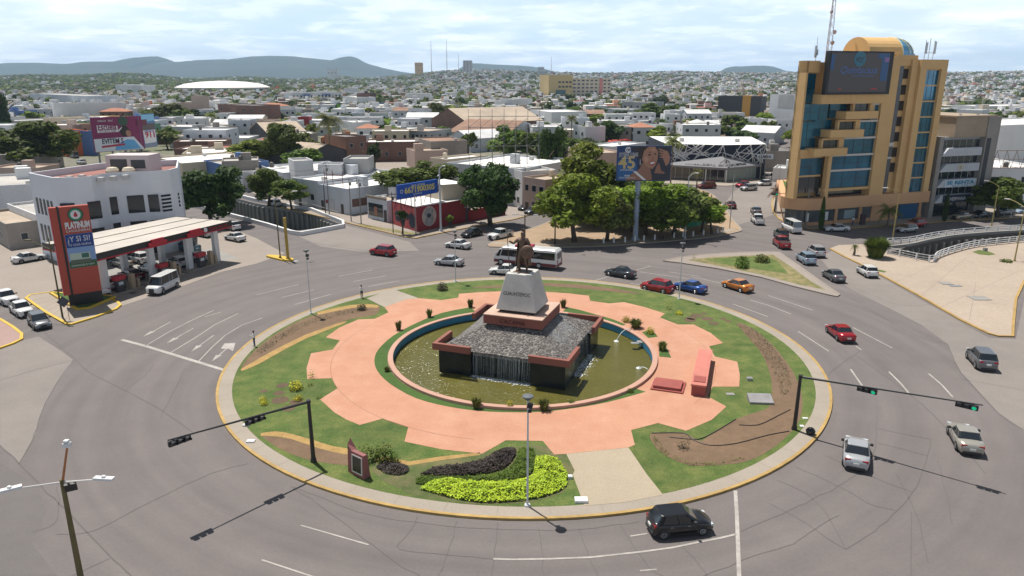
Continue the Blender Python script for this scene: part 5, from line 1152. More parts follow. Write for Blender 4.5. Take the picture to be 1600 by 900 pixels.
def palm(label, bx, by, ty, wd, fan=False, dead=False, zb=.1):
 H_ = Hh(bx, by, ty, zb)-zb; X, Y = G(bx, by, zb); R_ = 1.2*wd*(Y*cos(PIT)+CH*sin(PIT))/FOC/2; H_ -= R_*.3
 t = thing('palm_tree', label, 'palm', (X, Y, zb)); rnd = random.Random(bx*3+by); b = MB(); b.tube([(0,0,0), (.1,.05,H_*.5), (.0,.1,H_)], [.22,.15,.13], 7); b.build('trunk', palmb, t)
 V = []; F = []; nf = 26 if fan else 20
 for i in range(nf):
  a = 2*pi*i/nf+rnd.uniform(-.15,.15); el = rnd.uniform(-.3, 1.15); L = R_*rnd.uniform(.85,1.1); prev = None
  for k in range(7):
   u = k/6; r_ = L*(cos(el)*u+.12*u); z = H_+L*(sin(el)*u-.75*u*u*(1.05-.3*el)); p = Vector((cos(a)*r_, sin(a)*r_, z)); sd = Vector((-sin(a), cos(a), 0))
   if prev is not None:
    for s in (-1, 1):
     for q in range(3):
      pp = prev.lerp(p, q/3); wl = L*(.36 if not fan else .26)*sin(pi*(.15+.8*u)); o = len(V)
      V += [pp, pp+(p-prev)*.28, pp+sd*s*wl+Vector((0,0,-wl*.55))+(p-prev)*.6]; F.append((o, o+1, o+2) if s > 0 else (o, o+2, o+1))
   prev = p
 b = MB(); b.add(V, F); b.build('fronds', mat('dry_frond', (.11,.065,.045), .9) if dead else LEAF['olive'], t); return t
palm('tall coconut palm standing above the grey shed roof left of centre',517,262,176,44)
palm('tall coconut palm right beside the jewellery billboard',1047,296,211,34)
palm('small slim palm in front of the showroom windows',1087,305,264,20,True)
palm('fan palm above the white blocks in the centre',892,233,180,22,True)
palm('short palm before the terracotta podium of the tower',1386,354,320,34)
palm('tiny palm at the corner of the right plaza near the big bush',1334,399,382,12,True)
palm('dead brown palm on the pavement left of the tower',1210,331,292,24,dead=True)
palm('slim fan palm in front of the brick three storey block',333,205,176,24,True)
def shrub(name, label, x, y, R_, H_, leaf, z=.16, n=None, group=None, spiky=False, cat='plant'):
 X, Y = G(x, y, z); b = MB(); rnd = random.Random(int(x*7+y)); V = []; F = []
 if spiky:
  for i in range(n or 90):
   a = rnd.uniform(0, 2*pi); l = rnd.uniform(.5,1); tip = Vector((cos(a)*R_*l, sin(a)*R_*l, H_*(1.15-l*.55)*rnd.uniform(.7,1.1))); bs = Vector((cos(a)*R_*.45*rnd.random(), sin(a)*R_*.45*rnd.random(), 0)); sd = Vector((-sin(a), cos(a), 0))*.035*(1+R_*.3); md_ = bs.lerp(tip, .6)+Vector((0,0,H_*.16)); o = len(V)
   V += [bs-sd, bs+sd, md_+sd, md_-sd, tip]; F += [(o,o+1,o+2,o+3), (o+3,o+2,o+4)]
 else:
  ls = max(.05, R_*.14)
  for i in range(n or 260):
   d = Vector((rnd.gauss(0,1), rnd.gauss(0,1), abs(rnd.gauss(0,1)))).normalized(); rr = rnd.random()**.4; p = Vector((d.x*R_*rr, d.y*R_*rr, H_*(.1+.9*d.z*rr))); nn = (d+Vector((rnd.gauss(0,.5), rnd.gauss(0,.5), .4))).normalized()
   t = nn.cross(Vector((rnd.gauss(0,1), rnd.gauss(0,1), rnd.gauss(0,1)))).normalized(); u = nn.cross(t); s = ls*rnd.uniform(.6,1.3); o = len(V); V += [p-t*s, p-u*s*.6, p+t*s, p+u*s*.6]; F.append((o,o+1,o+2,o+3))
 b.add(V, F); return tag(b.build(name, LEAF[leaf], loc=(X, Y, z)), label, cat, group)
leafmat('yellow', (.34,.33,.02), (.46,.40,.03)); leafmat('limeshrub', (.27,.36,.018), (.37,.44,.025)); leafmat('purple', (.042,.034,.030), (.075,.058,.046)); leafmat('darkbrush', (.06,.06,.03), (.09,.08,.04))
shrub('agave_bush','large round green bush at the corner of the right plaza',1368,402,2.3,3.6,'green',.13,1600,spiky=True,cat='bush')
shrub('grass_tuft','spiky grass tuft on the ring lawn at the upper left of the pool',735,480,.55,1.3,'olive',spiky=True)
shrub('grass_tuft','spiky grass tuft on the left ring lawn, second from the top',671,495,.55,1.2,'olive',spiky=True)
shrub('grass_tuft','spiky grass tuft on the left ring lawn nearest the far left of the pool',623,515,.55,1.3,'olive',spiky=True)
shrub('grass_tuft','tiny grass tuft at the lower left of the pool rim',605,580,.4,.5,'olive',spiky=True)
shrub('grass_tuft','spiky grass tuft on the ring lawn lower left of the floodlight pole',745,637,.6,1.1,'olive',spiky=True)
shrub('grass_tuft','spiky grass tuft on the ring lawn just right of the slim lamp head',850,641,.7,1.2,'olive',spiky=True)
shrub('grass_tuft','spiky grass tuft right of the pedestal behind the pool',880,480,.6,1.2,'olive',spiky=True)
shrub('grass_tuft','large spiky grass tuft at the upper right of the pool',993,512,1.0,1.2,'olive',spiky=True,n=160)
shrub('grass_tuft','spiky grass tuft by the manhole plates right of the pool',1035,547,.75,1.1,'olive',spiky=True)
shrub('small_shrub','yellow green round shrub at the upper right pool rim, left one',978,503,.55,.8,'yellow')
shrub('small_shrub','yellow green round shrub right of the large grass tuft',1016,521,.55,.8,'yellow')
shrub('small_shrub','small yellow shrub on the ring lawn directly before the fountain',797,637,.4,.8,'yellow')
shrub('small_shrub','small green shrub on the ring lawn at the lower right of the pool',892,632,.45,.45,'green')
shrub('small_shrub','tiny green shrub at the right tip of the ring lawn',985,613,.35,.4,'green')
shrub('small_shrub','dark bushy shrub on the far left lawn near the lamp post',691,453,.8,1.1,'darkbrush',n=400)
shrub('small_shrub','small dark shrub in the upper left bed',565,484,.65,.8,'darkbrush')
shrub('small_shrub','bright yellow shrub on the left lawn between soil patches',463,608,.7,.9,'yellow')
shrub('small_shrub','yellow shrub on the lower left lawn, upper of a small pair',411,627,.35,.5,'yellow')
shrub('small_shrub','yellow shrub on the lower left lawn, lower of a small pair',413,632,.35,.45,'yellow')
shrub('small_shrub','pale yellow shrub just above the left mast arm',466,625,.45,.5,'yellow')
shrub('small_shrub','young spindly plant at the edge of the left pink tooth',488,590,.45,1.0,'lime',n=60)
shrub('small_shrub','low green plant on the left lawn below the pink tooth',485,602,.4,.35,'green',n=60)
shrub('small_shrub','tiny dark plant on the left lawn by the lower tooth',499,622,.35,.3,'green',n=60)
shrub('small_shrub','yellowish sapling on the upper right lawn near the pink tooth',1045,483,.5,1.3,'lime',n=90)
shrub('small_shrub','low yellow shrub among the upper right soil patches',1061,491,.5,.5,'yellow')
shrub('small_shrub','reddish weed in the middle of the large bare bed',1067,700,.55,1.0,'darkbrush',n=90)
for i, (x, y, r) in enumerate([(571,720,1.0),(590,716,.8),(604,720,1.0),(617,722,.6)]): shrub('small_shrub',['tall leafy weed directly behind the plaque monument','leafy weed second right of the plaque monument','dense dark green shrub third right of the plaque monument','low green shrub at the left end of the purple planting'][i],x,y,r*.75,r*1.5,'green',n=220)
shrub('round_bush','upper round clipped bush on the triangular island',1160,411,1.0,1.2,'green',.14,400,cat='bush')
shrub('round_bush','lower round clipped bush on the triangular island',1159,418,1.1,1.2,'green',.14,400,cat='bush')
shrub('round_bush','wide bush at the right on the triangular island',1190,409,1.2,1.2,'olive',.14,400,cat='bush')
shrub('small_shrub','tiny sapling at the left tip of the triangular island',1084,404,.4,.8,'lime',.14,60)
shrub('low_plant','low weed patch on the right plaza under the lamp at the edge',1572,409,1.0,.4,'green',.13,200)
def inpoly(x, y, P_):
 c = False; n = len(P_)
 for i in range(n):
  a, b_ = P_[i], P_[i-1]
  if (a[1] > y) != (b_[1] > y) and x < (b_[0]-a[0])*(y-a[1])/(b_[1]-a[1])+a[0]: c = not c
 return c
def planting(name, label, pix, n, H_, ls, leaf, mound=1.5):
 P_ = px(*smoothline(pix+[pix[0]], 3), z=.16); xs = [p[0] for p in P_]; ys = [p[1] for p in P_]; V = []; F = []; k = 0; rnd = random.Random(len(P_)); segs = [(P_[i], P_[i-1]) for i in range(len(P_))]
 while k < n:
  x, y = rnd.uniform(min(xs), max(xs)), rnd.uniform(min(ys), max(ys))
  if not inpoly(x, y, P_): continue
  k += 1; ed = min(hypot(x-a[0], y-a[1]) for a, _ in segs); hh = H_*min(1, .35+ed/mound)*(.75+.45*noise.noise(Vector((x*1.7, y*1.7, 0)))); p = Vector((x, y, .17+hh*(1-rnd.random()**2.2*.7)))
  nn = Vector((rnd.gauss(0,.5), rnd.gauss(0,.5), 1)).normalized(); t = nn.cross(Vector((rnd.gauss(0,1), rnd.gauss(0,1), rnd.gauss(0,1)))).normalized(); u = nn.cross(t); s = ls*rnd.uniform(.6,1.3); o = len(V)
  V += [p-t*s, p-u*s*.6, p+t*s, p+u*s*.6]; F.append((o,o+1,o+2,o+3))
 b = MB(); b.add(V, F); o = b.build(name, LEAF[leaf]); tag(o, label, kind='stuff'); return o
planting('lime_ground_cover','bright lime green ground cover at the bottom of the roundabout',[(657,765),(676,754),(700,750),(745,754),(790,754),(822,749),(834,740),(836,718),(850,715),(868,718),(884,737),(886,752),(880,764),(852,776),(820,782),(785,785),(745,785),(700,777)],9500,.55,.085,'limeshrub')
planting('purple_ground_cover','dark purple leafed planting above the lime ground cover',[(657,743),(680,732),(720,728),(755,720),(775,708),(795,701),(806,704),(803,716),(788,732),(760,741),(700,745)],5500,.6,.075,'purple')
planting('purple_ground_cover','small dark purple planting right of the plaque monument',[(588,731),(600,724),(625,725),(639,733),(630,742),(605,741)],1500,.45,.075,'purple')
planting('green_ground_cover','dark green ground cover between the purple and lime planting',[(650,756),(655,746),(700,746),(760,744),(793,734),(808,716),(812,702),(832,702),(836,718),(828,742),(790,752),(740,752),(700,748),(668,757)],5500,.4,.075,'green')
planting('bed_seedlings','rows of small seedlings in the right bed',[(1150,507),(1178,515),(1205,540),(1226,568),(1236,600),(1222,620),(1210,585),(1190,552)],900,.35,.07,'darkbrush')
planting('bed_seedlings','yellowish seedlings along the lower rim of the bare bed',[(1022,682),(1030,690),(1046,709),(1080,722),(1120,723),(1160,715),(1160,719),(1115,727),(1075,726),(1042,714),(1020,694)],230,.3,.06,'olive')
planting('bed_seedlings','low seedlings in the upper left bed',[(400,548),(450,515),(500,495),(550,484),(580,484),(540,492),(490,505),(450,525),(410,552)],700,.3,.07,'darkbrush')
skinm = mat('skin', (.30,.17,.11), .6); shirt_w = mat('shirt_white', (.6,.6,.58), .8); jeans = mat('jeans', (.04,.055,.10), .9); hairm = mat('dark_hair', (.015,.012,.01), .7); shirt_d = mat('shirt_grey', (.10,.10,.11), .8)
def person(label, x, y, rz, top, leg, H_=1.7, arms=0, z=.15):
 t = thing('person', label, 'person', (*G(x, y, z), z), rz); S = H_/1.75
 f = .32 if arms else 0
 J = dict(pel=(0,0,.95,.13), chest=(0,0,1.30,(.17,.12)), neck=(0,0,1.46,.055), head=(0,-.01,1.57,.085), top=(0,-.01,1.67,.085), hl=(-.09,0,.88,.095), kl=(-.10,-.02,.50,.065), al=(-.10,0,.09,.045), fl=(-.11,-.14,.035,.04),
      hr=(.09,0,.88,.095), kr=(.10,-.02,.50,.065), ar=(.10,.02,.09,.045), fr=(.11,-.12,.035,.04), sl=(-.19,0,1.38,.065), el=(-.25,-.04,1.12,.045), wl=(-.20,-.12-f*.7,.95+f,.033), nl=(-.18,-.17-f*.7,.90+f*1.1,.038), sr=(.19,0,1.38,.065), er=(.25,-.04,1.12,.045), wr=(.20,-.12-f*.7,.95+f,.033), nr=(.18,-.17-f*.7,.90+f*1.1,.038))
 E_ = [('pel','chest'),('chest','neck'),('neck','head'),('head','top'),('pel','hl'),('hl','kl'),('kl','al'),('al','fl'),('pel','hr'),('hr','kr'),('kr','ar'),('ar','fr'),('chest','sl'),('sl','el'),('el','wl'),('wl','nl'),('chest','sr'),('sr','er'),('er','wr'),('wr','nr')]
 v, F = skin_body(J, E_, 'pel', 2); b = MB(); v = [(a*S, c*S, d*S) for a, c, d in v]; b.add(v, F, 0)
 for i, fc in enumerate(F):
  z_ = sum(v[q][2] for q in fc)/len(fc)/S; xx = abs(sum(v[q][0] for q in fc)/len(fc))/S
  b.m[i] = 3 if z_ < .10 else 2 if z_ < .98 and xx < .19 else 1 if (z_ < 1.45 and (xx < .2 or z_ > 1.12)) else 0
 b.build('body', [skinm, top, leg, darkm], t, smooth=True)
 b = MB(); b.lathe([(.06,.0),(.10,.03),(.105,.09),(.07,.15),(.01,.17)], c=(0,.015,1.60*S), n=12); b.build('hair', hairm, t, smooth=True)
 for s in (-1, 1):
  b = MB(); b.cbox((s*.03*S, -.092*S, 1.63*S), (.018,.012,.012)); b.build('eye', darkm, t)
 b = MB(); b.add([(-.013*S,-.088*S,1.585*S),(.013*S,-.088*S,1.585*S),(0,-.115*S,1.59*S),(0,-.088*S,1.625*S)], [(0,1,2),(1,3,2),(0,2,3)]); b.build('nose', skinm, t)
 for k_, s in enumerate((-1, 1)):
  nx, ny, nz = J['nl' if s < 0 else 'nr'][:3]; b = MB()
  for i in range(4): b.tube([(nx*S+(i-1.5)*.02, ny*S-.02, nz*S-.02), (nx*S+(i-1.5)*.022, ny*S-.045, nz*S-.07+.008*abs(i-1.5)), (nx*S+(i-1.5)*.02, ny*S-.03, nz*S-.10)], [.009,.008,.006], 5)
  b.tube([(nx*S-s*.035, ny*S, nz*S), (nx*S-s*.055, ny*S-.03, nz*S-.045)], [.010,.007], 5); b.build('fingers', skinm, t)
 return t
person('person in light shirt and dark trousers standing on the pavement by the upper left path', 565.5, 465.5, .6, shirt_w, mat('dark_trousers', (.02,.02,.025), .9), arms=1)
person('person in white shirt and jeans standing on the kerb left of the bed', 398, 541, -.9, shirt_w, jeans, arms=1)
person('person in white shirt walking on the pavement before the tower podium', 1332, 352, .3, shirt_w, jeans)
person('person in a red top standing between the tower cypresses', 1218, 321, .3, mat('shirt_red', (.4,.03,.02), .8), MATS['dark_trousers'])
b = MB(); b.box(-.45,.45,-.25,-.2,0,2.0); b.box(-.45,.45,.2,.25,0,2.0); tag(b.build('advertising_board', mat('dark_board', (.06,.03,.04), .6, var=.4, sc=4), loc=(*G(1347,351,.13),.13)), 'tall dark advertising board standing on the pavement before the tower', 'sign')
# ================================================================ buildings
WALL = {}
def wm_(n, c, v=.13): WALL[n] = mat('render_'+n, c, .88, var=v, sc=.35, bump=.05, stretch=(1,1,.45), fine=.06); return WALL[n]
wm_('white',(.66,.66,.66)); wm_('cream',(.54,.46,.35)); wm_('grey',(.36,.36,.36),.2); wm_('lgrey',(.50,.51,.53)); wm_('pink',(.45,.34,.29)); wm_('brick',(.20,.115,.088),.3); wm_('dbrick',(.12,.065,.058),.25); wm_('ochre',(.50,.31,.12)); wm_('blue',(.10,.17,.36)); wm_('red',(.25,.028,.035)); wm_('concrete',(.30,.27,.24),.3); wm_('dark',(.07,.07,.075)); wm_('terracotta',(.52,.20,.10)); wm_('bluewhite',(.56,.59,.63),.22); wm_('orange',(.62,.14,.04)); wm_('green',(.10,.22,.14)); wm_('navy',(.016,.024,.045)); wm_('stained',(.50,.52,.54),.35)
ROOF = {}
def rm_(n, c, v=.25): ROOF[n] = mat('roof_'+n, c, .9, var=v, sc=.3, fine=.1); return ROOF[n]
rm_('white',(.72,.70,.67)); rm_('grey',(.42,.40,.37)); rm_('tan',(.42,.34,.26)); rm_('rust',(.27,.16,.11),.5); rm_('red',(.45,.13,.085)); rm_('dark',(.17,.16,.155)); rm_('tile',(.38,.165,.10)); rm_('sheet',(.60,.60,.60))
winm = mat('window_glass', (.022,.028,.036), .12, spec=.4, var=.4, sc=1.3); framem = mat('window_frame', (.48,.48,.47), .6); doorm = mat('dark_door', (.06,.05,.045), .6); tankm = mat('water_tank', (.09,.08,.075), .6); tankw = mat('beige_water_tank', (.55,.47,.36), .7); acm = mat('air_unit', (.5,.5,.48), .6)
FOOT = []
def building(label, A, B, H_, D, wall='white', roof='white', floors=1, nw=3, name='building', cat='building', group=None, par=.45, extras=1, zg=.12, shape='flat', ww=1.1, wh=1.2, door=True, side=True, rnd=None, z0=0.0, sidewall=None, simple=False):
 """A,B: ground points of the front left and right corner (front = side towards the viewer)"""
 rnd = rnd or random.Random(int(abs(A[0]*13+A[1]*7))); L = hypot(B[0]-A[0], B[1]-A[1]); rz = atan2(B[1]-A[1], B[0]-A[0]); t = thing(name, label, cat, (A[0], A[1], z0), rz, group)
 n = (-sin(rz), cos(rz)); FOOT.append((A[0]+cos(rz)*L/2+n[0]*D/2, A[1]+sin(rz)*L/2+n[1]*D/2, rz, L/2+1, D/2+1))
 wmt = WALL[wall]; rmt = ROOF[roof]; b = MB()
 if shape == 'flat':
  e = .22; zr = H_-par
  b.add([(0,0,0),(L,0,0),(L,D,0),(0,D,0),(0,0,H_),(L,0,H_),(L,D,H_),(0,D,H_)], [(0,1,5,4),(1,2,6,5),(2,3,7,6),(3,0,4,7)])
  b.add([(0,0,H_),(L,0,H_),(L,D,H_),(0,D,H_),(e,e,H_),(L-e,e,H_),(L-e,D-e,H_),(e,D-e,H_)], [(0,1,5,4),(1,2,6,5),(2,3,7,6),(3,0,4,7)])
  b.add([(e,e,H_),(L-e,e,H_),(L-e,D-e,H_),(e,D-e,H_),(e,e,zr-.02),(L-e,e,zr-.02),(L-e,D-e,zr-.02),(e,D-e,zr-.02)], [(1,0,4,5),(2,1,5,6),(3,2,6,7),(0,3,7,4)])
  b.build('wall', wmt, t); b = MB(); b.add([(e,e,zr),(L-e,e,zr),(L-e,D-e,zr),(e,D-e,zr)], [(0,1,2,3)]); rf = b.build('roof', rmt, t)
 elif shape in ('gablex', 'gabley'):
  hr = min(L, D)*.16 if shape == 'gablex' else L*.16; o = .35
  if shape == 'gablex':
   b.add([(0,0,0),(L,0,0),(L,D,0),(0,D,0),(0,0,H_),(L,0,H_),(L,D,H_),(0,D,H_),(0,D/2,H_+hr),(L,D/2,H_+hr)], [(0,1,5,4),(1,2,6,9,5),(2,3,7,6),(3,0,4,8,7)]); b.build('wall', wmt, t)
   b = MB(); b.add([(-o,-o,H_+.03),(L+o,-o,H_+.03),(L+o,D/2,H_+hr+.1),(-o,D/2,H_+hr+.1),(-o,D+o,H_+.03),(L+o,D+o,H_+.03)], [(0,1,2,3),(3,2,5,4)])
  else:
   b.add([(0,0,0),(L,0,0),(L,D,0),(0,D,0),(0,0,H_),(L,0,H_),(L,D,H_),(0,D,H_),(L/2,0,H_+hr),(L/2,D,H_+hr)], [(0,1,5,8,4),(1,2,6,5),(2,3,7,9,6),(3,0,4,7)]); b.build('wall', wmt, t)
   b = MB(); b.add([(-o,-o,H_+.03),(L/2,-o,H_+hr+.1),(L/2,D+o,H_+hr+.1),(-o,D+o,H_+.03),(L+o,-o,H_+.03),(L+o,D+o,H_+.03)], [(0,1,2,3),(1,4,5,2)])
  rf = b.build('roof', rmt, t); zr = H_
 elif shape == 'hip':
  b.add([(0,0,0),(L,0,0),(L,D,0),(0,D,0),(0,0,H_),(L,0,H_),(L,D,H_),(0,D,H_)], [(0,1,5,4),(1,2,6,5),(2,3,7,6),(3,0,4,7)]); b.build('wall', wmt, t)
  b = MB(); o = .5; hr = min(L, D)*.2; q = min(L, D)/2; a1, a2 = (q, L-q) if L > D else (L/2-.1, L/2+.1)
  b.add([(-o,-o,H_),(L+o,-o,H_),(L+o,D+o,H_),(-o,D+o,H_),(a1,D/2,H_+hr),(a2,D/2,H_+hr)], [(0,1,5,4),(1,2,5),(2,3,4,5),(3,0,4)]); rf = b.build('roof', rmt, t); zr = H_
 fh = (H_-(par if shape == 'flat' else 0))/floors
 def window(x, y, z, w_, h_, ax, glass=winm):
  m = MB(); 
  if ax == 0: m.box(x-w_/2-.07, x+w_/2+.07, y-.05, y+.02, z-.07, z+h_+.07)
  else: m.box(x-.02*ax, x+.05*ax, y-w_/2-.07, y+w_/2+.07, z-.07, z+h_+.07) if ax > 0 else m.box(x-.05, x+.02, y-w_/2-.07, y+w_/2+.07, z-.07, z+h_+.07)
  f_ = m.build('window', framem, t); m = MB()
  if ax == 0: m.box(x-w_/2, x+w_/2, y-.065, y-.045, z, z+h_)
  elif ax > 0: m.box(x+.045, x+.065, y-w_/2, y+w_/2, z, z+h_)
  else: m.box(x-.065, x-.045, y-w_/2, y+w_/2, z, z+h_)
  m.build('pane', glass, f_)
 if simple:
  m = MB()
  for f in range(floors):
   for i in range(nw):
    x = L*(i+.5)/nw+rnd.uniform(-.3,.3); w_ = ww*rnd.uniform(.7,1.25)*.9; z = f*fh+fh*.36; m.box(x-w_/2, x+w_/2, -.05, .02, z, z+wh*.85)
   if side:
    for i in range(max(1, int(D/5))):
     y = D*(i+.5)/max(1, int(D/5)); z = f*fh+fh*.36; xx = L if A[0] < 0 else 0; m.box(xx-.05, xx+.05, y-.5, y+.5, z, z+1.05)
  if m.v: tag(m.build('windows', winm, t), kind=None)
 else:
  for f in range(floors):
   dx = rnd.randrange(nw) if (f == 0 and door and nw) else -1
   for i in range(nw):
    x = L*(i+.5)/nw; z = f*fh+fh*.33
    if i == dx: m = MB(); m.box(x-.5, x+.5, -.06, .02, 0, 2.1); m.build('door', doorm, t)
    else: window(x, 0, z, ww*rnd.uniform(.8,1.2), wh, 0)
   if side:
    ns = max(1, int(D/4.5))
    for i in range(ns):
     if A[0]+B[0] < 0: window(L, D*(i+.5)/ns, f*fh+fh*.36, .9, 1.0, 1)
     else: window(0, D*(i+.5)/ns, f*fh+fh*.36, .9, 1.0, -1)
 if extras and shape == 'flat':
  for k in range(extras):
   q = rnd.random(); x, y = rnd.uniform(1, max(1.1, L-1.2)), rnd.uniform(1, max(1.1, D-1.2)); m = MB()
   if q < .35: m.lathe([(.5,0),(.55,.1),(.55,.95),(.4,1.15),(.15,1.25)], c=(x,y,zr+.3), n=9); m.box(x-.45,x+.45,y-.45,y+.45,zr,zr+.3); m.build('water_tank', tankm if rnd.random() < .6 else tankw, rf)
   elif q < .7: m.box(x-.45,x+.45,y-.4,y+.4,zr+.05,zr+.75); m.build('air_unit', acm, rf)
   elif L > 6 and D > 6: w_ = rnd.uniform(1.3, 2.4); x = min(max(x, w_), L-w_); y = min(max(y, w_), D-w_); m.box(x-w_/2-.3,x+w_/2+.3,y-w_/2,y+w_/2,zr,zr+2.2); m.build('roof_room', wmt, rf)
 return t, window
def bpx(label, p1, p2, H_, D, z=None, **k):
 z = H_ if z is None else z; A, B = G(*p1, z), G(*p2, z); return building(label, A, B, H_, D, **k)
TW = Plane((1286,355),(1441,342)); tw = thing('office_tower', 'ochre office tower with teal glass, stepped balconies and a big screen at the top', 'building', (*TW.A, 0), TW.rot)
FOOT.append((TW.A[0]+14, TW.A[1]+10, TW.rot, 24, 18))
och = mat('ochre_render', (.62,.395,.175), .85, var=.10, sc=.5, fine=.04); och2 = mat('tan_orange_render', (.56,.32,.17), .85, var=.08, sc=.5); teal = mat('teal_curtain_glass', (.010,.13,.22), .05, spec=1.0, var=.6, sc=.5, met=.35); dkgl = mat('dark_curtain_glass', (.02,.028,.034), .08, spec=.9); pale = mat('pale_fascia', (.55,.50,.46), .7)
DZ = 22.0
def podium(ins, zlo, zhi):
 p = [(25.4-ins*.0, ins), ]
 R_ = 4.8-ins; cx_, cy_ = -1.5, 4.8
 arc = [(cx_+R_*cos(radians(a)), cy_+R_*sin(radians(a))) for a in range(270, 170, -10)]
 return [(25.4, ins)]+arc+[(7.5+ins, DZ+1), (25.4, DZ+1)]
b = MB(); b.prism(podium(0, 0, 0), 3.3, 5.45, 0); b.build('podium_band', och2, tw)
b = MB(); b.prism(podium(1.3, 0, 0), .0, 3.3, 0); gf = b.build('ground_floor', mat('shop_glass', (.10,.115,.12), .15, spec=.7, var=.5, sc=.6), tw)
b = MB(); P_ = podium(1.25, 0, 0); b.prism(P_, 0, .8, 0); b.build('plinth', och2, gf)
for u in (3.8, 9.6, 12.6, 15.5, 18.5, 24.6): b = MB(); b.box(u-.35, u+.35, 1.1, 1.5, 0, 3.3); b.build('column', och2, gf)
b = MB(); b.box(12.9, 18.2, 1.15, 1.4, 0, 3.3); b.build('wall_panel', och2, gf)
b = MB(); b.box(19.3, 23.9, 1.1, 1.25, .05, 2.95)
for i in range(16): b.box(19.4+i*.29, 19.45+i*.29, 1.05, 1.1, .1, 2.9)
b.build('blue_gate', mat('blue_gate_paint', (.02,.10,.22), .5), gf)
for u, wd in ((1.2,.8),(-3.2,.7),(5.8,2.6)): b = MB(); b.box(u, u+wd, 1.2, 1.28, 1.0, 2.6); b.build('window_poster', whitep if wd < 1 else mat('pale_shop_glass', (.30,.38,.40), .2), gf)
b = MB(); b.sheet([(x*1.0, y) for x, y in podium(1.5, 0, 0)][1:-1], 5.47); b.build('terrace_planting', grassd, tw)
b = MB(); b.prism([(-6.3,3),(24.7,3),(24.7,DZ),(10.5,DZ)], 5.45, 29.4); b.build('core', och, tw)
b = MB(); b.box(18.2, 19.75, 0, 3, 5.45, 29.95); b.box(23.35, 24.75, 0, 3, 5.45, 29.95); b.box(19.75, 23.35, 0, 3, 28.3, 29.95); b.box(16.7, 18.2, .6, 3, 5.45, 29.9); b.build('wing_frame', och, tw)
b = MB(); b.box(19.75, 23.35, .55, .9, 5.45, 28.3); wg = b.build('wing_glass', teal, tw)
for i in range(8): b = MB(); b.box(19.76, 23.34, .42, .58, 8.05+i*2.86, 8.30+i*2.86); b.build('floor_band', och, wg)
b = MB()
for u in (20.95, 22.15): b.box(u-.03, u+.03, .50, .56, 5.5, 28.2)
b.build('mullions', dkgl, wg)
b = MB(); b.box(10.0, 13.2, 0, 3.2, 5.45, 30.3); b.box(10.0, 18.3, 1.0, 3.2, 28.8, 30.6); b.build('main_pier', och, tw)
b = MB(); b.box(13.2, 15.1, .9, 2.2, 5.6, 28.8); ds = b.build('dark_glass_shaft', mat('grey_shaft_glass', (.085,.085,.09), .25, var=.3, sc=.3), tw)
b = MB(); b.box(13.2, 15.1, .8, .92, 14.3, 15.0); b.box(13.2, 15.1, .8, .92, 12.0, 12.35); b.build('shaft_bands', pale, ds)
b = MB(); b.box(15.1, 16.9, 1.4, 3.0, 5.45, 28.8); op = b.build('opening_column', och, tw)
for i in range(7): b = MB(); z = 9.4+i*2.86; b.box(15.5, 16.7, 1.30, 1.42, z, z+1.75); b.build('opening', mat('dark_recess', (.035,.022,.015), .9), op)
def glazed(u0, u1, y, z0, z1, nm='curtain_wall', nmul=3, m=teal):
 b = MB(); b.box(u0, u1, y, y+.4, z0, z1); g_ = b.build(nm, m, tw); b = MB()
 for i in range(1, nmul): u = u0+(u1-u0)*i/nmul; b.box(u-.035, u+.035, y-.05, y, z0, z1)
 b.box(u0, u1, y-.06, y, (z0+z1)/2-.03, (z0+z1)/2+.03); b.build('mullions', dkgl, g_); return g_
for z0_, z1_, u0_ in ((7.2,10.2,.4),(10.35,12.95,.4),(13.3,16.0,2.9),(16.45,19.0,6.1),(19.2,22.0,8.3)):
 glazed(u0_, 10.0, .6, z0_, z1_)
 b = MB(); b.box(u0_-.2, 10.0, .25, .75, z1_, z1_+.35); b.build('floor_fascia', pale, tw)
b = MB(); b.box(-.4, .4, .2, 1.2, 5.45, 13.1); b.box(-.6, 10.0, .35, 3.0, 6.6, 7.1); b.build('corner_frame', och, tw)
glazed(-.4, 10.0, 2.0, 5.5, 6.6, 'lower_glass', 5, dkgl)
glazed(-5.6, -.6, 1.6, 6.4, 9.3, nmul=2, m=dkgl); glazed(-5.6, -.6, 1.6, 9.6, 12.7, nmul=2)
b = MB(); b.box(-6.0, -5.6, 1.4, 2.2, 5.45, 13.1); b.box(-6.0, -.6, 1.4, 2.2, 12.7, 13.1); b.box(-6.0, -.6, 1.5, 2.2, 9.3, 9.6); b.build('corner_frame', och, tw)
for (u0, u1, zb, yb) in ((-4.6,2.9,13.2,-.6),(-1.4,6.2,16.4,-.6),(1.6,9.0,19.6,-.6)):
 b = MB(); b.box(u0, u1, yb, 2.9, zb, zb+1.35); b.build('balcony', och, tw)
 b = MB(); b.box(u0+2.2, u0+2.6, .3, 1.0, zb+1.35, zb+2.95); b.box(u0+2.2, u1-.2, .3, .8, zb+2.75, zb+3.05); b.box(u1-1.3, u1-.2, .3, .8, zb+1.35, zb+2.75); b.build('balcony_frame', och, tw)
 glazed(u0+2.6, u1-1.3, .75, zb+1.35, zb+2.75, nmul=2, m=dkgl)
 glazed(max(-6.2, u0-1.5), u0+2.2, 1.9, zb+.1, zb+3.0, nmul=2)
b = MB(); b.box(-6.35, -4.3, -.2+1.0, 3, 12.9, 14.3); b.build('balcony', och, tw)
glazed(-6.3, -.5, 1.7, 19.4, 22.2, nmul=3); glazed(-6.3, -3.0, 1.7, 16.2, 19.2, nmul=2); glazed(-6.3, -4.0, 1.7, 22.4, 27.4, nmul=1)
b = MB(); b.box(-6.6, -6.2, 1.2, 3.4, 5.45, 29.6); b.box(-6.6, -3.8, 1.2, 3.1, 27.6, 29.6); b.build('left_edge', och, tw)
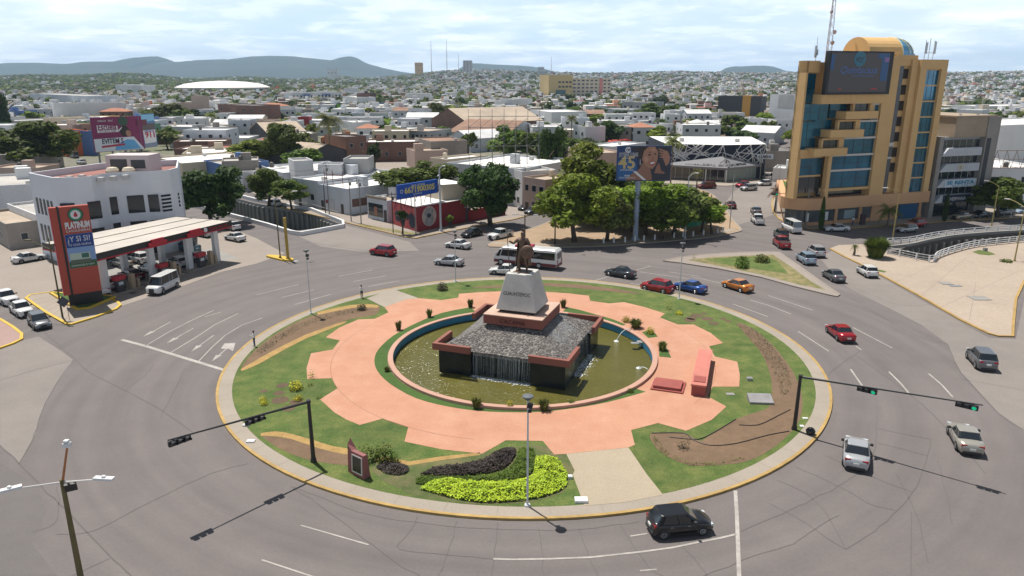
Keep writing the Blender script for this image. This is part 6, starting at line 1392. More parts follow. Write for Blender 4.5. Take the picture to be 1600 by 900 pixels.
b = MB()
for i in range(8): b.add([(-6.75,3.3,6.6+i*2.86),(-1.2,9.8,6.6+i*2.86),(-1.2,9.8,8.9+i*2.86),(-6.75,3.3,8.9+i*2.86)],[(0,1,2,3),(3,2,1,0)])
b.build('side_glazing', teal, tw)
b = MB(); b.box(-4.2, 10.1, -.5, 3, 22.3, 23.9)
for i in range(10): b.box(-4.0+i*1.25, -3.96+i*1.25, -.53, -.5, 22.35, 23.85)
b.build('ribbed_parapet', och, tw)
b = MB(); b.box(-4.1, 10.25, -1.1, -.2, 23.9, 31.2); sc_ = b.build('screen', mat('screen_casing', (.012,.012,.014), .5), tw)
b = MB(); b.box(-3.7, 9.3, -1.14, -1.1, 24.3, 30.9); b.build('display', mat('display_face', (.060,.045,.045), .35), sc_)
dis = mat('display_blue', (.01,.07,.20), .35); cyan = mat('display_cyan', (.01,.13,.20), .35)
b = MB(); b.box(7.6,9.2,-1.16,-1.14,26.2,30.8); b.box(6.7,7.6,-1.16,-1.14,30.0,30.8); b.box(-3.65,-2.9,-1.16,-1.14,28.0,30.6); b.build('display_blue_panel', dis, sc_)
b = MB(); b.box(8.2,9.2,-1.18,-1.16,29.4,30.2); b.build('display_lilac_panel', mat('display_lilac', (.22,.12,.30), .35), sc_)
b = MB(); b.T = Matrix.Translation((2.6,-1.15,29.9)) @ Matrix.Rotation(pi/2, 4, 'X'); b.lathe([(.01,0),(1.3,0),(1.3,.02),(.01,.02)], n=20); b.T = None; b.build('display_emblem', cyan, sc_)
b = MB(); b.T = Matrix.Translation((2.6,-1.175,29.9)) @ Matrix.Rotation(pi/2, 4, 'X'); b.strip([(-.8,-.3),(-.2,.3),(.3,-.1),(.9,.4)], .22, .012); b.strip([(-.9,.2),(0,-.5),(.7,-.5)], .15, .012); b.T = None; b.build('display_emblem_waves', mat('display_dark', (.02,.02,.05), .35), sc_)
b = MB(); text_mb(b, 'Quintacasa', 1.7, XZ(2.7, -1.17, 27.5), 0, .0, 'CENTER', width=8.2, shear=.3, bold=.03); b.box(1.2,6.2,-1.17,-1.15,27.0,27.12); b.build('display_lettering', mat('display_text', (.05,.10,.27), .35), sc_)
b = MB(); b.box(-1.4,-.9,-1.17,-1.14,24.7,24.95); b.build('display_red_mark', mat('display_red', (.45,.02,.03), .35), sc_); b = MB(); b.box(5.9,7.2,-1.17,-1.14,24.75,24.95); b.build('display_red_mark', mat('display_red', (.45,.02,.03), .35), sc_)
b = MB(); R_ = 3.5; n = 14; yv0, yv1 = 1.0, 12.0
V_ = [(11.4+R_*cos(pi-pi*i/n)*.0, 0, 0) for i in range(0)]
b = MB()
for i in range(n):
 a, c = pi*i/n, pi*(i+1)/n
 p = lambda t, u: (u, 5.0-3.4*cos(t), 30.7+3.2*sin(t))
 b.add([p(a,7.4), p(a,15.2), p(c,15.2), p(c,7.4)], [(0,1,2,3)])
b.add([p(pi*i/n, 7.4) for i in range(n+1)], [tuple(range(n+1))]); b.add([p(pi*i/n, 15.2) for i in range(n+1)], [tuple(range(n, -1, -1))]); b.box(7.4,15.2,1.6,8.4,29.4,30.6); b.build('barrel_roof', mat('light_ochre', (.68,.42,.17), .8, var=.08, sc=.6), tw, smooth=False)
b = MB(); b.box(13.4, 18.2, 1.05, 8.2, 29.4, 30.7); b.prism([(18.2,1.6),(19.8,3),(19.8,6),(18.2,7.6)], 29.4, 30.7); b.build('dome_base', och, tw)
dome = MB(); cx_, cy_ = 15.1, 5.0
for i in range(8):
 for j in range(6):
  def q(ii, jj): t = -pi/2+pi*ii/8; e_ = pi/2*jj/6; return (cx_+3.3*cos(t)*cos(e_)*1.5, cy_+3.4*sin(t)*cos(e_), 30.7+3.2*sin(e_))
  dome.add([q(i,j), q(i+1,j), q(i+1,j+1), q(i,j+1)], [(0,1,2,3)])
dg_ = dome.build('glass_dome', mat('dome_blue_glass', (.10,.30,.48), .3, spec=.8), tw)
b = MB()
for i in range(9):
 pts = []
 for j in range(7): t = -pi/2+pi*i/8; e_ = pi/2*j/6; pts.append((cx_+3.36*cos(t)*cos(e_)*1.5, cy_+3.46*sin(t)*cos(e_), 30.7+3.26*sin(e_)))
 b.tube(pts, .11, 5)
b.build('dome_ribs', mat('dome_yellow', (.70,.66,.45), .6), dg_)
b = MB(); b.strip([(cx_+3.4*cos(t)*1.5, cy_+3.6*sin(t)) for t in [(-pi/2+pi*i/12) for i in range(13)]], .35, 30.1, 0, z1=31.0); b.build('dome_ring', mat('dome_ring_blue', (.16,.36,.58), .6), dg_)
def lattice_mast(parent, x, y, z0, h_, w_, m, nm='lattice_mast', dishes=()):
 b = MB(); k = max(3, int(h_/(w_*1.5)))
 for sx, sy in ((-1,-1),(1,-1),(0,1)): b.cyl((x+sx*w_/2, y+sy*w_/2, z0), (x+sx*w_*.2, y+sy*w_*.2, z0+h_), .07, .05, 5)
 for i in range(k):
  f0, f1 = i/k, (i+1)/k; s0, s1 = w_/2*(1-.6*f0), w_/2*(1-.6*f1)
  b.cyl((x-s0, y-s0, z0+h_*f0), (x+s1, y-s1, z0+h_*f1), .035, n=4); b.cyl((x+s0, y-s0, z0+h_*f0), (x, y+s1, z0+h_*f1), .035, n=4); b.cyl((x, y+s0, z0+h_*f0), (x-s1, y-s1, z0+h_*f1), .035, n=4)
 for (dx, dz, r) in dishes: b.T = Matrix.Translation((x+dx, y-.3, z0+dz)) @ Matrix.Rotation(pi/2+.2, 4, 'X'); b.lathe([(.05,-.2),(r,0),(r,.15),(r*.8,.2)], n=12); b.T = None
 return b.build(nm, m, parent)
lattice_mast(tw, 4.6, 9, 29.4, 13.6, 1.0, mat('mast_red_white', (.40,.33,.32), .6), dishes=((.9,12.2,.7),(.7,5.5,.4),(-.5,9,.35),(.5,3.6,.4)))
b = MB(); b.cyl((-2.5,4,29.4), (-2.5,4,33.6), .05, n=5); b.box(-2.8,-2.5,3.8,4.1,30.2,32.2); b.box(-2.45,-2.15,3.9,4.1,30.6,31.6); b.build('antenna', steel, tw)
b = MB()
for u in (20.8, 21.8, 22.9): b.cyl((u,2,29.9), (u,2,33.4+.4*(u == 21.8)), .06, n=5)
b.box(20.6,21.0,1.7,1.9,31.0,33.0); b.box(22.7,23.1,1.7,1.9,31.0,33.2); b.cyl((20.8,2,31.2),(22.9,2,31.2),.05,n=5); b.build('antenna', steel, tw)
GP_ = Plane((1449,341),(1532,335)); go = thing('office_building', 'grey concrete office building with white slanted bands right of the tower', 'building', (*GP_.A, 0), GP_.rot); FOOT.append((GP_.A[0]+8, GP_.A[1]+10, GP_.rot, 12, 14))
con = WALL['concrete']; b = MB(); b.box(0, 13.6, 1.2, 18, 0, 15.6); b.build('body', WALL['grey'], go)
b = MB(); b.box(3.6, 13.6, .2, 18, 15.6, 19.4); b.box(3.4, 13.9, 0, 18.2, 19.4, 19.7); b.build('roof_storey', mat('tan_panels', (.36,.28,.20), .9, var=.25, sc=.5), go)
b = MB(); b.box(11.6, 14.8, 0, 18, 0, 19.4); b.build('stair_block', con, go); b = MB(); b.box(11.9,13.0,-.05,.02,6.0,15.3); b.build('dark_slot', WALL['dark'], go)
b = MB(); b.box(0,1.0,-.1,1.3,0,15.8); b.build('corner_pier', con, go)
for i in range(4):
 z = 2.9+i*3.05; b = MB(); b.add([(1.0,-.1,z),(11.0,-.1,z),(11.0,-.1,z+1.55),(2.6,-.1,z+1.55),(1.0,.9,z),(11,.9,z),(11,.9,z+1.55),(2.6,.9,z+1.55)], [(0,1,2,3),(3,2,6,7),(1,5,6,2),(0,3,7,4),(0,4,5,1)]); b.build('white_band', WALL['lgrey'], go)
 b = MB(); b.box(1.2,11.3,1.0,1.15,z+1.55,z+3.0); w_ = b.build('window_band', dkgl, go); b = MB()
 for j in range(1, 6): b.box(1.2+j*1.68-.03,1.2+j*1.68+.03,.95,1.0,z+1.55,z+3.0)
 b.build('mullions', framem, w_)
b = MB(); b.box(1.1, 11, .9, 1.1, 0, 2.8); b.build('shop_glass', dkgl, go)
b = MB(); b.box(3.0,9.9,-.28,-.1,2.95,4.4); s_ = b.build('black_sign', WALL['navy'], go); b = MB(); text_mb(b, 'THERMANA', 1.0, XZ(6.4,-.30,3.3), 0, .01, 'CENTER', width=4.6); b.build('lettering', whitep, s_)
b = MB(); b.box(2.8,10.6,-.25,-.1,5.95,7.4); s_ = b.build('banner', mat('banner_white', (.55,.62,.66), .7), go); b = MB(); text_mb(b, 'SE RENTA', .95, XZ(6.7,-.27,6.55), 0, .01, 'CENTER', bold=.04, width=7.0); text_mb(b, '667 232', .45, XZ(6.7,-.27,6.05), 0, .01, 'CENTER', width=4.0); b.build('lettering', mat('banner_blue', (.02,.20,.34), .6), s_)
b = MB(); b.T = Matrix.Translation((6.2,-.12,9.85)) @ Matrix.Rotation(pi/2, 4, 'X'); b.lathe([(.01,0),(.75,0),(.75,.06),(.01,.06)], n=18); b.T = None; s_ = b.build('round_logo', mat('logo_cream', (.50,.46,.36), .7), go); b = MB(); text_mb(b, 'B', .9, XZ(6.2,-.2,9.55), 0, .005, 'CENTER'); b.build('lettering', con, s_)
for x in (5.2, 9.6): lattice_mast(go, x, 1, 15.6, 4.5, .7, steel, 'antenna_lattice')
bpx('white and pink shop block with blue roof edge at the right edge behind the tree', (1541,262),(1640,262), 8.5, 26, wall='white', roof='white', floors=2, nw=4)
b = MB(); A0 = G(1549,259,9); t = thing('roof_sign_frame', 'bare rusty steel lattice frame on the roof at the right edge', 'sign frame', (*A0, 8.5), .1)
for i in range(6):
 b.cyl((i*2.2,0,0), (i*2.2+.8,0,3.6), .06, n=4); b.cyl((i*2.2,0,0), (i*2.2-.6,1.8,0), .05, n=4); b.cyl((i*2.2+.8,0,3.6), (i*2.2+2.2,0,0), .05, n=4)
b.cyl((0,0,0),(12,0,0),.07,n=4); b.cyl((.8,0,3.6),(12.5,0,3.6),.07,n=4); b.cyl((.4,0,1.8),(12.2,0,1.8),.05,n=4); b.build('lattice', mat('rusty_steel', (.20,.13,.10), .8), t)
bpx('tall white blank building behind the grey office at the right', (1557,196),(1720,190), 13, 26, wall='white', roof='white', floors=1, nw=0, side=False)
W0 = G(200,408); zt = 13.0
pts_px = [(44,270),(81,277.5),(100,277.5),(120,277),(142,275),(160,271.5),(175,270),(195,269),(215,268),(232,267.5),(250,266.5),(265,265),(277,262)]
P0 = px(*pts_px, z=zt); A0 = P0[1]; wb_ = thing('rounded_building', 'white three storey building with a curved front and square windows behind the filling station', 'building', (*A0, 0))
loc_ = [(x-A0[0], y-A0[1]) for x, y in P0]; back = [(loc_[-1][0]-5.0, loc_[-1][1]+12), (loc_[0][0]+4, loc_[0][1]+13)]; FOOT.append((A0[0]+8, A0[1]+10, 0, 20, 16))
foot = loc_+back; n = len(foot); b = MB()
for i in range(n): a, c = foot[i], foot[(i+1) % n]; b.add([(*a,0),(*c,0),(*c,zt),(*a,zt)], [(0,1,2,3)])
cxm = sum(p[0] for p in foot)/n; cym = sum(p[1] for p in foot)/n
inn = [(x+(cxm-x)*.03, y+(cym-y)*.03) for x, y in foot]
for i in range(n): a, c, d, e_ = foot[i], foot[(i+1) % n], inn[(i+1) % n], inn[i]; b.add([(*a,zt),(*c,zt),(*d,zt),(*e_,zt)], [(0,1,2,3)]); b.add([(*e_,zt),(*d,zt),(*d,zt-1.1),(*e_,zt-1.1)], [(0,1,2,3)])
b.build('wall', mat('cool_white_render', (.62,.64,.68), .85, var=.08, sc=.4), wb_); b = MB(); b.sheet(inn, zt-1.0); rf = b.build('roof', mat('red_roof', (.27,.12,.10), .9, var=.3, sc=.5), wb_)
P1 = lambda i, f: (foot[i][0]+(foot[i+1][0]-foot[i][0])*f, foot[i][1]+(foot[i+1][1]-foot[i][1])*f)
def wwin(i, f, w_, z0, z1, m=winm, nm='window'):
 x, y = P1(i, f); a = atan2(foot[i+1][1]-foot[i][1], foot[i+1][0]-foot[i][0]); b = MB(); b.cbox((x, y, (z0+z1)/2), (w_, .14, z1-z0), 0, rz=a); return b.build(nm, m, wb_)
for f_, (z0, z1) in enumerate(((6.7,9.2),(2.5,5.2))):
 for k in range(5): wwin(0, .18+k*.155, .62, z0+.3, z1+.2)
 for (i, f, w_) in ((2,-.1,1.9),(3,.9,1.8)): wwin(i, f, w_, z0, z1+.1)
 for (i, f, w_) in ((5,1.2,2.5),(7,.6,2.6),(8,1.1,1.5)): wwin(i, f, w_, z0, z1+.2)
 for k in range(5): wwin(10, .25, 1.5, z0-.1+k*.58, z0+.22+k*.58)
 for k in range(4): wwin(11, .7, .35, z0+.2+k*.6, z0+.6+k*.6)
for (i, f, w_) in ((2,.2,3.2),(4,.6,3),(6,.2,3.4),(8,.3,2.6)): wwin(i, f, w_, .1, 2.0, dkgl, 'shop_window')
b = MB(); o = (loc_[5][0]+.5, loc_[5][1]+5); b.box(o[0]-2.5, o[0]+4.2, o[1], o[1]+4, zt-1, zt+2.2); ph = b.build('roof_room', mat('pinkish_white', (.55,.47,.47), .85, var=.1, sc=.5), rf); b = MB(); b.box(o[0]-1.8,o[0]+.8,o[1]-.05,o[1]+.05,zt-.2,zt+1.6); b.box(o[0]+1.4,o[0]+3.6,o[1]-.05,o[1]+.05,zt+.2,zt+1.5); b.build('opening', WALL['dark'], ph)
for i, (dx, dy) in enumerate(((-.8,-1.6),(1.6,-1.4))): b = MB(); b.lathe([(.85,0),(.95,.2),(.95,1.0),(.7,1.4),(.2,1.5)], c=(o[0]+dx,o[1]+dy,zt-.9), n=12); b.build('water_tank', tankw, rf)
for i in range(9): b = MB(); x, y = loc_[2][0]-3+i*1.1, loc_[2][1]+3+(i % 3)*1.4; b.box(x-.4,x+.4,y-.4,y+.4,zt-1,zt-.35); b.build('air_unit', acm, rf)
bpx('low white wing on the left of the rounded building', (10,318),(62,338), 5.0, 16, wall='white', roof='grey', floors=1, nw=2, extras=1)
bpx('pale lean-to shop with shutters at the far left edge', (-30,330),(8,350), 4.2, 14, wall='concrete', roof='tan', floors=1, nw=2, extras=0)
bpx('long white block with concrete roof behind the rounded building at the left', (-40,292),(112,284), 7, 20, wall='white', roof='grey', floors=1, nw=0, extras=5, side=False)
bpx('orange banded shop at the far left below the long white block', (-40,298),(45,296), 5, 8, wall='terracotta', roof='red', floors=1, nw=2, extras=1)
cz = 5.2; cq = px((66,379),(150,396),(361,346),(262,338), z=cz+.9)
cA = px((66,379),(148,397),(361,345),(275,338), z=cz+.9); fs = thing('filling_station_canopy', 'long flat filling station canopy with black and red fascia on white columns', 'canopy', (*cA[1], 0)); q = [(x-cA[1][0], y-cA[1][1]) for x, y in cA]
b = MB(); b.prism(q, cz, cz+.15, 0); b.build('soffit', whitep, fs); b = MB(); b.sheet([(x*.995+.0, y*.995) for x, y in q], cz+.86); b.build('roof', mat('canopy_roof', (.47,.43,.38), .85, var=.2, sc=.4), fs)
b = MB()
for i in range(1,3):
 p = [(q[1][0]+(q[0][0]-q[1][0])*i/3, q[1][1]+(q[0][1]-q[1][1])*i/3), (q[2][0]+(q[3][0]-q[2][0])*i/3, q[2][1]+(q[3][1]-q[2][1])*i/3)]; b.strip(p, .12, cz+.87, 0, z1=cz+.93)
b.build('roof_seam', mat('seam_dark', (.22,.19,.16), .9), fs)
def fascia(nm, z0, z1, off, m):
 b = MB(); n = 4; cx_ = sum(p[0] for p in q)/4; cy_ = sum(p[1] for p in q)/4
 o = [(x+(x-cx_)*off/20, y+(y-cy_)*off/20) for x, y in q]; i_ = [(x-(x-cx_)*.012, y-(y-cy_)*.012) for x, y in q]
 for k in range(4): a, c, d, e_ = o[k], o[(k+1) % 4], i_[(k+1) % 4], i_[k]; b.add([(*a,z0),(*c,z0),(*c,z1),(*a,z1)], [(0,1,2,3)]); b.add([(*a,z1),(*c,z1),(*d,z1),(*e_,z1)], [(0,1,2,3)]); b.add([(*a,z0),(*c,z0),(*d,z0),(*e_,z0)], [(3,2,1,0)]); b.add([(*e_,z0),(*d,z0),(*d,z1),(*e_,z1)], [(3,2,1,0)])
 return b.build(nm, m, fs)
fb = fascia('black_fascia', cz+.12, cz+.9, .1, mat('fascia_black', (.022,.02,.02), .4)); fr_ = mat('fascia_red', (.42,.015,.03), .4); fascia('red_stripe', cz-.06, cz+.12, .13, fr_)
dx, dy = q[2][0]-q[1][0], q[2][1]-q[1][1]; L = hypot(dx, dy); ca, sa = dx/L, dy/L; rzc = atan2(dy, dx)
def cp(u, v=0): return (q[1][0]+ca*u-sa*v, q[1][1]+sa*u+ca*v)
for u in (L*.40, L*.685):
 x, y = cp(u, -.15); b = MB(); b.T = Matrix.Translation((x, y, 0)) @ Matrix.Rotation(rzc, 4, 'Z'); b.prism([(-1.5,-.12),(1.5,-.12),(1.5,.1),(-1.5,.1)], cz-.05, cz+.55); b.prism([(-1.0,-.14),(1.0,-.14),(1.0,.1),(-1.0,.1)], cz+.5, cz+1.0); b.T = None; b.build('red_arch', fr_, fs)
b = MB(); u = L*.80; x, y = cp(u, -.14); b.T = Matrix.Translation((x, y, cz+.3)) @ Matrix.Rotation(rzc, 4, 'Z') @ Matrix.Rotation(pi/2, 4, 'X'); text_mb(b, 'GAS PLUS', .55, Matrix.Identity(4), 0, .01, 'LEFT', width=3.6); b.T = None; b.build('lettering', fr_, fb)
b = MB(); x, y = cp(L*.77, -.15); b.T = Matrix.Translation((x, y, cz+.5)) @ Matrix.Rotation(rzc, 4, 'Z') @ Matrix.Rotation(pi/2, 4, 'X'); b.lathe([(.01,0),(.33,0),(.33,.04),(.01,.04)], n=14); b.T = None; b.build('round_logo', whitep, fb)
for k, u in enumerate((L*.10, L*.42, L*.70, L*.93)):
 for v in (2.0, 7.2):
  x, y = cp(u, v); b = MB(); b.T = Matrix.Translation((x, y, 0)) @ Matrix.Rotation(rzc, 4, 'Z'); b.box(-.42,.42,-.3,.3,0,cz); b.T = None; b.build('column', whitep, fs)
pg = 'fuel pumps under the canopy'
for k, (u, v, lb) in enumerate(((L*.16,1.2,'fuel pump with red top nearest the orange sign'),(L*.46,1.2,'fuel pump with red top at the middle island'),(L*.76,1.2,'fuel pump with red top at the right island'))):
 x, y = cp(u, v); o_ = (x+cA[1][0], y+cA[1][1]); t = thing('fuel_pump', lb, 'fuel pump', (*o_, .02), rzc, pg)
 b = MB(); b.box(-3.2,3.2,-.7,.7,0,.16); b.build('island', concrete, t); b = MB(); b.box(-.55,.55,-.32,.32,.16,1.75); b.build('body', mat('pump_dark', (.05,.05,.055), .4), t)
 b = MB(); b.box(-.75,.75,-.4,.4,1.75,2.3); b.build('red_top', fr_, t); b = MB(); b.box(-.35,.35,-.34,-.32,1.1,1.5); b.build('display', lampg, t)
 for s in (-1, 1): b = MB(); b.tube([(s*.6,-.2,1.5),(s*.8,-.25,.9),(s*.65,-.25,.5),(s*.57,-.25,1.1)], .03, 5); b.build('hose', darkm, t)
 b = MB(); b.box(1.6,2.2,-.3,.3,.16,2.1); b.box(2.5,2.9,-.3,.3,.16,1.3); b.build('service_panel', mat('pump_tan', (.40,.30,.20), .7), t)
sA = px((118,477.5),(162,470.5), z=.3); sg = thing('price_sign', 'tall orange red filling station sign tower lettered PLATINUM with an advertising panel', 'sign', (*sA[0], .3), atan2(sA[1][1]-sA[0][1], sA[1][0]-sA[0][0])); SW = hypot(sA[1][0]-sA[0][0], sA[1][1]-sA[0][1]); SH = 12.0
SPl = Plane(sA[0], sA[1], world=True)
osr = mat('sign_orange', (.40,.062,.035), .5, var=.08, sc=.5); 
b = MB(); b.box(-.9, SW, 0, .8, 1.4, SH); b.build('tower', osr, sg); b = MB(); b.box(-.55, SW*1.0, .05, .7, 0, 1.4); b.build('plinth', mat('plinth_black', (.012,.012,.013), .4), sg)
b = MB(); b.box(-.25, -.02, -.04, .84, 1.4, SH); b.build('black_edge', mat('plinth_black', (0,0,0)), sg)
b = MB(); b.box(-1.0,-.9,0,.82,1.4,SH); b.build('red_edge', fr_, sg)
b = MB(); text_mb(b, 'PLATINUM', 1.05, XZ(SW*.53,-.03,9.4), 0, .02, 'CENTER', bold=.05, width=SW*.84); text_mb(b, 'GASOLINERAS', .42, XZ(SW*.53,-.03,8.95), 0, .02, 'CENTER', width=SW*.84); b.build('lettering', whitep, sg)
for r_, m_, zz, y_ in ((.82, mat('ring_black', (.02,.02,.02), .4), 11.0, -.02), (.72, mat('ring_green', (.02,.22,.10), .4), 11.0, -.04), (.52, whitep, 11.0, -.06)):
 b = MB(); b.T = Matrix.Translation((SW*.52, y_, zz)) @ Matrix.Rotation(pi/2, 4, 'X'); b.lathe([(.01,0),(r_,0),(r_,.015),(.01,.015)], n=24); b.T = None; b.build('emblem', m_, sg)
b = MB(); b.T = Matrix.Translation((SW*.52, -.09, 10.95)) @ Matrix.Rotation(pi/2, 4, 'X'); b.add([(0,.45,0),(-.22,0,0),(-.15,-.22,0),(.15,-.22,0),(.22,0,0)], [(0,1,2,3,4)]); b.T = None; b.build('emblem_drop', fr_, sg)
b = MB(); b.box(.12, SW-.02, -.06, 0, 4.6, 8.7); ap = b.build('advert_panel', mat('advert_sky', (.20,.32,.55), .5), sg)
for nm, x0, x1, z0, z1, m_ in (('advert_blue', .14, SW-.04, 7.1, 8.68, mat('advert_blue', (.008,.045,.22), .5)), ('advert_green', .14, SW-.04, 4.62, 5.4, mat('advert_green', (.03,.10,.03), .5)), ('advert_building', .3, SW-.6, 5.4, 6.4, mat('advert_building', (.42,.50,.42), .5)), ('advert_glass', SW*.5, SW*.75, 5.75, 6.3, mat('advert_glass', (.03,.13,.10), .4)), ('advert_shade', .3, SW-.6, 5.15, 5.6, mat('advert_shade', (.10,.12,.09), .5))):
 b = MB(); k = dict(advert_blue=0, advert_green=1, advert_building=2, advert_glass=3, advert_shade=3)[nm]; b.box(x0, x1, -.075-k*.006, -.06, z0, z1); b.build(nm, m_, ap)
b = MB(); text_mb(b, '¿Y SI SI?', .95, XZ(SW*.5,-.085,7.8), 0, .005, 'CENTER', width=SW*.78); text_mb(b, 'TU CASA NUEVA', .36, XZ(SW*.5,-.085,7.3), 0, .005, 'CENTER', width=SW*.8); text_mb(b, 'CONOCELO HOY', .3, XZ(SW*.5,-.085,4.8), 0, .005, 'CENTER', width=SW*.8); b.build('lettering', whitep, ap)
def billboard(label, A, B, z0, z1, base_col, post=None, back=.5, frame=True):
 L = hypot(B[0]-A[0], B[1]-A[1]); rz = atan2(B[1]-A[1], B[0]-A[0]); t = thing('billboard', label, 'billboard', (*A, 0), rz)
 b = MB(); b.box(0, L, 0, .35, z0, z1); b.build('panel', base_col, t); return t, L
def flat(t, nm, P_, y, m, parent=None):
 b = MB(); b.add([(x, y, z) for x, z in P_]+[(x, y+.012, z) for x, z in P_], [tuple(range(len(P_)-1, -1, -1)) if sum(P_[i][0]*P_[(i+1) % len(P_)][1]-P_[(i+1) % len(P_)][0]*P_[i][1] for i in range(len(P_))) < 0 else tuple(range(len(P_)))]); return b.build(nm, m, parent or t)
def ell(cx_, cz_, rx, rz_, a=0, n=20): return [(cx_+rx*cos(2*pi*i/n)*cos(a)-rz_*sin(2*pi*i/n)*sin(a), cz_+rx*cos(2*pi*i/n)*sin(a)+rz_*sin(2*pi*i/n)*cos(a)) for i in range(n)]
cX, cY = G(993,374,.13); zc0 = Hh(993,374,281,.13); zc1 = Hh(993,374,227,.13)
JP = Plane((cX-5, cY-.2),(cX+5, cY+.2), world=True)
Lh = (1041-956)/FOC*(cY*cos(PIT)+10*sin(PIT)); o_ = (993-956)/85*Lh
A_j = (cX-o_, cY-1.2); B_j = (cX-o_+Lh, cY-1.0)
jb, L = billboard('jewellery billboard with a smiling woman and the number 45 on a tall blue grey column', A_j, B_j, zc0, zc1, mat('bb_blue', (.008,.035,.13), .5)); hh = zc1-zc0
FOOT.append((cX, cY, 0, 6, 4))
b = MB(); b.cyl((o_, 1.2, .1), (o_, 1.2, zc0+.8), .45, .45, 14); b.cyl((o_,1.2,5.0),(o_,1.2,5.2),.62,.62,14); b.cyl((o_,1.2,.1),(o_,1.2,.35),.75,.7,14); b.build('column', mat('bb_column', (.30,.36,.46), .5), jb)
b = MB(); b.box(0,L,.35,1.5,zc0-.1,zc0+.1); b.build('walkway', blackm, jb)
S = lambda x, z: (x*L, zc0+z*hh)
flat(jb,'cheek_light',[S(*p) for p in ((.50,.66),(.54,.72),(.58,.64),(.56,.52),(.51,.56))],-.075,mat('bb_skin_light', (.46,.25,.17), .6)); flat(jb,'forehead_light',[S(*p) for p in ((.60,.88),(.66,.95),(.71,.90),(.67,.84))],-.075,MATS['bb_skin_light'])
flat(jb,'dark_background',[S(.40,.02),S(.985,.02),S(.985,.98),S(.22,.98),S(.40,.6)],-.03,mat('bb_dark', (.022,.022,.035), .5))
flat(jb,'light_gradient',[S(.02,.02),S(.40,.02),S(.36,.5),S(.30,.6),S(.02,.6)],-.02,mat('bb_blue2', (.015,.10,.28), .5))
flat(jb,'hair',[S(.36,.98),S(.42,.66),S(.44,.5),S(.5,.42),S(.60,.9),S(.72,.98)],-.045,mat('bb_hair', (.028,.018,.015), .6))
flat(jb,'neck_and_shoulder',[S(.16,.02),S(.30,.22),S(.42,.34),S(.47,.52),S(.62,.36),S(.66,.1),S(.66,.02)],-.055,mat('bb_skin_shade', (.27,.13,.085), .6))
flat(jb,'face',[S(*p) for p in ((.46,.62),(.49,.86),(.57,.98),(.69,.98),(.75,.84),(.75,.64),(.72,.46),(.66,.34),(.58,.38),(.50,.49))],-.065,mat('bb_skin', (.36,.18,.115), .6))
flat(jb,'hand',[S(*p) for p in ((.83,.70),(.86,.84),(.92,.86),(.98,.68),(.96,.50),(.91,.42),(.88,.52))],-.065,MATS['bb_skin'])
flat(jb,'second_hand',[S(*p) for p in ((.70,.22),(.73,.40),(.77,.52),(.80,.44),(.82,.30),(.90,.24),(.88,.20))],-.075,MATS['bb_skin_shade'])
for k in range(4): flat(jb,'finger',[S(.75+.008*k,.90-k*.075),S(.77+.008*k,.93-k*.075),S(.90,.86-k*.055),S(.885,.81-k*.055)],-.08,MATS['bb_skin'])
flat(jb,'sleeve',[S(.66,.02),S(.68,.2),S(.90,.2),S(.985,.3),S(.985,.02)],-.085,MATS['bb_dark'])
flat(jb,'eye',ell(*S(.595,.745),.028*L,.022*hh),-.085,MATS['bb_hair']); flat(jb,'eye',ell(*S(.70,.77),.022*L,.02*hh),-.085,MATS['bb_hair'])
flat(jb,'eyebrow',[S(.56,.80),S(.60,.835),S(.64,.82),S(.60,.815)],-.085,MATS['bb_hair']); flat(jb,'lips',ell(*S(.655,.51),.06*L,.065*hh,.25),-.085,mat('bb_lips', (.33,.05,.05), .5)); flat(jb,'teeth',ell(*S(.655,.515),.045*L,.030*hh,.25),-.095,whitep)
flat(jb,'nose_shade',[S(.635,.60),S(.66,.72),S(.675,.60)],-.08,MATS['bb_skin_shade'])
flat(jb,'dress_strap',[S(.30,.28),S(.36,.28),S(.56,.02),S(.50,.02)],-.07,whitep)
flat(jb,'earring',[S(.425,.62),S(.432,.62),S(.435,.46),S(.425,.46)],-.07,whitep)
b = MB(); text_mb(b, 'JOYERIA LUNAS', .95, XZ(L*.21,-.06,zc0+hh*.70), 0, .01, 'CENTER', width=L*.35); text_mb(b, 'DESDE 1979', .35, XZ(L*.2,-.06,zc0+hh*.635), 0, .01, 'CENTER', width=L*.22); text_mb(b, 'ANIVERSARIO', .38, XZ(L*.19,-.06,zc0+hh*.29), 0, .01, 'CENTER', width=L*.25); text_mb(b, 'SIGUENOS', .35, XZ(L*.2,-.06,zc0+hh*.07), 0, .01, 'CENTER', width=L*.3); text_mb(b, 'o  o  o', .5, XZ(L*.2,-.06,zc0+hh*.13), 0, .01, 'CENTER', bold=.05, width=L*.09); text_mb(b, 'C', 1.3, XZ(L*.19,-.06,zc0+hh*.81), 0, .01, 'CENTER', bold=.03); text_mb(b, 'G', .9, XZ(L*.215,-.06,zc0+hh*.83), 0, .01, 'CENTER', bold=.02); b.build('lettering', whitep, jb)
b = MB(); text_mb(b, '45', 2.9, XZ(L*.19,-.06,zc0+hh*.36), 0, .01, 'CENTER', bold=.06); b.build('gold_number', mat('bb_gold', (.50,.38,.16), .4), jb)
zb0, zb1 = 6.3, 10.4; A1 = G(622,312,zb0); B1 = G(684,301,zb0); zb1 = None
for z_ in [x*.1 for x in range(70, 140)]:
 if abs(Pj(*A1, z_)[1]-289) < .7: zb1 = z_; break
zb1 = zb1 or 10
pb, L = billboard('blue billboard with a big yellow phone number on the roof of the mural house', A1, B1, zb0, zb1, mat('bb_royal', (.012,.085,.42), .5)); hh = zb1-zb0
b = MB(); text_mb(b, '6671900305', 1.45, XZ(L*.54,-.03,zb0+hh*.33), 0, .01, 'CENTER', bold=.05, width=L*.76); b.build('number', mat('bb_yellow', (.62,.52,.16), .5), pb)
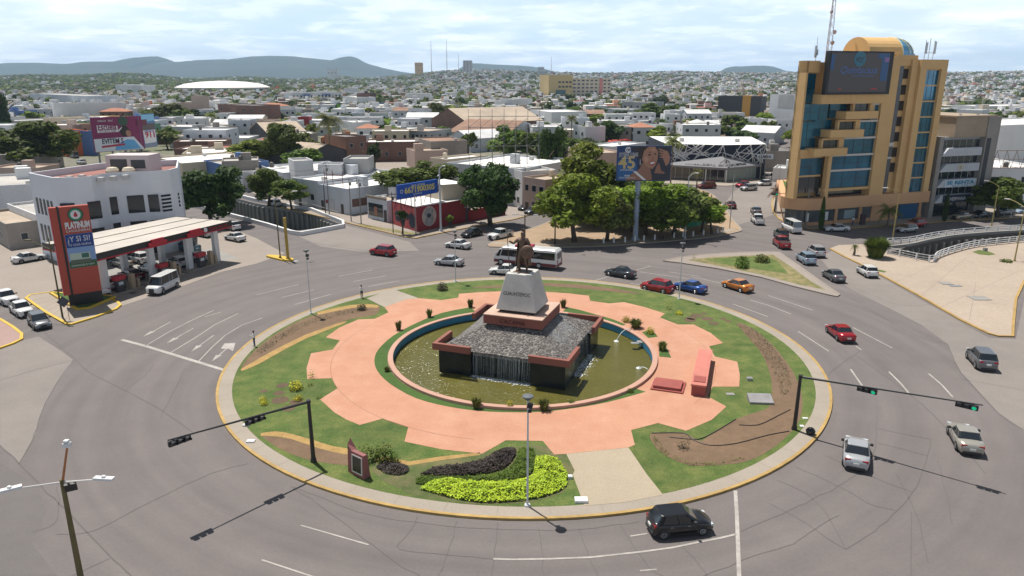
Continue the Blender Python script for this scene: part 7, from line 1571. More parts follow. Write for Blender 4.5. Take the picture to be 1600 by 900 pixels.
b = MB(); text_mb(b, 'RENTA DISPONIBLE', .55, XZ(L*.5,-.03,zb0+hh*.74), 0, .01, 'CENTER', width=L*.34); text_mb(b, 'LLAMANOS', .35, XZ(L*.48,-.03,zb0+hh*.15), 0, .01, 'CENTER', width=L*.22); text_mb(b, 'O', 1.0, XZ(L*.09,-.03,zb0+hh*.38), 0, .01, 'CENTER'); b.build('lettering', whitep, pb)
b = MB(); b.add([(L,.0,zb0),(L+1.6,1.2,zb0),(L+1.6,1.2,zb1),(L,.0,zb1)], [(0,1,2,3),(3,2,1,0)]); b.build('side_panel', MATS['bb_dark'], pb)
b = MB(); b.T = Matrix.Rotation(radians(37), 4, 'Z'); b.T = None
for k in range(4): b.cyl((L+.5+.0,.42,zb0+.6+k*.8),(L+1.4,1.05,zb0+.6+k*.8),.14,n=4)
b.build('side_lettering', whitep, pb)
b = MB()
for u in (.1,.35,.6,.85): b.cyl((L*u,.4,4.2),(L*u,.4,zb1-.3),.08,n=5); b.cyl((L*u,2.2,4.2),(L*u,.4,zb0+2.5),.06,n=5)
b.build('supports', blackm, pb)
A2 = G(149,238.5,8.0); B2 = G(227,233,8.0); zt2 = 8
for z_ in [8+x*.1 for x in range(140)]:
 if abs(Pj(*A2, z_)[1]-184) < .6: zt2 = z_; break
mb_, L = billboard('maroon and white billboard with a child writing, lettered Escuela and EVITEMOS', A2, B2, 8.0, zt2, mat('bb_maroon', (.19,.012,.075), .5)); hh = zt2-8
S = lambda x, z: (x*L, 8.0+z*hh)
flat(mb_,'white_lower_field',[S(.01,.01),S(.99,.01),S(.80,.40),S(.01,.385)],-.03,mat('bb_white', (.62,.64,.68), .5))
flat(mb_,'green_tree_picture',ell(*S(.62,.86),.10*L,.14*hh),-.04,mat('bb_darkgreen', (.03,.07,.04), .5))
flat(mb_,'child_shirt',[S(*p) for p in ((.40,.03),(.42,.18),(.66,.33),(.80,.30),(.88,.12),(.92,.03))],-.05,mat('bb_shirt', (.12,.36,.62), .5))
flat(mb_,'child_hair',ell(*S(.63,.58),.095*L,.16*hh),-.06,MATS['bb_hair']); flat(mb_,'child_face',ell(*S(.70,.50),.05*L,.10*hh,.3),-.07,MATS['bb_skin']); flat(mb_,'pen',[S(.50,.60),S(.51,.56),S(.59,.68),S(.58,.70)],-.07,whitep)
b = MB(); b.add([(L*.10,-.04,8+hh*.56),(L*.50,-.04,8+hh*.56),(L*.50,-.04,8+hh*.74),(L*.10,-.04,8+hh*.78)], [(0,1,2,3)]); b.build('word_plate', whitep, mb_)
b = MB(); text_mb(b, 'Escuela', 2.4, XZ(L*.12,-.06,8+hh*.63), 0, .01, 'LEFT', bold=.06, width=L*.36); text_mb(b, 'es Todos y Todas', .8, XZ(L*.14,-.06,8+hh*.57), 0, .01, 'LEFT', width=L*.32); b.build('maroon_lettering', MATS['bb_maroon'], mb_)
b = MB(); text_mb(b, 'SINALOA   SEPyC', .7, XZ(L*.13,-.06,8+hh*.87), 0, .01, 'LEFT', width=L*.30); b.build('lettering', whitep, mb_)
b = MB(); text_mb(b, 'EVITEM S', 1.7, XZ(L*.16,-.06,8+hh*.24), 0, .01, 'LEFT', bold=.05, width=L*.42); b.build('dark_lettering', MATS['bb_dark'], mb_)
flat(mb_,'red_ribbon',[S(.14,.12),S(.60,.16),S(.60,.22),S(.14,.18)],-.06,mat('bb_red', (.40,.03,.05), .5)); flat(mb_,'red_mark',ell(*S(.47,.27),.02*L,.05*hh),-.07,MATS['bb_red'])
b = MB()
for u in (.08,.35,.62,.9): b.cyl((L*u,.6,0),(L*u,.6,zt2-1),.25,n=6)
for u in (.5,.62,.74,.86): b.cyl((L*u,3.5,0),(L*(u+.1),.6,8),.10,n=5); b.cyl((L*(u+.1),3.5,0),(L*u,.6,8),.10,n=5)
b.build('supports', mat('lattice_grey', (.17,.17,.17), .7), mb_)
A3 = G(222,234,8.0); B3 = G(247,230.5,8.0); nb, L3 = billboard('narrow blue and white billboard with the number 911 beside the maroon one', (B2[0]-.5, B2[1]-.6), B3, 8.3, zt2+.4, mat('bb_steelblue', (.10,.22,.38), .5)); hh3 = zt2+.4-8.3
S = lambda x, z: (x*L3, 8.3+z*hh3)
flat(nb,'sky_picture',[S(.02,.75),S(.98,.80),S(.98,.98),S(.02,.98)],-.03,mat('bb_sky', (.25,.50,.70), .5)); flat(nb,'brown_picture',[S(.0,.45),S(.98,.45),S(.98,.72),S(.0,.70)],-.03,mat('bb_brown', (.12,.10,.10), .5)); flat(nb,'white_plate',[S(.22,.12),S(.95,.14),S(.95,.52),S(.18,.52)],-.05,whitep); flat(nb,'sign_plate',[S(-.1,.66),S(.5,.68),S(.5,.84),S(-.1,.84)],-.06,mat('bb_darkred', (.14,.04,.06), .5)); flat(nb,'grey_lower_field',[S(.02,.02),S(.98,.02),S(.98,.12),S(.02,.10)],-.05,mat('bb_grey', (.22,.25,.32), .5))
b = MB(); text_mb(b, '911', 2.2, XZ(L3*.58,-.09,8.3+hh3*.30), 0, .01, 'CENTER', bold=.08, width=L3*.6); b.build('red_number', MATS['bb_red'], nb); b = MB(); text_mb(b, 'REPORTA AL', .7, XZ(L3*.58,-.09,8.3+hh3*.46), 0, .01, 'CENTER', width=L3*.6); b.build('lettering', MATS['bb_royal'], nb)
MC = G(652.5,363.5); ML = G(614.5,351.5); MR = G(731,347.5); MR2 = G(789,336); hM = 4.6
mh = thing('mural_house', 'low dark red corner house with a pink mural and a painted round portrait', 'building', (*MC, 0)); q = [(p[0]-MC[0], p[1]-MC[1]) for p in (MC, MR, MR2, ML)]
v1 = (q[1][0], q[1][1]); v3 = (q[3][0], q[3][1]); p4 = (v1[0]+v3[0]*1.0, v1[1]+v3[1]*1.0)
def wallprism(nm, poly, z0, z1, m, par_=.35):
 b = MB(); n = len(poly)
 ar = sum(poly[i][0]*poly[(i+1) % n][1]-poly[(i+1) % n][0]*poly[i][1] for i in range(n)); poly = poly if ar > 0 else poly[::-1]
 for i in range(n): a, c = poly[i], poly[(i+1) % n]; b.add([(*a,z0),(*c,z0),(*c,z1),(*a,z1)], [(0,1,2,3)])
 o = b.build(nm, m, mh); b = MB(); b.sheet(poly, z1-.02); b.build('roof', ROOF['white'], o); return o
wallprism('wall', [(0,0), v1, p4, v3], .1, hM, WALL['red'])
FOOT.append((MC[0]+2, MC[1]+8, 0, 16, 12))
up = [(v1[0]*.62+v3[0]*.25, v1[1]*.62+v3[1]*.25), (v1[0]*1.02+v3[0]*.05, v1[1]*1.02+v3[1]*.05), (v1[0]*1.0+v3[0]*.9, v1[1]*1.0+v3[1]*.9), (v1[0]*.6+v3[0]*.9, v1[1]*.6+v3[1]*.9)]
wallprism('upper_wall', up, hM-.1, hM+2.9, WALL['cream'])
b = MB(); b.strip([v1, (q[2][0], q[2][1])], .3, .1, 0, z1=2.3); b.build('garden_wall', WALL['red'], mh)
def onwall(p, r, u, z, off=.03):
 L = hypot(r[0]-p[0], r[1]-p[1]); ex, ey = (r[0]-p[0])/L, (r[1]-p[1])/L; return (p[0]+ex*u+ey*off, p[1]+ey*u-ex*off, z)
Lm = hypot(*v3); mural = mat('mural_pink', (.50,.07,.12), .8, var=.4, sc=.8, col2=(.55,.14,.10)); mdk = mat('mural_dark', (.03,.04,.07), .8, var=.3, sc=2); mgr = mat('portrait_grey', (.30,.29,.29), .8, var=.6, sc=2.2)
def wp(nm, p, r, P_, off, m): b = MB(); b.add([onwall(p, r, u, z, off) for u, z in P_], [tuple(range(len(P_)))]); b.build(nm, m, mh)
wp('mural_field', v3, (0,0), [(.2,.15),(Lm-.1,.15),(Lm-.1,4.3),(.2,4.3)], .03, mural)
for cx_, cz_, rx, rz_ in ((Lm*.22,2.0,.9,1.0),(Lm*.42,1.6,.8,1.2),(Lm*.80,1.9,1.0,1.3),(Lm*.62,2.4,.5,.6)): wp('mural_figure', v3, (0,0), [(cx_+rx*cos(a*pi/6)*(1+.25*(a % 2)), cz_+rz_*sin(a*pi/6)*(1+.2*((a+1) % 2))) for a in range(12)], .05, mdk)
wp('portrait_disc', (0,0), v1, ell(2.9,2.6,1.75,1.85), .03, mat('portrait_cream', (.42,.33,.30), .8)); wp('portrait', (0,0), v1, [(1.7,1.6),(2.2,.9),(3.4,.9),(3.9,1.8),(3.7,3.0),(4.1,3.6),(3.2,4.2),(2.2,4.1),(1.7,3.2),(2.1,2.4)], .05, mgr)
wp('portrait_dark', (0,0), v1, [(2.3,2.6),(2.9,2.2),(3.4,2.7),(3.1,3.1),(2.5,3.2)], .07, mdk)
wp('door', (0,0), v1, [(7.6,.15),(8.6,.15),(8.6,2.3),(7.6,2.3)], .04, WALL['dark']); wp('door', (0,0), v1, [(12.2,.15),(13.6,.15),(13.6,2.8),(12.2,2.8)], .04, WALL['dark'])
b = MB(); p = onwall((0,0), v1, 12.9, 3.1, .5); b.cbox(p, (2.2,1.2,.15), rz=atan2(v1[1], v1[0])); b.build('door_canopy', concrete, mh)
A_, B_ = G(575,341.5), G(606,348.5); t, win = building('small white kiosk with a large dark window showing a portrait left of the mural house', A_, B_, 4.3, 9, wall='bluewhite', roof='tan', floors=1, nw=0, extras=2, side=False)
L = hypot(B_[0]-A_[0], B_[1]-A_[1]); b = MB(); b.box(.5, L-1.4, -.06, 0, .8, 3.3); w_ = b.build('display_window', dkgl, t); b = MB(); b.box(L*.36, L*.52, -.09, -.06, 1.0, 2.7); b.build('portrait_poster', mat('poster_skin', (.32,.14,.09), .6), w_)
b = MB(); b.box(L-1.1, L-.2, -.05, 0, .1, 2.4); b.build('door', doorm, t); b = MB()
for i in range(14): b.box(i*L/14+.1, i*L/14+.4, -.25, .05, 4.3, 4.75)
b.build('cornice_blocks', concrete, t)
A_, B_ = G(500,327.5), G(545,337); t, win = building('long white shop with a roller door behind the utility poles', A_, B_, 5.4, 15, wall='bluewhite', roof='white', floors=1, nw=0, extras=3, side=False); L = hypot(B_[0]-A_[0], B_[1]-A_[1])
for u, w_, z0, z1, m_, nm in ((L*.42,2.4,.1,2.7,WALL['lgrey'],'roller_door'),(L*.8,.9,.1,2.1,doorm,'door'),(L*.12,1.0,.1,2.1,doorm,'door'),(L*.28,.8,1.7,2.4,WALL['red'],'sign_plate')): b = MB(); b.box(u-w_/2,u+w_/2,-.06,0,z0,z1); b.build(nm, m_, t)
b = MB(); b.box(L,L+.06,1.0,5.4,1.6,3.2); b.build('poster_window', mat('poster_brown', (.14,.08,.06), .6, var=.5, sc=1.5), t)
b = MB()
for u in (1.0, 4.0, 7.5):
 b.cyl((u,1,5.4),(u,1,8.6),.07,n=4)
b.cyl((1,1,7.6),(7.5,1,7.6),.06,n=4); b.cyl((1,1,6.6),(7.5,1,6.6),.06,n=4); b.build('sign_frame', mat('rust_red', (.24,.06,.04), .8), t)
A_, B_ = G(460,320.5), G(500,327.5); building('low bluish white warehouse with a shutter left of the white shop', A_, B_, 6.0, 22, wall='bluewhite', roof='white', floors=1, nw=2, extras=2, side=False)
def B(label, x1, y1, x2, y2, H_, D, wall, roof, fl, nw, **k): return bpx(label, (x1,y1), (x2,y2), H_, D, wall=wall, roof=roof, floors=fl, nw=nw, **k)
B('long white single storey house with a flat roof behind the white shop',440,270,553,262,5.2,18,'bluewhite','white',1,6,extras=3)
B('white roof stair house with green glass front',459,251.5,489,250,8.4,7,'white','grey',1,1,ww=3.6,wh=2.0,extras=1,z0=0)
B('small pair of white roof rooms with green openings',496,257,533,257,8.0,5,'lgrey','white',1,2,ww=2.2,extras=0)
B('grey block roof house with a green roof terrace',536,248,574,248,9.0,8,'grey','grey',1,0,extras=0,side=False)
t, _ = B('large white and grey stained two storey building with a steel lattice on its roof',697,254,812,264,8.2,24,'stained','white',2,3,extras=4,side=False)
lat = thing('roof_billboard_lattice','bare steel billboard lattice towers standing on the stained white building','lattice',(*G(733,257,8.2),8.2),.05); b = MB()
for i in range(7):
 x = i*2.6; b.cyl((x,0,0),(x,0,10.5),.045,n=4); b.cyl((x,3.2,0),(x,3.2,8.5),.045,n=4)
 for z in range(0, 11, 2):
  b.cyl((x,0,z),(x,3.2 if z < 8 else .1,z+(2 if z % 4 else 0)),.04,n=4)
  if i < 6 and z % 4 == 0: b.cyl((x,0,z),(x+2.6,0,z+2),.04,n=4)
for z in (4, 8, 10.4): b.cyl((0,0,z),(15.6,0,z),.06,n=4)
b.build('lattice', mat('lattice_dark', (.10,.10,.10), .7), lat)
B('pale annex with yellowish front behind the stained white building',672,246,697,249,7.2,14,'cream','white',1,1,extras=1)
B('pink two storey shop with a white sign at the side street corner',818,276,852,281,7.2,8,'pink','tan',2,3)
B('narrow white two storey front beside the tall dense dark tree',792,262,816,268,8,8,'white','grey',2,2)
B('grey weathered flat roofed house right of the dark corner tree',877,232,915,240,6.6,12,'pink','tan',2,3)
B('low concrete and white house above the bright park tree',917,226,957,229,5.2,20,'stained','white',1,3)
B('white tall gable fronted house near the fan palm',896,196,915,198,9,9,'white','white',2,2)
SC = G(1133,285.5); SL = G(1041,281); SR = G(1184,281); sh = thing('showroom', 'dark navy showroom with white zigzag lines and a grey canopy lettered REAL ESTILO', 'building', (*SC, 0)); FOOT.append((SC[0]-4, SC[1]+15, 0, 28, 22))
ql = (SL[0]-SC[0], SL[1]-SC[1]); qr = (SR[0]-SC[0], SR[1]-SC[1]); hS = 9.4; bk = 26
mid = (.0, 4.5); fl_ = (ql[0], ql[1]+3.0); fr2 = (qr[0]+2, qr[1]+1.5)
poly = [fl_, mid, fr2, (fr2[0]+4, fr2[1]+bk), (fl_[0], fl_[1]+bk)]; n = 5; b = MB()
for i in range(n): a, c = poly[i], poly[(i+1) % n]; b.add([(*a,0),(*c,0),(*c,hS),(*a,hS)], [(0,1,2,3)])
b.build('wall', WALL['navy'], sh); b = MB(); b.sheet(poly, hS-.05); sr_ = b.build('roof', ROOF['white'], sh)
for u, v in ((-9,16),(6,14),(14,9)): b = MB(); b.box(u,u+1.2,v,v+1,hS,hS+.9); b.build('air_unit', acm, sr_)
def faceline(p, r, n_, seed):
 rnd = random.Random(seed); L = hypot(r[0]-p[0], r[1]-p[1]); b = MB()
 for i in range(n_):
  u0 = rnd.uniform(0, L); u1 = min(L, max(0, u0+rnd.uniform(-8, 8))); z0, z1 = rnd.choice(((4.2, hS-.1), (4.4, 8.3), (5.5, hS-.1), (4.2, 7.0), (6.5, 7.4))); a = Vector(onwall(p, r, u0, z0, .05)); c = Vector(onwall(p, r, u1, z1, .05)); b.cyl(a, c, .11, n=4)
 return b
faceline(fl_, mid, 30, 4).build('zigzag_lines', mat('zigzag_white', (.62,.64,.66), .6), sh); faceline(mid, fr2, 18, 9).build('zigzag_lines', MATS['zigzag_white'], sh)
b = MB(); zE, zP = 4.1, 6.5
pk_ = (0, 3.9, zP); e0 = (ql[0]-0.5, ql[1], zE); e1 = (0, -.6, zE-.2); e2 = (qr[0]+.5, qr[1]-.2, zE)
cg = mat('canopy_grey', (.19,.19,.20), .7, var=.08, sc=.5); b.add([e0, e1, pk_, (ql[0]-.5, ql[1]+3, zE+.1)], [(0,1,2),(0,2,3)]); b.add([e1, e2, pk_, (qr[0]+.5, qr[1]+2, zE+.1)], [(0,1,2),(1,3,2)])
b.add([e0, e1, (e1[0], e1[1], zE-.75), (e0[0], e0[1], zE-.5)], [(0,3,2,1)]); b.add([e1, e2, (e2[0], e2[1], zE-.5), (e1[0], e1[1], zE-.75)], [(0,3,2,1)]); b.build('canopy', cg, sh)
def storefront(p, r, m, n_):
 L = hypot(r[0]-p[0], r[1]-p[1]); b = MB(); a = onwall(p, r, .3, .3, -.8); c = onwall(p, r, L-.3, .3, -.8); b.add([a, c, (c[0], c[1], 3.6), (a[0], a[1], 3.6)], [(0,1,2,3)]); g_ = b.build('storefront', m, sh); b = MB()
 for i in range(n_+1): q_ = onwall(p, r, .3+(L-.6)*i/n_, .3, -.74); b.cbox((q_[0], q_[1], 1.95), (.09,.09,3.3)); 
 b.build('mullions', steel, g_); b = MB(); b.add([onwall(p, r, 0, 0, 0), onwall(p, r, L, 0, 0), onwall(p, r, L, .35, 0), onwall(p, r, 0, .35, 0)], [(0,1,2,3)]); b.build('step', concrete_g, sh)
storefront(ql, (0,0), dkgl, 8); storefront((0,0), qr, mat('frosted_glass', (.20,.27,.27), .3), 7)
for p in ((0,-.4),(ql[0]*.33, ql[1]*.33)): b = MB(); b.cyl((p[0],p[1],0),(p[0],p[1],3.8),.15,n=8); b.build('column', whitep, sh)
nrm = (Vector(pk_)-Vector(e1)).cross(Vector(e0)-Vector(e1)).normalized(); 
ax = (Vector(e1)-Vector(e0)).normalized(); nrm = ax.cross((Vector(pk_)-Vector(e1))).normalized(); ay = nrm.cross(ax); 
Mx = Matrix((( ax.x, ay.x, nrm.x, 0),(ax.y, ay.y, nrm.y, 0),(ax.z, ay.z, nrm.z, 0),(0,0,0,1)))
b = MB(); text_mb(b, 'REAL ESTILO', 1.15, Matrix.Translation(Vector(e0)+ax*((Vector(e1)-Vector(e0)).length*.60)+ay*.55+nrm*.05) @ Mx, 0, .03, 'LEFT', bold=.04, width=9.0); text_mb(b, 'MUEBLES', .7, Matrix.Translation(Vector(e0)+ax*((Vector(e1)-Vector(e0)).length*.32)+ay*.5+nrm*.05) @ Mx, 0, .03, 'LEFT', width=6)
ax2 = (Vector(e2)-Vector(e1)).normalized(); n2 = ax2.cross((Vector(pk_)-Vector(e1))).normalized(); ay2 = n2.cross(ax2); M2 = Matrix(((ax2.x, ay2.x, n2.x, 0),(ax2.y, ay2.y, n2.y, 0),(ax2.z, ay2.z, n2.z, 0),(0,0,0,1)))
text_mb(b, 'REAL ESTILO', 1.0, Matrix.Translation(Vector(e1)+ax2*1.0+ay2*.6+n2*.05) @ M2, 0, .03, 'LEFT', bold=.04, width=6.5)
for P0_, A_x, A_y, N_ in ((Vector(e0)+ax*((Vector(e1)-Vector(e0)).length*.86), ax, ay, nrm), (Vector(e1)+ax2*1.0, ax2, ay2, n2)):
 b.add([P0_+A_y*1.9+N_*.06, P0_+A_x*.5+A_y*1.9+N_*.06, P0_+A_x*1.3+A_y*3.2+N_*.06, P0_+A_x*1.0+A_y*3.4+N_*.06], [(0,1,2,3)]); b.add([P0_+A_x*1.1+A_y*1.9+N_*.06, P0_+A_x*1.5+A_y*1.9+N_*.06, P0_+A_x*1.6+A_y*3.0+N_*.06, P0_+A_x*1.3+A_y*3.0+N_*.06], [(0,1,2,3)])
b.build('lettering', mat('sign_black', (.015,.015,.017), .5), sh)
t = thing('hanging_sign','pale sign board on the poles right of the showroom','sign',(*G(1186,281),0)); b = MB(); b.box(-1.2,3.2,-.2,-.05,5.6,6.9); o_ = b.build('panel', mat('sign_pale', (.40,.45,.52), .6), t); b = MB(); text_mb(b, 'LUBSA', .9, XZ(1.0,-.22,5.9), 0, .01, 'CENTER', bold=.03, width=3.4); b.build('lettering', MATS['bb_dark'], o_)
B('row house pair with black glass balcony and white walls above the showroom, left part',987,193,1010,192,7.5,10,'lgrey','grey',2,3)
B('black fronted middle row house above the showroom',1011,192,1025,192,7.5,10,'dark','grey',2,1)
B('white row house with two square windows above the showroom',1025,194,1052,193,7.5,10,'white','grey',2,2)
B('low white shop with a gable roof corner above the showroom',1094,198,1122,196,4.5,14,'white','white',1,3,shape='hip')
B('wide low white hall right below the windowless grey block',1157,206,1210,208,5,20,'lgrey','sheet',1,2,shape='gablex')
B('long weathered concrete wall building between showroom and tower',1190,236,1250,236,6,16,'concrete','dark',1,0,side=False)
B('white walled yard building with cars parked before it left of the tower',1208,262,1246,264,3.6,8,'white','white',1,0,side=False)
t,_=B('tall grey windowless block left of the tower, white lower part',1204,147,1266,149,17.5,22,'lgrey','grey',1,0,extras=0,side=False); b = MB(); b.box(6.8,18.5,-.08,0,10.6,17.3); b.build('grey_panel', WALL['grey'], t)
t,_=B('black roofed advertising block with a yellow stair tower',1123,150,1190,151,15,12,'dark','dark',1,0,extras=0,side=False); b = MB(); b.box(15.5,20.5,-.6,3,-1,15.6); b.build('yellow_tower', mat('yellow_tower', (.60,.30,.06), .8), t)
B('yellow walled hall beneath the black advertising block',1167,168,1205,167,7,14,'ochre','grey',1,0,extras=0,side=False)
D_ = 870; kx = .963*D_/FOC
t, _ = building('broad six storey grey beige hospital block with a yellow corner and pink stripe', ((894-800)*kx, D_), ((957-800)*kx, D_+12), 24.6, 36, wall='cream', roof='grey', floors=6, nw=9, extras=0, ww=3.0, wh=1.6, side=False, door=False, name='hospital_block')
Lh_ = hypot(63*kx, 12)
b = MB(); b.box(-Lh_*.60, 0, -2, 34, -1, 28.5); b.build('yellow_corner_block', mat('pale_yellow', (.50,.38,.18), .85, var=.08, sc=.3), t); b = MB(); b.box(-Lh_*.42,-Lh_*.18,-2.3,-2,0,12); b.build('dark_entrance', mat('entrance_teal', (.03,.09,.10), .3), t); b = MB(); b.box(Lh_*.70,Lh_*.78,-.4,0,0,24.8); b.build('pink_stripe', mat('stripe_pink', (.55,.20,.18), .8), t)
b = MB()
for r_ in range(2):
 for i in range(4): b.box(-Lh_*.36+i*Lh_*.09,-Lh_*.36+i*Lh_*.09+3,-2.1,-2,14.5+r_*5,16.5+r_*5)
b.build('window_openings', winm, t)
t,_=B('long white two storey institute with blue lettering and rows of square windows',456,145,533,144,12,22,'white','white',2,14,extras=0,side=False,ww=1.8,wh=1.8)
b = MB(); text_mb(b, 'UNISA', 2.6, XZ(14,-.1,9.2), 0, .01, 'CENTER', bold=.08, width=9); text_mb(b, 'NORMAL', 2.2, XZ(34,-.1,9.3), 0, .01, 'CENTER', bold=.08, width=9); b.build('lettering', MATS['bb_royal'], t)
B('dark red brick block with a white left wall, upper centre',557,146,583,146,13,14,'dbrick','dark',1,0,extras=1,side=False); B('white wall block left of the dark red brick block',535,150,557,152,10.5,16,'white','white',1,0,extras=0,side=False)
t,_=B('white square billboard building with a dark side',638,169,662,170,9.5,6,'white','dark',1,0,extras=0,side=False); b = MB(); text_mb(b, 'RENTA', 1.9, XZ(5.2,-.06,6.4), 0, .01, 'CENTER', bold=.06, width=5); text_mb(b, '667 715 00', 1.6, XZ(5.2,-.06,4.2), 0, .01, 'CENTER', bold=.05, width=8); b.build('lettering', MATS['bb_dark'], t); B('white block with dark corner opening, upper centre',635,146,671,146,11,16,'white','white',1,1,extras=0,side=False)
B('low building with a dark blue roof sign',583,161,600,161,6.5,8,'blue','white',1,0,extras=0,side=False)
t = thing('billboard','bright green narrow billboard on a pole, upper centre','billboard',(*G(534,184,0),0)); H_ = Hh(534,186,165); b = MB(); b.box(-2.8,-.2,-.3,.1,1.0,H_); b.build('panel', mat('bb_green', (.16,.42,.03), .6), t); b = MB(); b.box(-.2,1.6,-.1,.2,0,H_-.5); b.build('pole', WALL['dark'], t); b = MB(); text_mb(b, 'L', 1.6, XZ(-1.5,-.34,H_*.6), 0, .01, 'CENTER', bold=.05); b.build('lettering', whitep, t)
B('modern white building with big dark windows, right one with a pitched front',552,191,580,190,8,16,'white','white',1,1,ww=5,wh=2.8,extras=1); B('modern low white building with ribbon window left of the pitched front',528,190,550,191,7,14,'lgrey','white',1,1,ww=5.5,wh=1.8,extras=1)
B('white and dark low office with horizontal windows',600,198,623,199,6,12,'lgrey','white',1,1,ww=6,wh=1.2); B('grey two storey house with white columns left of the brick warehouse',623,203,668,205,7,16,'grey','tan',2,7,ww=1.0)
B('tall narrow brick house left of centre',540,214,572,212,9,13,'brick','dark',2,2); B('long low brick house with white windows, centre left',572,222,655,221,6.5,12,'brick','white',1,4,extras=2)
t,_=B('large open shed with a wide shallow light brown roof, left of centre',476,243,545,236,4.6,24,'dark','tan',1,0,shape='gabley',side=False)
B('big plain concrete block with rusty roofs behind, centre',673,221,730,219,7.5,18,'concrete','rust',1,0,side=False,extras=1); B('white hall with rust stained metal roof behind the plain concrete block',700,206,790,210,5.5,30,'stained','rust',1,2,shape='gablex')
B('white hall with corrugated roof right of the lattice billboard',735,217,790,214,5.0,16,'bluewhite','sheet',1,3,shape='gablex')
B('low pinkish house under the plain concrete block',648,236,700,234,5.5,10,'pink','tan',1,3)
wA, wB = G(731.5,192.5,8), G(848,188,8); building('large brick warehouse with a long tan sheet metal gable roof', wA, wB, 8, 34, wall='brick', roof='tan', floors=1, nw=0, shape='gablex', side=False, name='warehouse', cat='warehouse')
B('white modern block with slit windows above the brick warehouse',778,166,832,165,8,16,'white','white',1,8,ww=.5,wh=1.6,extras=1); B('white block with step back above the warehouse right end',800,155,832,154,11,14,'white','white',1,3,extras=1)
B('big blank white hall right of the warehouse',862,175,917,174,9,30,'white','white',1,0,side=False,extras=0); B('brick sided sheds right of the blank white hall',917,178,946,178,7,26,'brick','rust',1,0,side=False,shape='gablex')
B('long low grey office with white fascia, upper centre right',944,170,988,171,7,14,'lgrey','white',1,4,extras=1); B('white two storey house with stepped roofs above the jewellery billboard',1038,172,1066,173,9,12,'white','white',2,2)
B('tiled roof cottage near the flame tree',978,182,1002,182,5,9,'cream','tile',1,2,shape='hip'); B('wide grey and white commercial block upper right of centre',972,159,1022,160,10,18,'grey','grey',2,5,extras=2); B('low dark shop block upper right of centre',1025,152,1048,152,9,12,'dark','dark',1,2,extras=0)
B('brick three storey walk-up block at the left',340,163,399,165,12,16,'brick','dark',3,5,extras=0); B('blank pinkish white building with a tall stair wing at the left',271,161,300,161,10,14,'pink','grey',1,0,side=False,extras=0); B('tall narrow wing of the blank pinkish white building',298,150,316,150,14.5,10,'pink','grey',1,0,side=False,extras=0)
B('white house with an orange tiled roof, left of centre',404,165,435,166,7,10,'white','tile',2,3,shape='hip'); B('low grey modern house right of the orange roofed house',437,168,478,169,7,12,'lgrey','grey',1,3)
B('row of pale low houses with garage doors at the left',244,197,300,198,6,14,'lgrey','white',1,4); B('grey house with awning next to the pale low row',300,196,330,199,6,12,'concrete','grey',1,2); B('long low brick walled house with a pink roof edge',270,221,352,220,5,10,'brick','white',1,0,side=False,extras=2)
B('long cream building with big white roof and arches at the left',240,245,284,255,6.0,20,'cream','white',1,4,extras=3); B('white roofed low building before the wide lime tree',284,240,362,238,5.4,18,'cream','white',1,3,extras=3); B('blue painted blank wall building at the left street',318,250,346,257,6.2,12,'blue','grey',1,0,extras=1,side=False)
B('small white house with dark openings beside the blue wall',347,262,378,268,5.0,12,'white','grey',1,3,extras=2); B('row of grey unfinished rooms above the left canal',346,252,404,250,7,9,'concrete','grey',1,5,extras=2); B('brick and white corner shop by the left pair of canal trees',378,268,400,275,4.2,10,'brick','white',1,2,extras=1)
B('low white house with red roof sign left of the palm',440,187,500,188,6,16,'lgrey','white',1,4,extras=2); B('dark red roof box shop left of centre',465,183,482,183,7.5,6,'red','red',1,0,side=False,extras=0)
B('white flat house with solar panels left of the palm',468,209,496,208,6,14,'concrete','white',1,2); B('gabled dark house left of the round green tree',390,203,418,208,5,16,'dark','tan',1,1,shape='gabley')
B('long white panelled grandstand wall at the upper left',83,162,196,160,12,16,'white','grey',1,0,side=False,extras=3); B('large pale blue grey school building at the upper left',46,146,135,150,12,22,'bluewhite','grey',1,4,side=False,extras=0); B('grey long office at the upper left horizon',82,136,120,136,11,18,'grey','grey',2,6,extras=0,side=False); B('white hotel like block in the upper left',180,132,222,133,16,16,'white','white',3,5,extras=0,side=False)
B('tan walled low hall at the upper left behind the maroon billboard',98,184,150,184,6,24,'tan' if 'tan' in WALL else 'ochre','white',1,0,side=False,extras=1); B('white low shops with a purple sign at the far left',0,190,98,186,7,18,'lgrey','grey',1,5,extras=3)
t,_=B('orange painted shop front with a white emblem in the upper left',98,206,138,204,8.5,14,'orange','white',1,0,side=False,extras=1); B('dark blue painted shop front right of the orange one',138,205,150,204,8.5,14,'blue','white',1,0,side=False,extras=0)
B('shaded grey roofed house at the left edge',-40,244,55,243,5,16,'concrete','dark',1,2,extras=4); B('brown low roof beside the left edge tree',-20,262,60,262,4.5,9,'pink','tan',1,2,extras=2)
B('white modern block with wide glass behind the tower at the right',1497,171,1534,172,10,16,'white','white',2,2,ww=4,wh=1.8,extras=0); B('long white hall with blue roof parts at the upper right',1535,166,1620,164,8,22,'white','white',1,3,extras=1); B('white hall row right of the tower at the upper right',1468,170,1502,169,7,22,'white','white',1,2,extras=1); B('tan roofed house at the right edge behind the white blank building',1562,200,1600,202,6,14,'pink','tan',1,2,shape='hip')
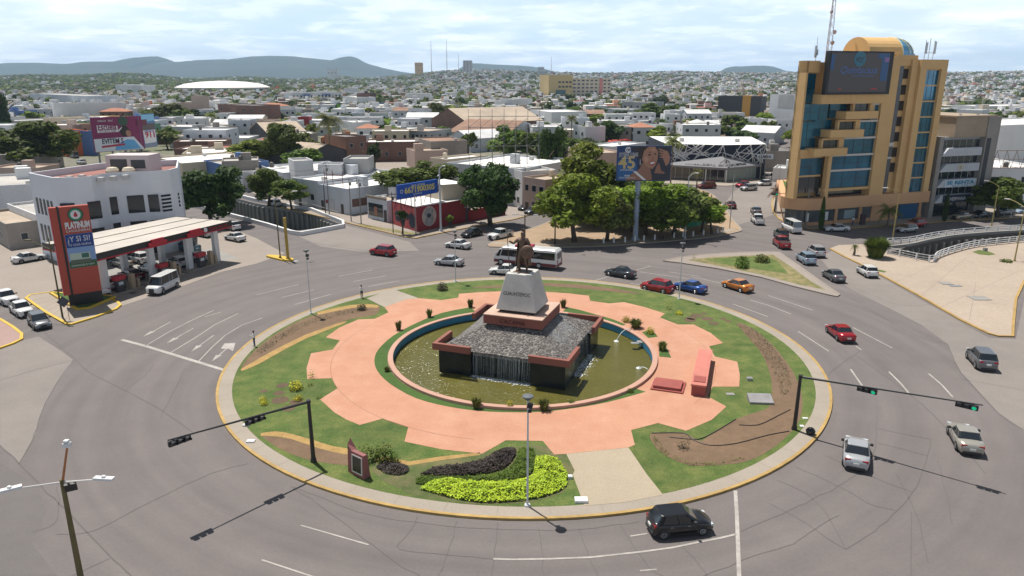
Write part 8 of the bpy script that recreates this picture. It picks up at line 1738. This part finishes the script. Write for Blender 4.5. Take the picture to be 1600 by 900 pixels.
def arena():
 X, Y = G(350,147,0); t = thing('arena','wide white domed stadium roof on the left horizon','arena',(X, Y, hill(X, Y))); d = Y*cos(PIT)+CH*sin(PIT); R_ = 70/FOC*d
 b = MB(); b.lathe([(R_*.97,0),(R_*.97,9)], n=48); b.build('base', WALL['dark'], t)
 b = MB(); b.lathe([(R_,8.5),(R_,10.5),(R_*.8,15.5),(R_*.5,18.5),(R_*.15,19.8),(.5,20)], n=48); b.build('roof', mat('arena_roof', (.78,.73,.68), .7, var=.08, sc=.05), t)
arena()
for (x, yb, yt, lb) in ((675,104,70,'left red and white lattice broadcasting mast on the hill'),(699,104,68,'right tall lattice broadcasting mast on the hill'),(861,112,92,'lone thin mast on the horizon left of the beige hospital'),(717,105,88,'short thin mast between the tall mast and the grey hotel')):
 D_ = 2900; X = (x-800)/FOC*D_*.963+0; t = thing('broadcast_mast', lb, 'mast', (X, D_, hill(X, D_)), 0, 'broadcasting masts on the hill'); zt_ = CH+(119-yt)/FOC*D_*1.03; b = MB(); h_ = zt_-hill(X, D_); k = 10
 b.cyl((0,0,0),(0,0,h_),1.3 if x in (675,699) else .9,.5,4)
 b.build('mast', mat('mast_rw', (.34,.20,.19), .7), t)
def far_block(x1, x2, yt, D_, dep, wall, label, fl, nw, name='hillside_block'):
 X1 = (x1-800)/FOC*D_*.963; X2 = (x2-800)/FOC*D_*.963; g0 = min(hill(X1, D_), hill(X2, D_)); zt_ = CH+(119-yt)/FOC*D_*1.03
 t, _ = building(label, (X1, D_), (X2, D_), zt_-g0, dep, wall=wall, roof='grey', floors=fl, nw=nw, extras=0, side=False, z0=g0, simple=False, ww=3.5, wh=2.2, door=False, name='apartment_block'); return t
far_block(724,738,97,2850,20,'grey','tall grey hotel tower on the hill right of the masts',8,3); far_block(649,661,100,2850,18,'ochre','small ochre block on the hill left of the masts',3,3); far_block(512,528,109,2600,20,'white','pale block on the low ridge in the centre left',2,3)
far_block(840,850,106,2700,15,'lgrey','grey block on the ridge above the hospital',3,3)
# ================================================================ the rest of the town
rc = random.Random(21)
def free(x, y, r):
 for (fx, fy, rz, hx, hy) in FOOT:
  dx, dy = x-fx, y-fy; u = dx*cos(rz)+dy*sin(rz); v = -dx*sin(rz)+dy*cos(rz)
  if abs(u) < hx+r and abs(v) < hy+r: return False
 return True
def yfront(px_):
 for a, b_, v in ((-400,285,236),(285,400,258),(400,700,246),(700,862,240),(862,1040,236),(1040,1180,226),(1180,1260,236),(1260,2200,246)):
  if a <= px_ < b_: return v
 return 240
WN = {'white':'white','cream':'cream coloured','lgrey':'light grey','pink':'dusty pink','concrete':'bare concrete','brick':'brick','bluewhite':'bluish white','terracotta':'terracotta','grey':'grey','stained':'stained white','ochre':'ochre','orange':'orange','blue':'blue','green':'green'}
RN = {'white':'white roof','grey':'grey roof','tan':'tan roof','rust':'rusty metal roof','red':'red roof','dark':'dark roof','tile':'tiled roof','sheet':'sheet metal roof'}
LAND = [('the maroon billboard',(195,210)),('the domed stadium',(350,135)),('the brick three storey block',(370,175)),('the round green tree',(446,220)),('the coconut palm left of centre',(517,205)),('the white institute',(495,150)),('the pitched white modern building',(565,200)),('the dark red brick block',(570,157)),('the white square billboard',(650,178)),('the brick warehouse',(765,190)),('the slit window block',(805,170)),('the beige hospital',(905,135)),('the fan palm in the centre',(891,190)),('the jewellery billboard',(998,240)),('the row houses above the showroom',(1020,200)),('the black advertising block',(1156,158)),('the windowless grey block',(1234,170)),('the zigzag showroom',(1115,250)),('the ochre tower',(1350,150)),('the grey office building',(1505,230)),('the tall blank white building',(1590,215)),('the left edge tree',(5,170)),('the wide lime tree on the left',(394,235)),('the orange shop front',(118,215)),('the stained white building',(755,260)),('the plain concrete block',(700,230)),('the rounded white building',(165,290)),('the white grandstand wall',(140,170))]
used = {}
def relpos(x, y, subj, far=True):
 best = sorted((hypot(a-x, (b_-y)*2.2), n, a, b_) for n, (a, b_) in LAND)
 ok_ = subj+' near '+best[0][1]
 for d, n, a, b_ in best[:9]:
  dx, dy = x-a, y-b_; v = 'above' if dy < -4 else 'below' if dy > 4 else 'beside'; h = 'left' if dx < -8 else 'right' if dx > 8 else ''
  dist = 'just' if d < 28 else 'well' if d > 75 else ''
  pos = ' '.join(w for w in (dist, v if v != 'beside' else '', ('to the '+h+' of' if v == 'beside' and h else ('and '+h+' of' if h else ('' if v != 'beside' else 'beside')))) if w)
  lb = subj+' '+pos+' '+n; lb = ' '.join(lb.split())
  if len(lb.split()) > 15: continue
  ok_ = lb
  if lb not in used: used[lb] = 1; return lb
 for adj in ('small','plain','modest','narrow','broad','faded','shady','sunlit','far'):
  l2 = adj+' '+(ok_ if len(ok_.split()) < 16 else ' '.join(w for w in ok_.split() if w not in ('storey', 'coloured')))
  if l2 not in used and len(l2.split()) <= 16: used[l2] = 1; return l2
 return ok_
cand = []
for row in range(60):
 Y = 150+row*15.5; 
 if row % 4 == 3: continue
 x = -.98*Y
 while x < .95*Y:
  wd = rc.uniform(7, 17); gap = rc.choice((0.3, 0.3, .6, 3.5, 1)); X = x+wd/2; x += wd+gap
  if rc.random() < .08: x += 9
  px_, py_ = Pj(X, Y, 0)
  if py_ > yfront(px_): continue
  if -.0*Y < X and (X > 85+(Y-190)*.52-6 and X < 85+(Y-190)*.52+10) : continue
  cand.append((Y, X, wd, rc.uniform(9, 14.5)))
cand.sort()
houses = []; treesp = []
for Y, X, wd, dp in cand:
 if not free(X, Y+dp/2, max(wd, dp)*.42): continue
 if rc.random() < .17: treesp.append((X+rc.uniform(-2,2), Y+rc.uniform(2,9))); continue
 houses.append((X, Y, wd, dp))
vis = [h for h in houses if -15 < Pj(h[0], h[1], 5)[0] < 1615]; NMAX = 215; rest_h = [h for h in houses if h not in set(vis[:NMAX])]; houses = vis[:NMAX]+rest_h
GH = 'ordinary town houses'; FOOT.append((95, 850, 0, 80, 60))
def rest_style():
 wl = rc.choices(['white','cream','lgrey','pink','concrete','brick','bluewhite','terracotta','grey','stained','ochre','blue','green'], [30,11,16,7,8,5,9,1.2,6,8,1.5,1,.6])[0]; rf = rc.choices(['white','grey','tan','rust','red','dark','tile','sheet'], [48,24,9,3,3,4,2,5])[0]; return wl, rf
SH_ = []
for i, (X, Y, wd, dp) in enumerate(houses[:NMAX]):
 wl, rf = rest_style(); fl = rc.choice((1,1,1,2,2)); H_ = 3.6*fl+rc.uniform(.2,1.0); rot = radians(5)*noise.noise(Vector((X/160, Y/160, 0)))*3
 sh_ = 'flat' if rf not in ('tile','sheet','rust') else ('hip' if rf == 'tile' else 'gablex')
 px_, py_ = Pj(X, Y, H_)
 if not (-15 < px_ < 1615): continue
 lab = relpos(px_, py_, ('two storey ' if fl == 2 else 'low ')+WN[wl]+' house with '+RN[rf])
 A_ = (X-wd/2, Y); B_ = (X-wd/2+wd*cos(rot), Y+wd*sin(rot))
 t, _ = building(lab, A_, B_, H_, dp, wall=wl, roof=rf, floors=fl, nw=max(2, int(wd/3.2)), group=GH, shape=sh_, name='town_house', cat='house', extras=rc.choice((0,1,1,2,3)), simple=True, rnd=rc, wh=1.4, ww=1.3)
 SH_.append((X, Y))
GT = 'trees between the town houses'; TN = {'green':'green','lime':'bright green','dark':'dark green','olive':'olive green','grey':'greyish green'}
extra_t = []
for k in range(900):
 Y = 160+(rc.random()**.8)*520; X = rc.uniform(-.74, .74)*Y; px_, py_ = Pj(X, Y, 0)
 if py_ > yfront(px_)+8 or not free(X, Y, 2.0): continue
 if any(abs(X-a) < 5 and abs(Y-b_) < 5 for a, b_ in extra_t): continue
 extra_t.append((X, Y))
allt = sorted(treesp+extra_t, key=lambda p: p[1]); nind = 225
for i, (X, Y) in enumerate(allt[:nind]):
 lf = rc.choices(['green','lime','dark','olive','grey'], [40,16,22,16,8])[0]; H_ = rc.uniform(5.0, 9.0); R_ = rc.uniform(3.2, 6.0); px_, py_ = Pj(X, Y, H_)
 sz = 'small ' if R_ < 3.2 else 'wide ' if R_ > 4.4 else ''; lab = relpos(px_, py_, sz+TN[lf]+' tree')
 tree(lab, (X, Y), H_, R_, lf, 'far', seed=rc.randrange(100), group=GT, world=True, z0=0.0, name='town_tree')
class Bulk:
 def __init__(s, pv, pf, pm): s.pv = [Vector(p) for p in pv]; s.pf = pf; s.pm = pm; s.b = MB()
 def put(s, x, y, z, sx, sy, sz, rz, mi=None):
  c, n_ = cos(rz), sin(rz); o = len(s.b.v); s.b.v += [(x+(p.x*sx*c-p.y*sy*n_), y+(p.x*sx*n_+p.y*sy*c), z+p.z*sz) for p in s.pv]
  s.b.f += [tuple(i+o for i in f) for f in s.pf]; s.b.m += ([m if mi is None else mi[m] for m in s.pm])
pv = [(-.5,-.5,-.3),(.5,-.5,-.3),(.5,.5,-.3),(-.5,.5,-.3),(-.5,-.5,1),(.5,-.5,1),(.5,.5,1),(-.5,.5,1)]
pf = [(0,1,5,4),(1,2,6,5),(2,3,7,6),(3,0,4,7),(4,5,6,7)]; pm = [0,0,0,0,1]
for x0, z0_ in ((-.36,.35),(-.06,.35),(.22,.35)):
 o = len(pv); pv += [(x0,-.51,z0_),(x0+.15,-.51,z0_),(x0+.15,-.51,z0_+.35),(x0,-.51,z0_+.35)]; pf.append((o,o+1,o+2,o+3)); pm.append(2)
o = len(pv); pv += [(.05,0,1),(.35,0,1),(.35,.3,1),(.05,.3,1),(.05,0,1.35),(.35,0,1.35),(.35,.3,1.35),(.05,.3,1.35)]; pf += [(o,o+1,o+5,o+4),(o+1,o+2,o+6,o+5),(o+3,o,o+4,o+7),(o+4,o+5,o+6,o+7)]; pm += [0,0,0,1]
HB = Bulk(pv, pf, pm); wl_ = ['white','cream','lgrey','pink','concrete','brick','bluewhite','terracotta','grey','stained']; rl_ = ['white','grey','tan','rust','red','dark','tile','sheet']
mlist = [WALL[k] for k in wl_]+[ROOF[k] for k in rl_]+[winm]
def bulk_house(X, Y, wd, dp, H_, rz):
 wl, rf = rest_style(); wl = wl if wl in wl_ else 'white'; HB.put(X, Y, hill(X, Y), wd, dp, H_, rz, {0: wl_.index(wl), 1: len(wl_)+rl_.index(rf), 2: len(mlist)-1})
for X, Y, wd, dp in houses[NMAX:]: bulk_house(X, Y+dp/2, wd, dp, rc.choice((3.8,4.2,7,7.4)), rc.uniform(-.1,.1))
Y = 1080
TREEB = []
def greenness(X, Y):
 az = math.degrees(atan2(X, Y)); g = .30+.60*max(0, min(1, (-az-4)/14))
 return g+.35*noise.noise(Vector((X/260, Y/260, 4)))
while Y < 5000:
 stp = 17+(Y-1000)*.012; X = -.95*Y
 while X < .95*Y:
  wd = rc.uniform(9, 18)*(1+(Y-1000)/4200); px_ = 800+X/Y*1180
  if free(X, Y, 6):
   if rc.random() > greenness(X, Y): bulk_house(X, Y+rc.uniform(-4,4), wd*.95, stp*.75, rc.choice((3.4,3.8,4,6.4,6.8,9)), rc.uniform(-.25,.25))
   else: TREEB.append((X, Y, 1+(Y-1000)/4500))
  X += wd*1.06
 Y += stp
big = []
for k in range(45):
 Y = rc.uniform(750, 3300); X = rc.uniform(-.3,.72)*Y
 if free(X, Y, 12) and hypot(X, Y) > 700: bulk_house(X, Y, rc.uniform(22, 55), rc.uniform(14, 26), rc.uniform(6, 11), rc.uniform(-.2,.2))
tag(HB.b.build('distant_houses', mlist), 'sea of small white and pale houses spreading to the hills', kind='stuff')
def lump(seed):
 r_ = random.Random(seed); V = []; F = []
 for i in range(34):
  d = Vector((r_.gauss(0,1), r_.gauss(0,1), r_.gauss(.2,.8))).normalized(); p = Vector((d.x*r_.uniform(.5,1), d.y*r_.uniform(.5,1), .55+d.z*.45)); nn = (d+Vector((0,0,.5))).normalized(); t = nn.cross(Vector((r_.gauss(0,1), r_.gauss(0,1), r_.gauss(0,1)))).normalized(); u = nn.cross(t); s = r_.uniform(.28,.5); o = len(V)
  V += [p-t*s, p-u*s*.8, p+t*s, p+u*s*.8]; F.append((o,o+1,o+2,o+3))
 return V, F
LP = [lump(s) for s in range(5)]; TB = MB(); tm = ['green','dark','olive','grey']
def bulk_tree(X, Y, R_, H_):
 V, F = rc.choice(LP); o = len(TB.v); z = hill(X, Y); a = rc.uniform(0, 6.28); c, s = cos(a), sin(a); TB.v += [(X+(v.x*c-v.y*s)*R_, Y+(v.x*s+v.y*c)*R_, z+v.z*H_) for v in V]; TB.f += [tuple(i+o for i in f) for f in F]; TB.m += [rc.choice((0,0,1,1,2,3))]*len(F)
for X, Y in allt[nind:]: bulk_tree(X, Y, rc.uniform(3, 5.5), rc.uniform(5.5, 9))
for k in range(5600):
 Y = 640+(rc.random()**1.25)*2700; X = rc.uniform(-.95,.95)*Y
 if rc.random() > greenness(X, Y)+.35 or not free(X, Y, 1): continue
 bulk_tree(X, Y, rc.uniform(3.5, 6.5)*(1+Y/6000), rc.uniform(6, 10.5))
for X, Y, s in TREEB: bulk_tree(X, Y, rc.uniform(5, 8)*s, rc.uniform(6.5, 10)*(.8+.2*s))
tag(TB.build('distant_trees', [LEAF[k] for k in tm]), 'countless dark tree crowns between the far houses', kind='stuff')
hz = MB(); hz.box(-10900, 10900, -190, 10900, -21, 340); 
hm = bpy.data.materials.new('haze'); hm.use_nodes = True; ht = hm.node_tree; ht.nodes.clear(); ho = ht.nodes.new('ShaderNodeOutputMaterial'); hv = ht.nodes.new('ShaderNodeVolumePrincipled')
hv.inputs['Color'].default_value = (.56,.78,1,1); hv.inputs['Density'].default_value = HAZE = 0.000085; hv.inputs['Anisotropy'].default_value = .0; ht.links.new(hv.outputs[0], ho.inputs['Volume'])
o = hz.build('haze', hm); tag(o, kind='stuff')
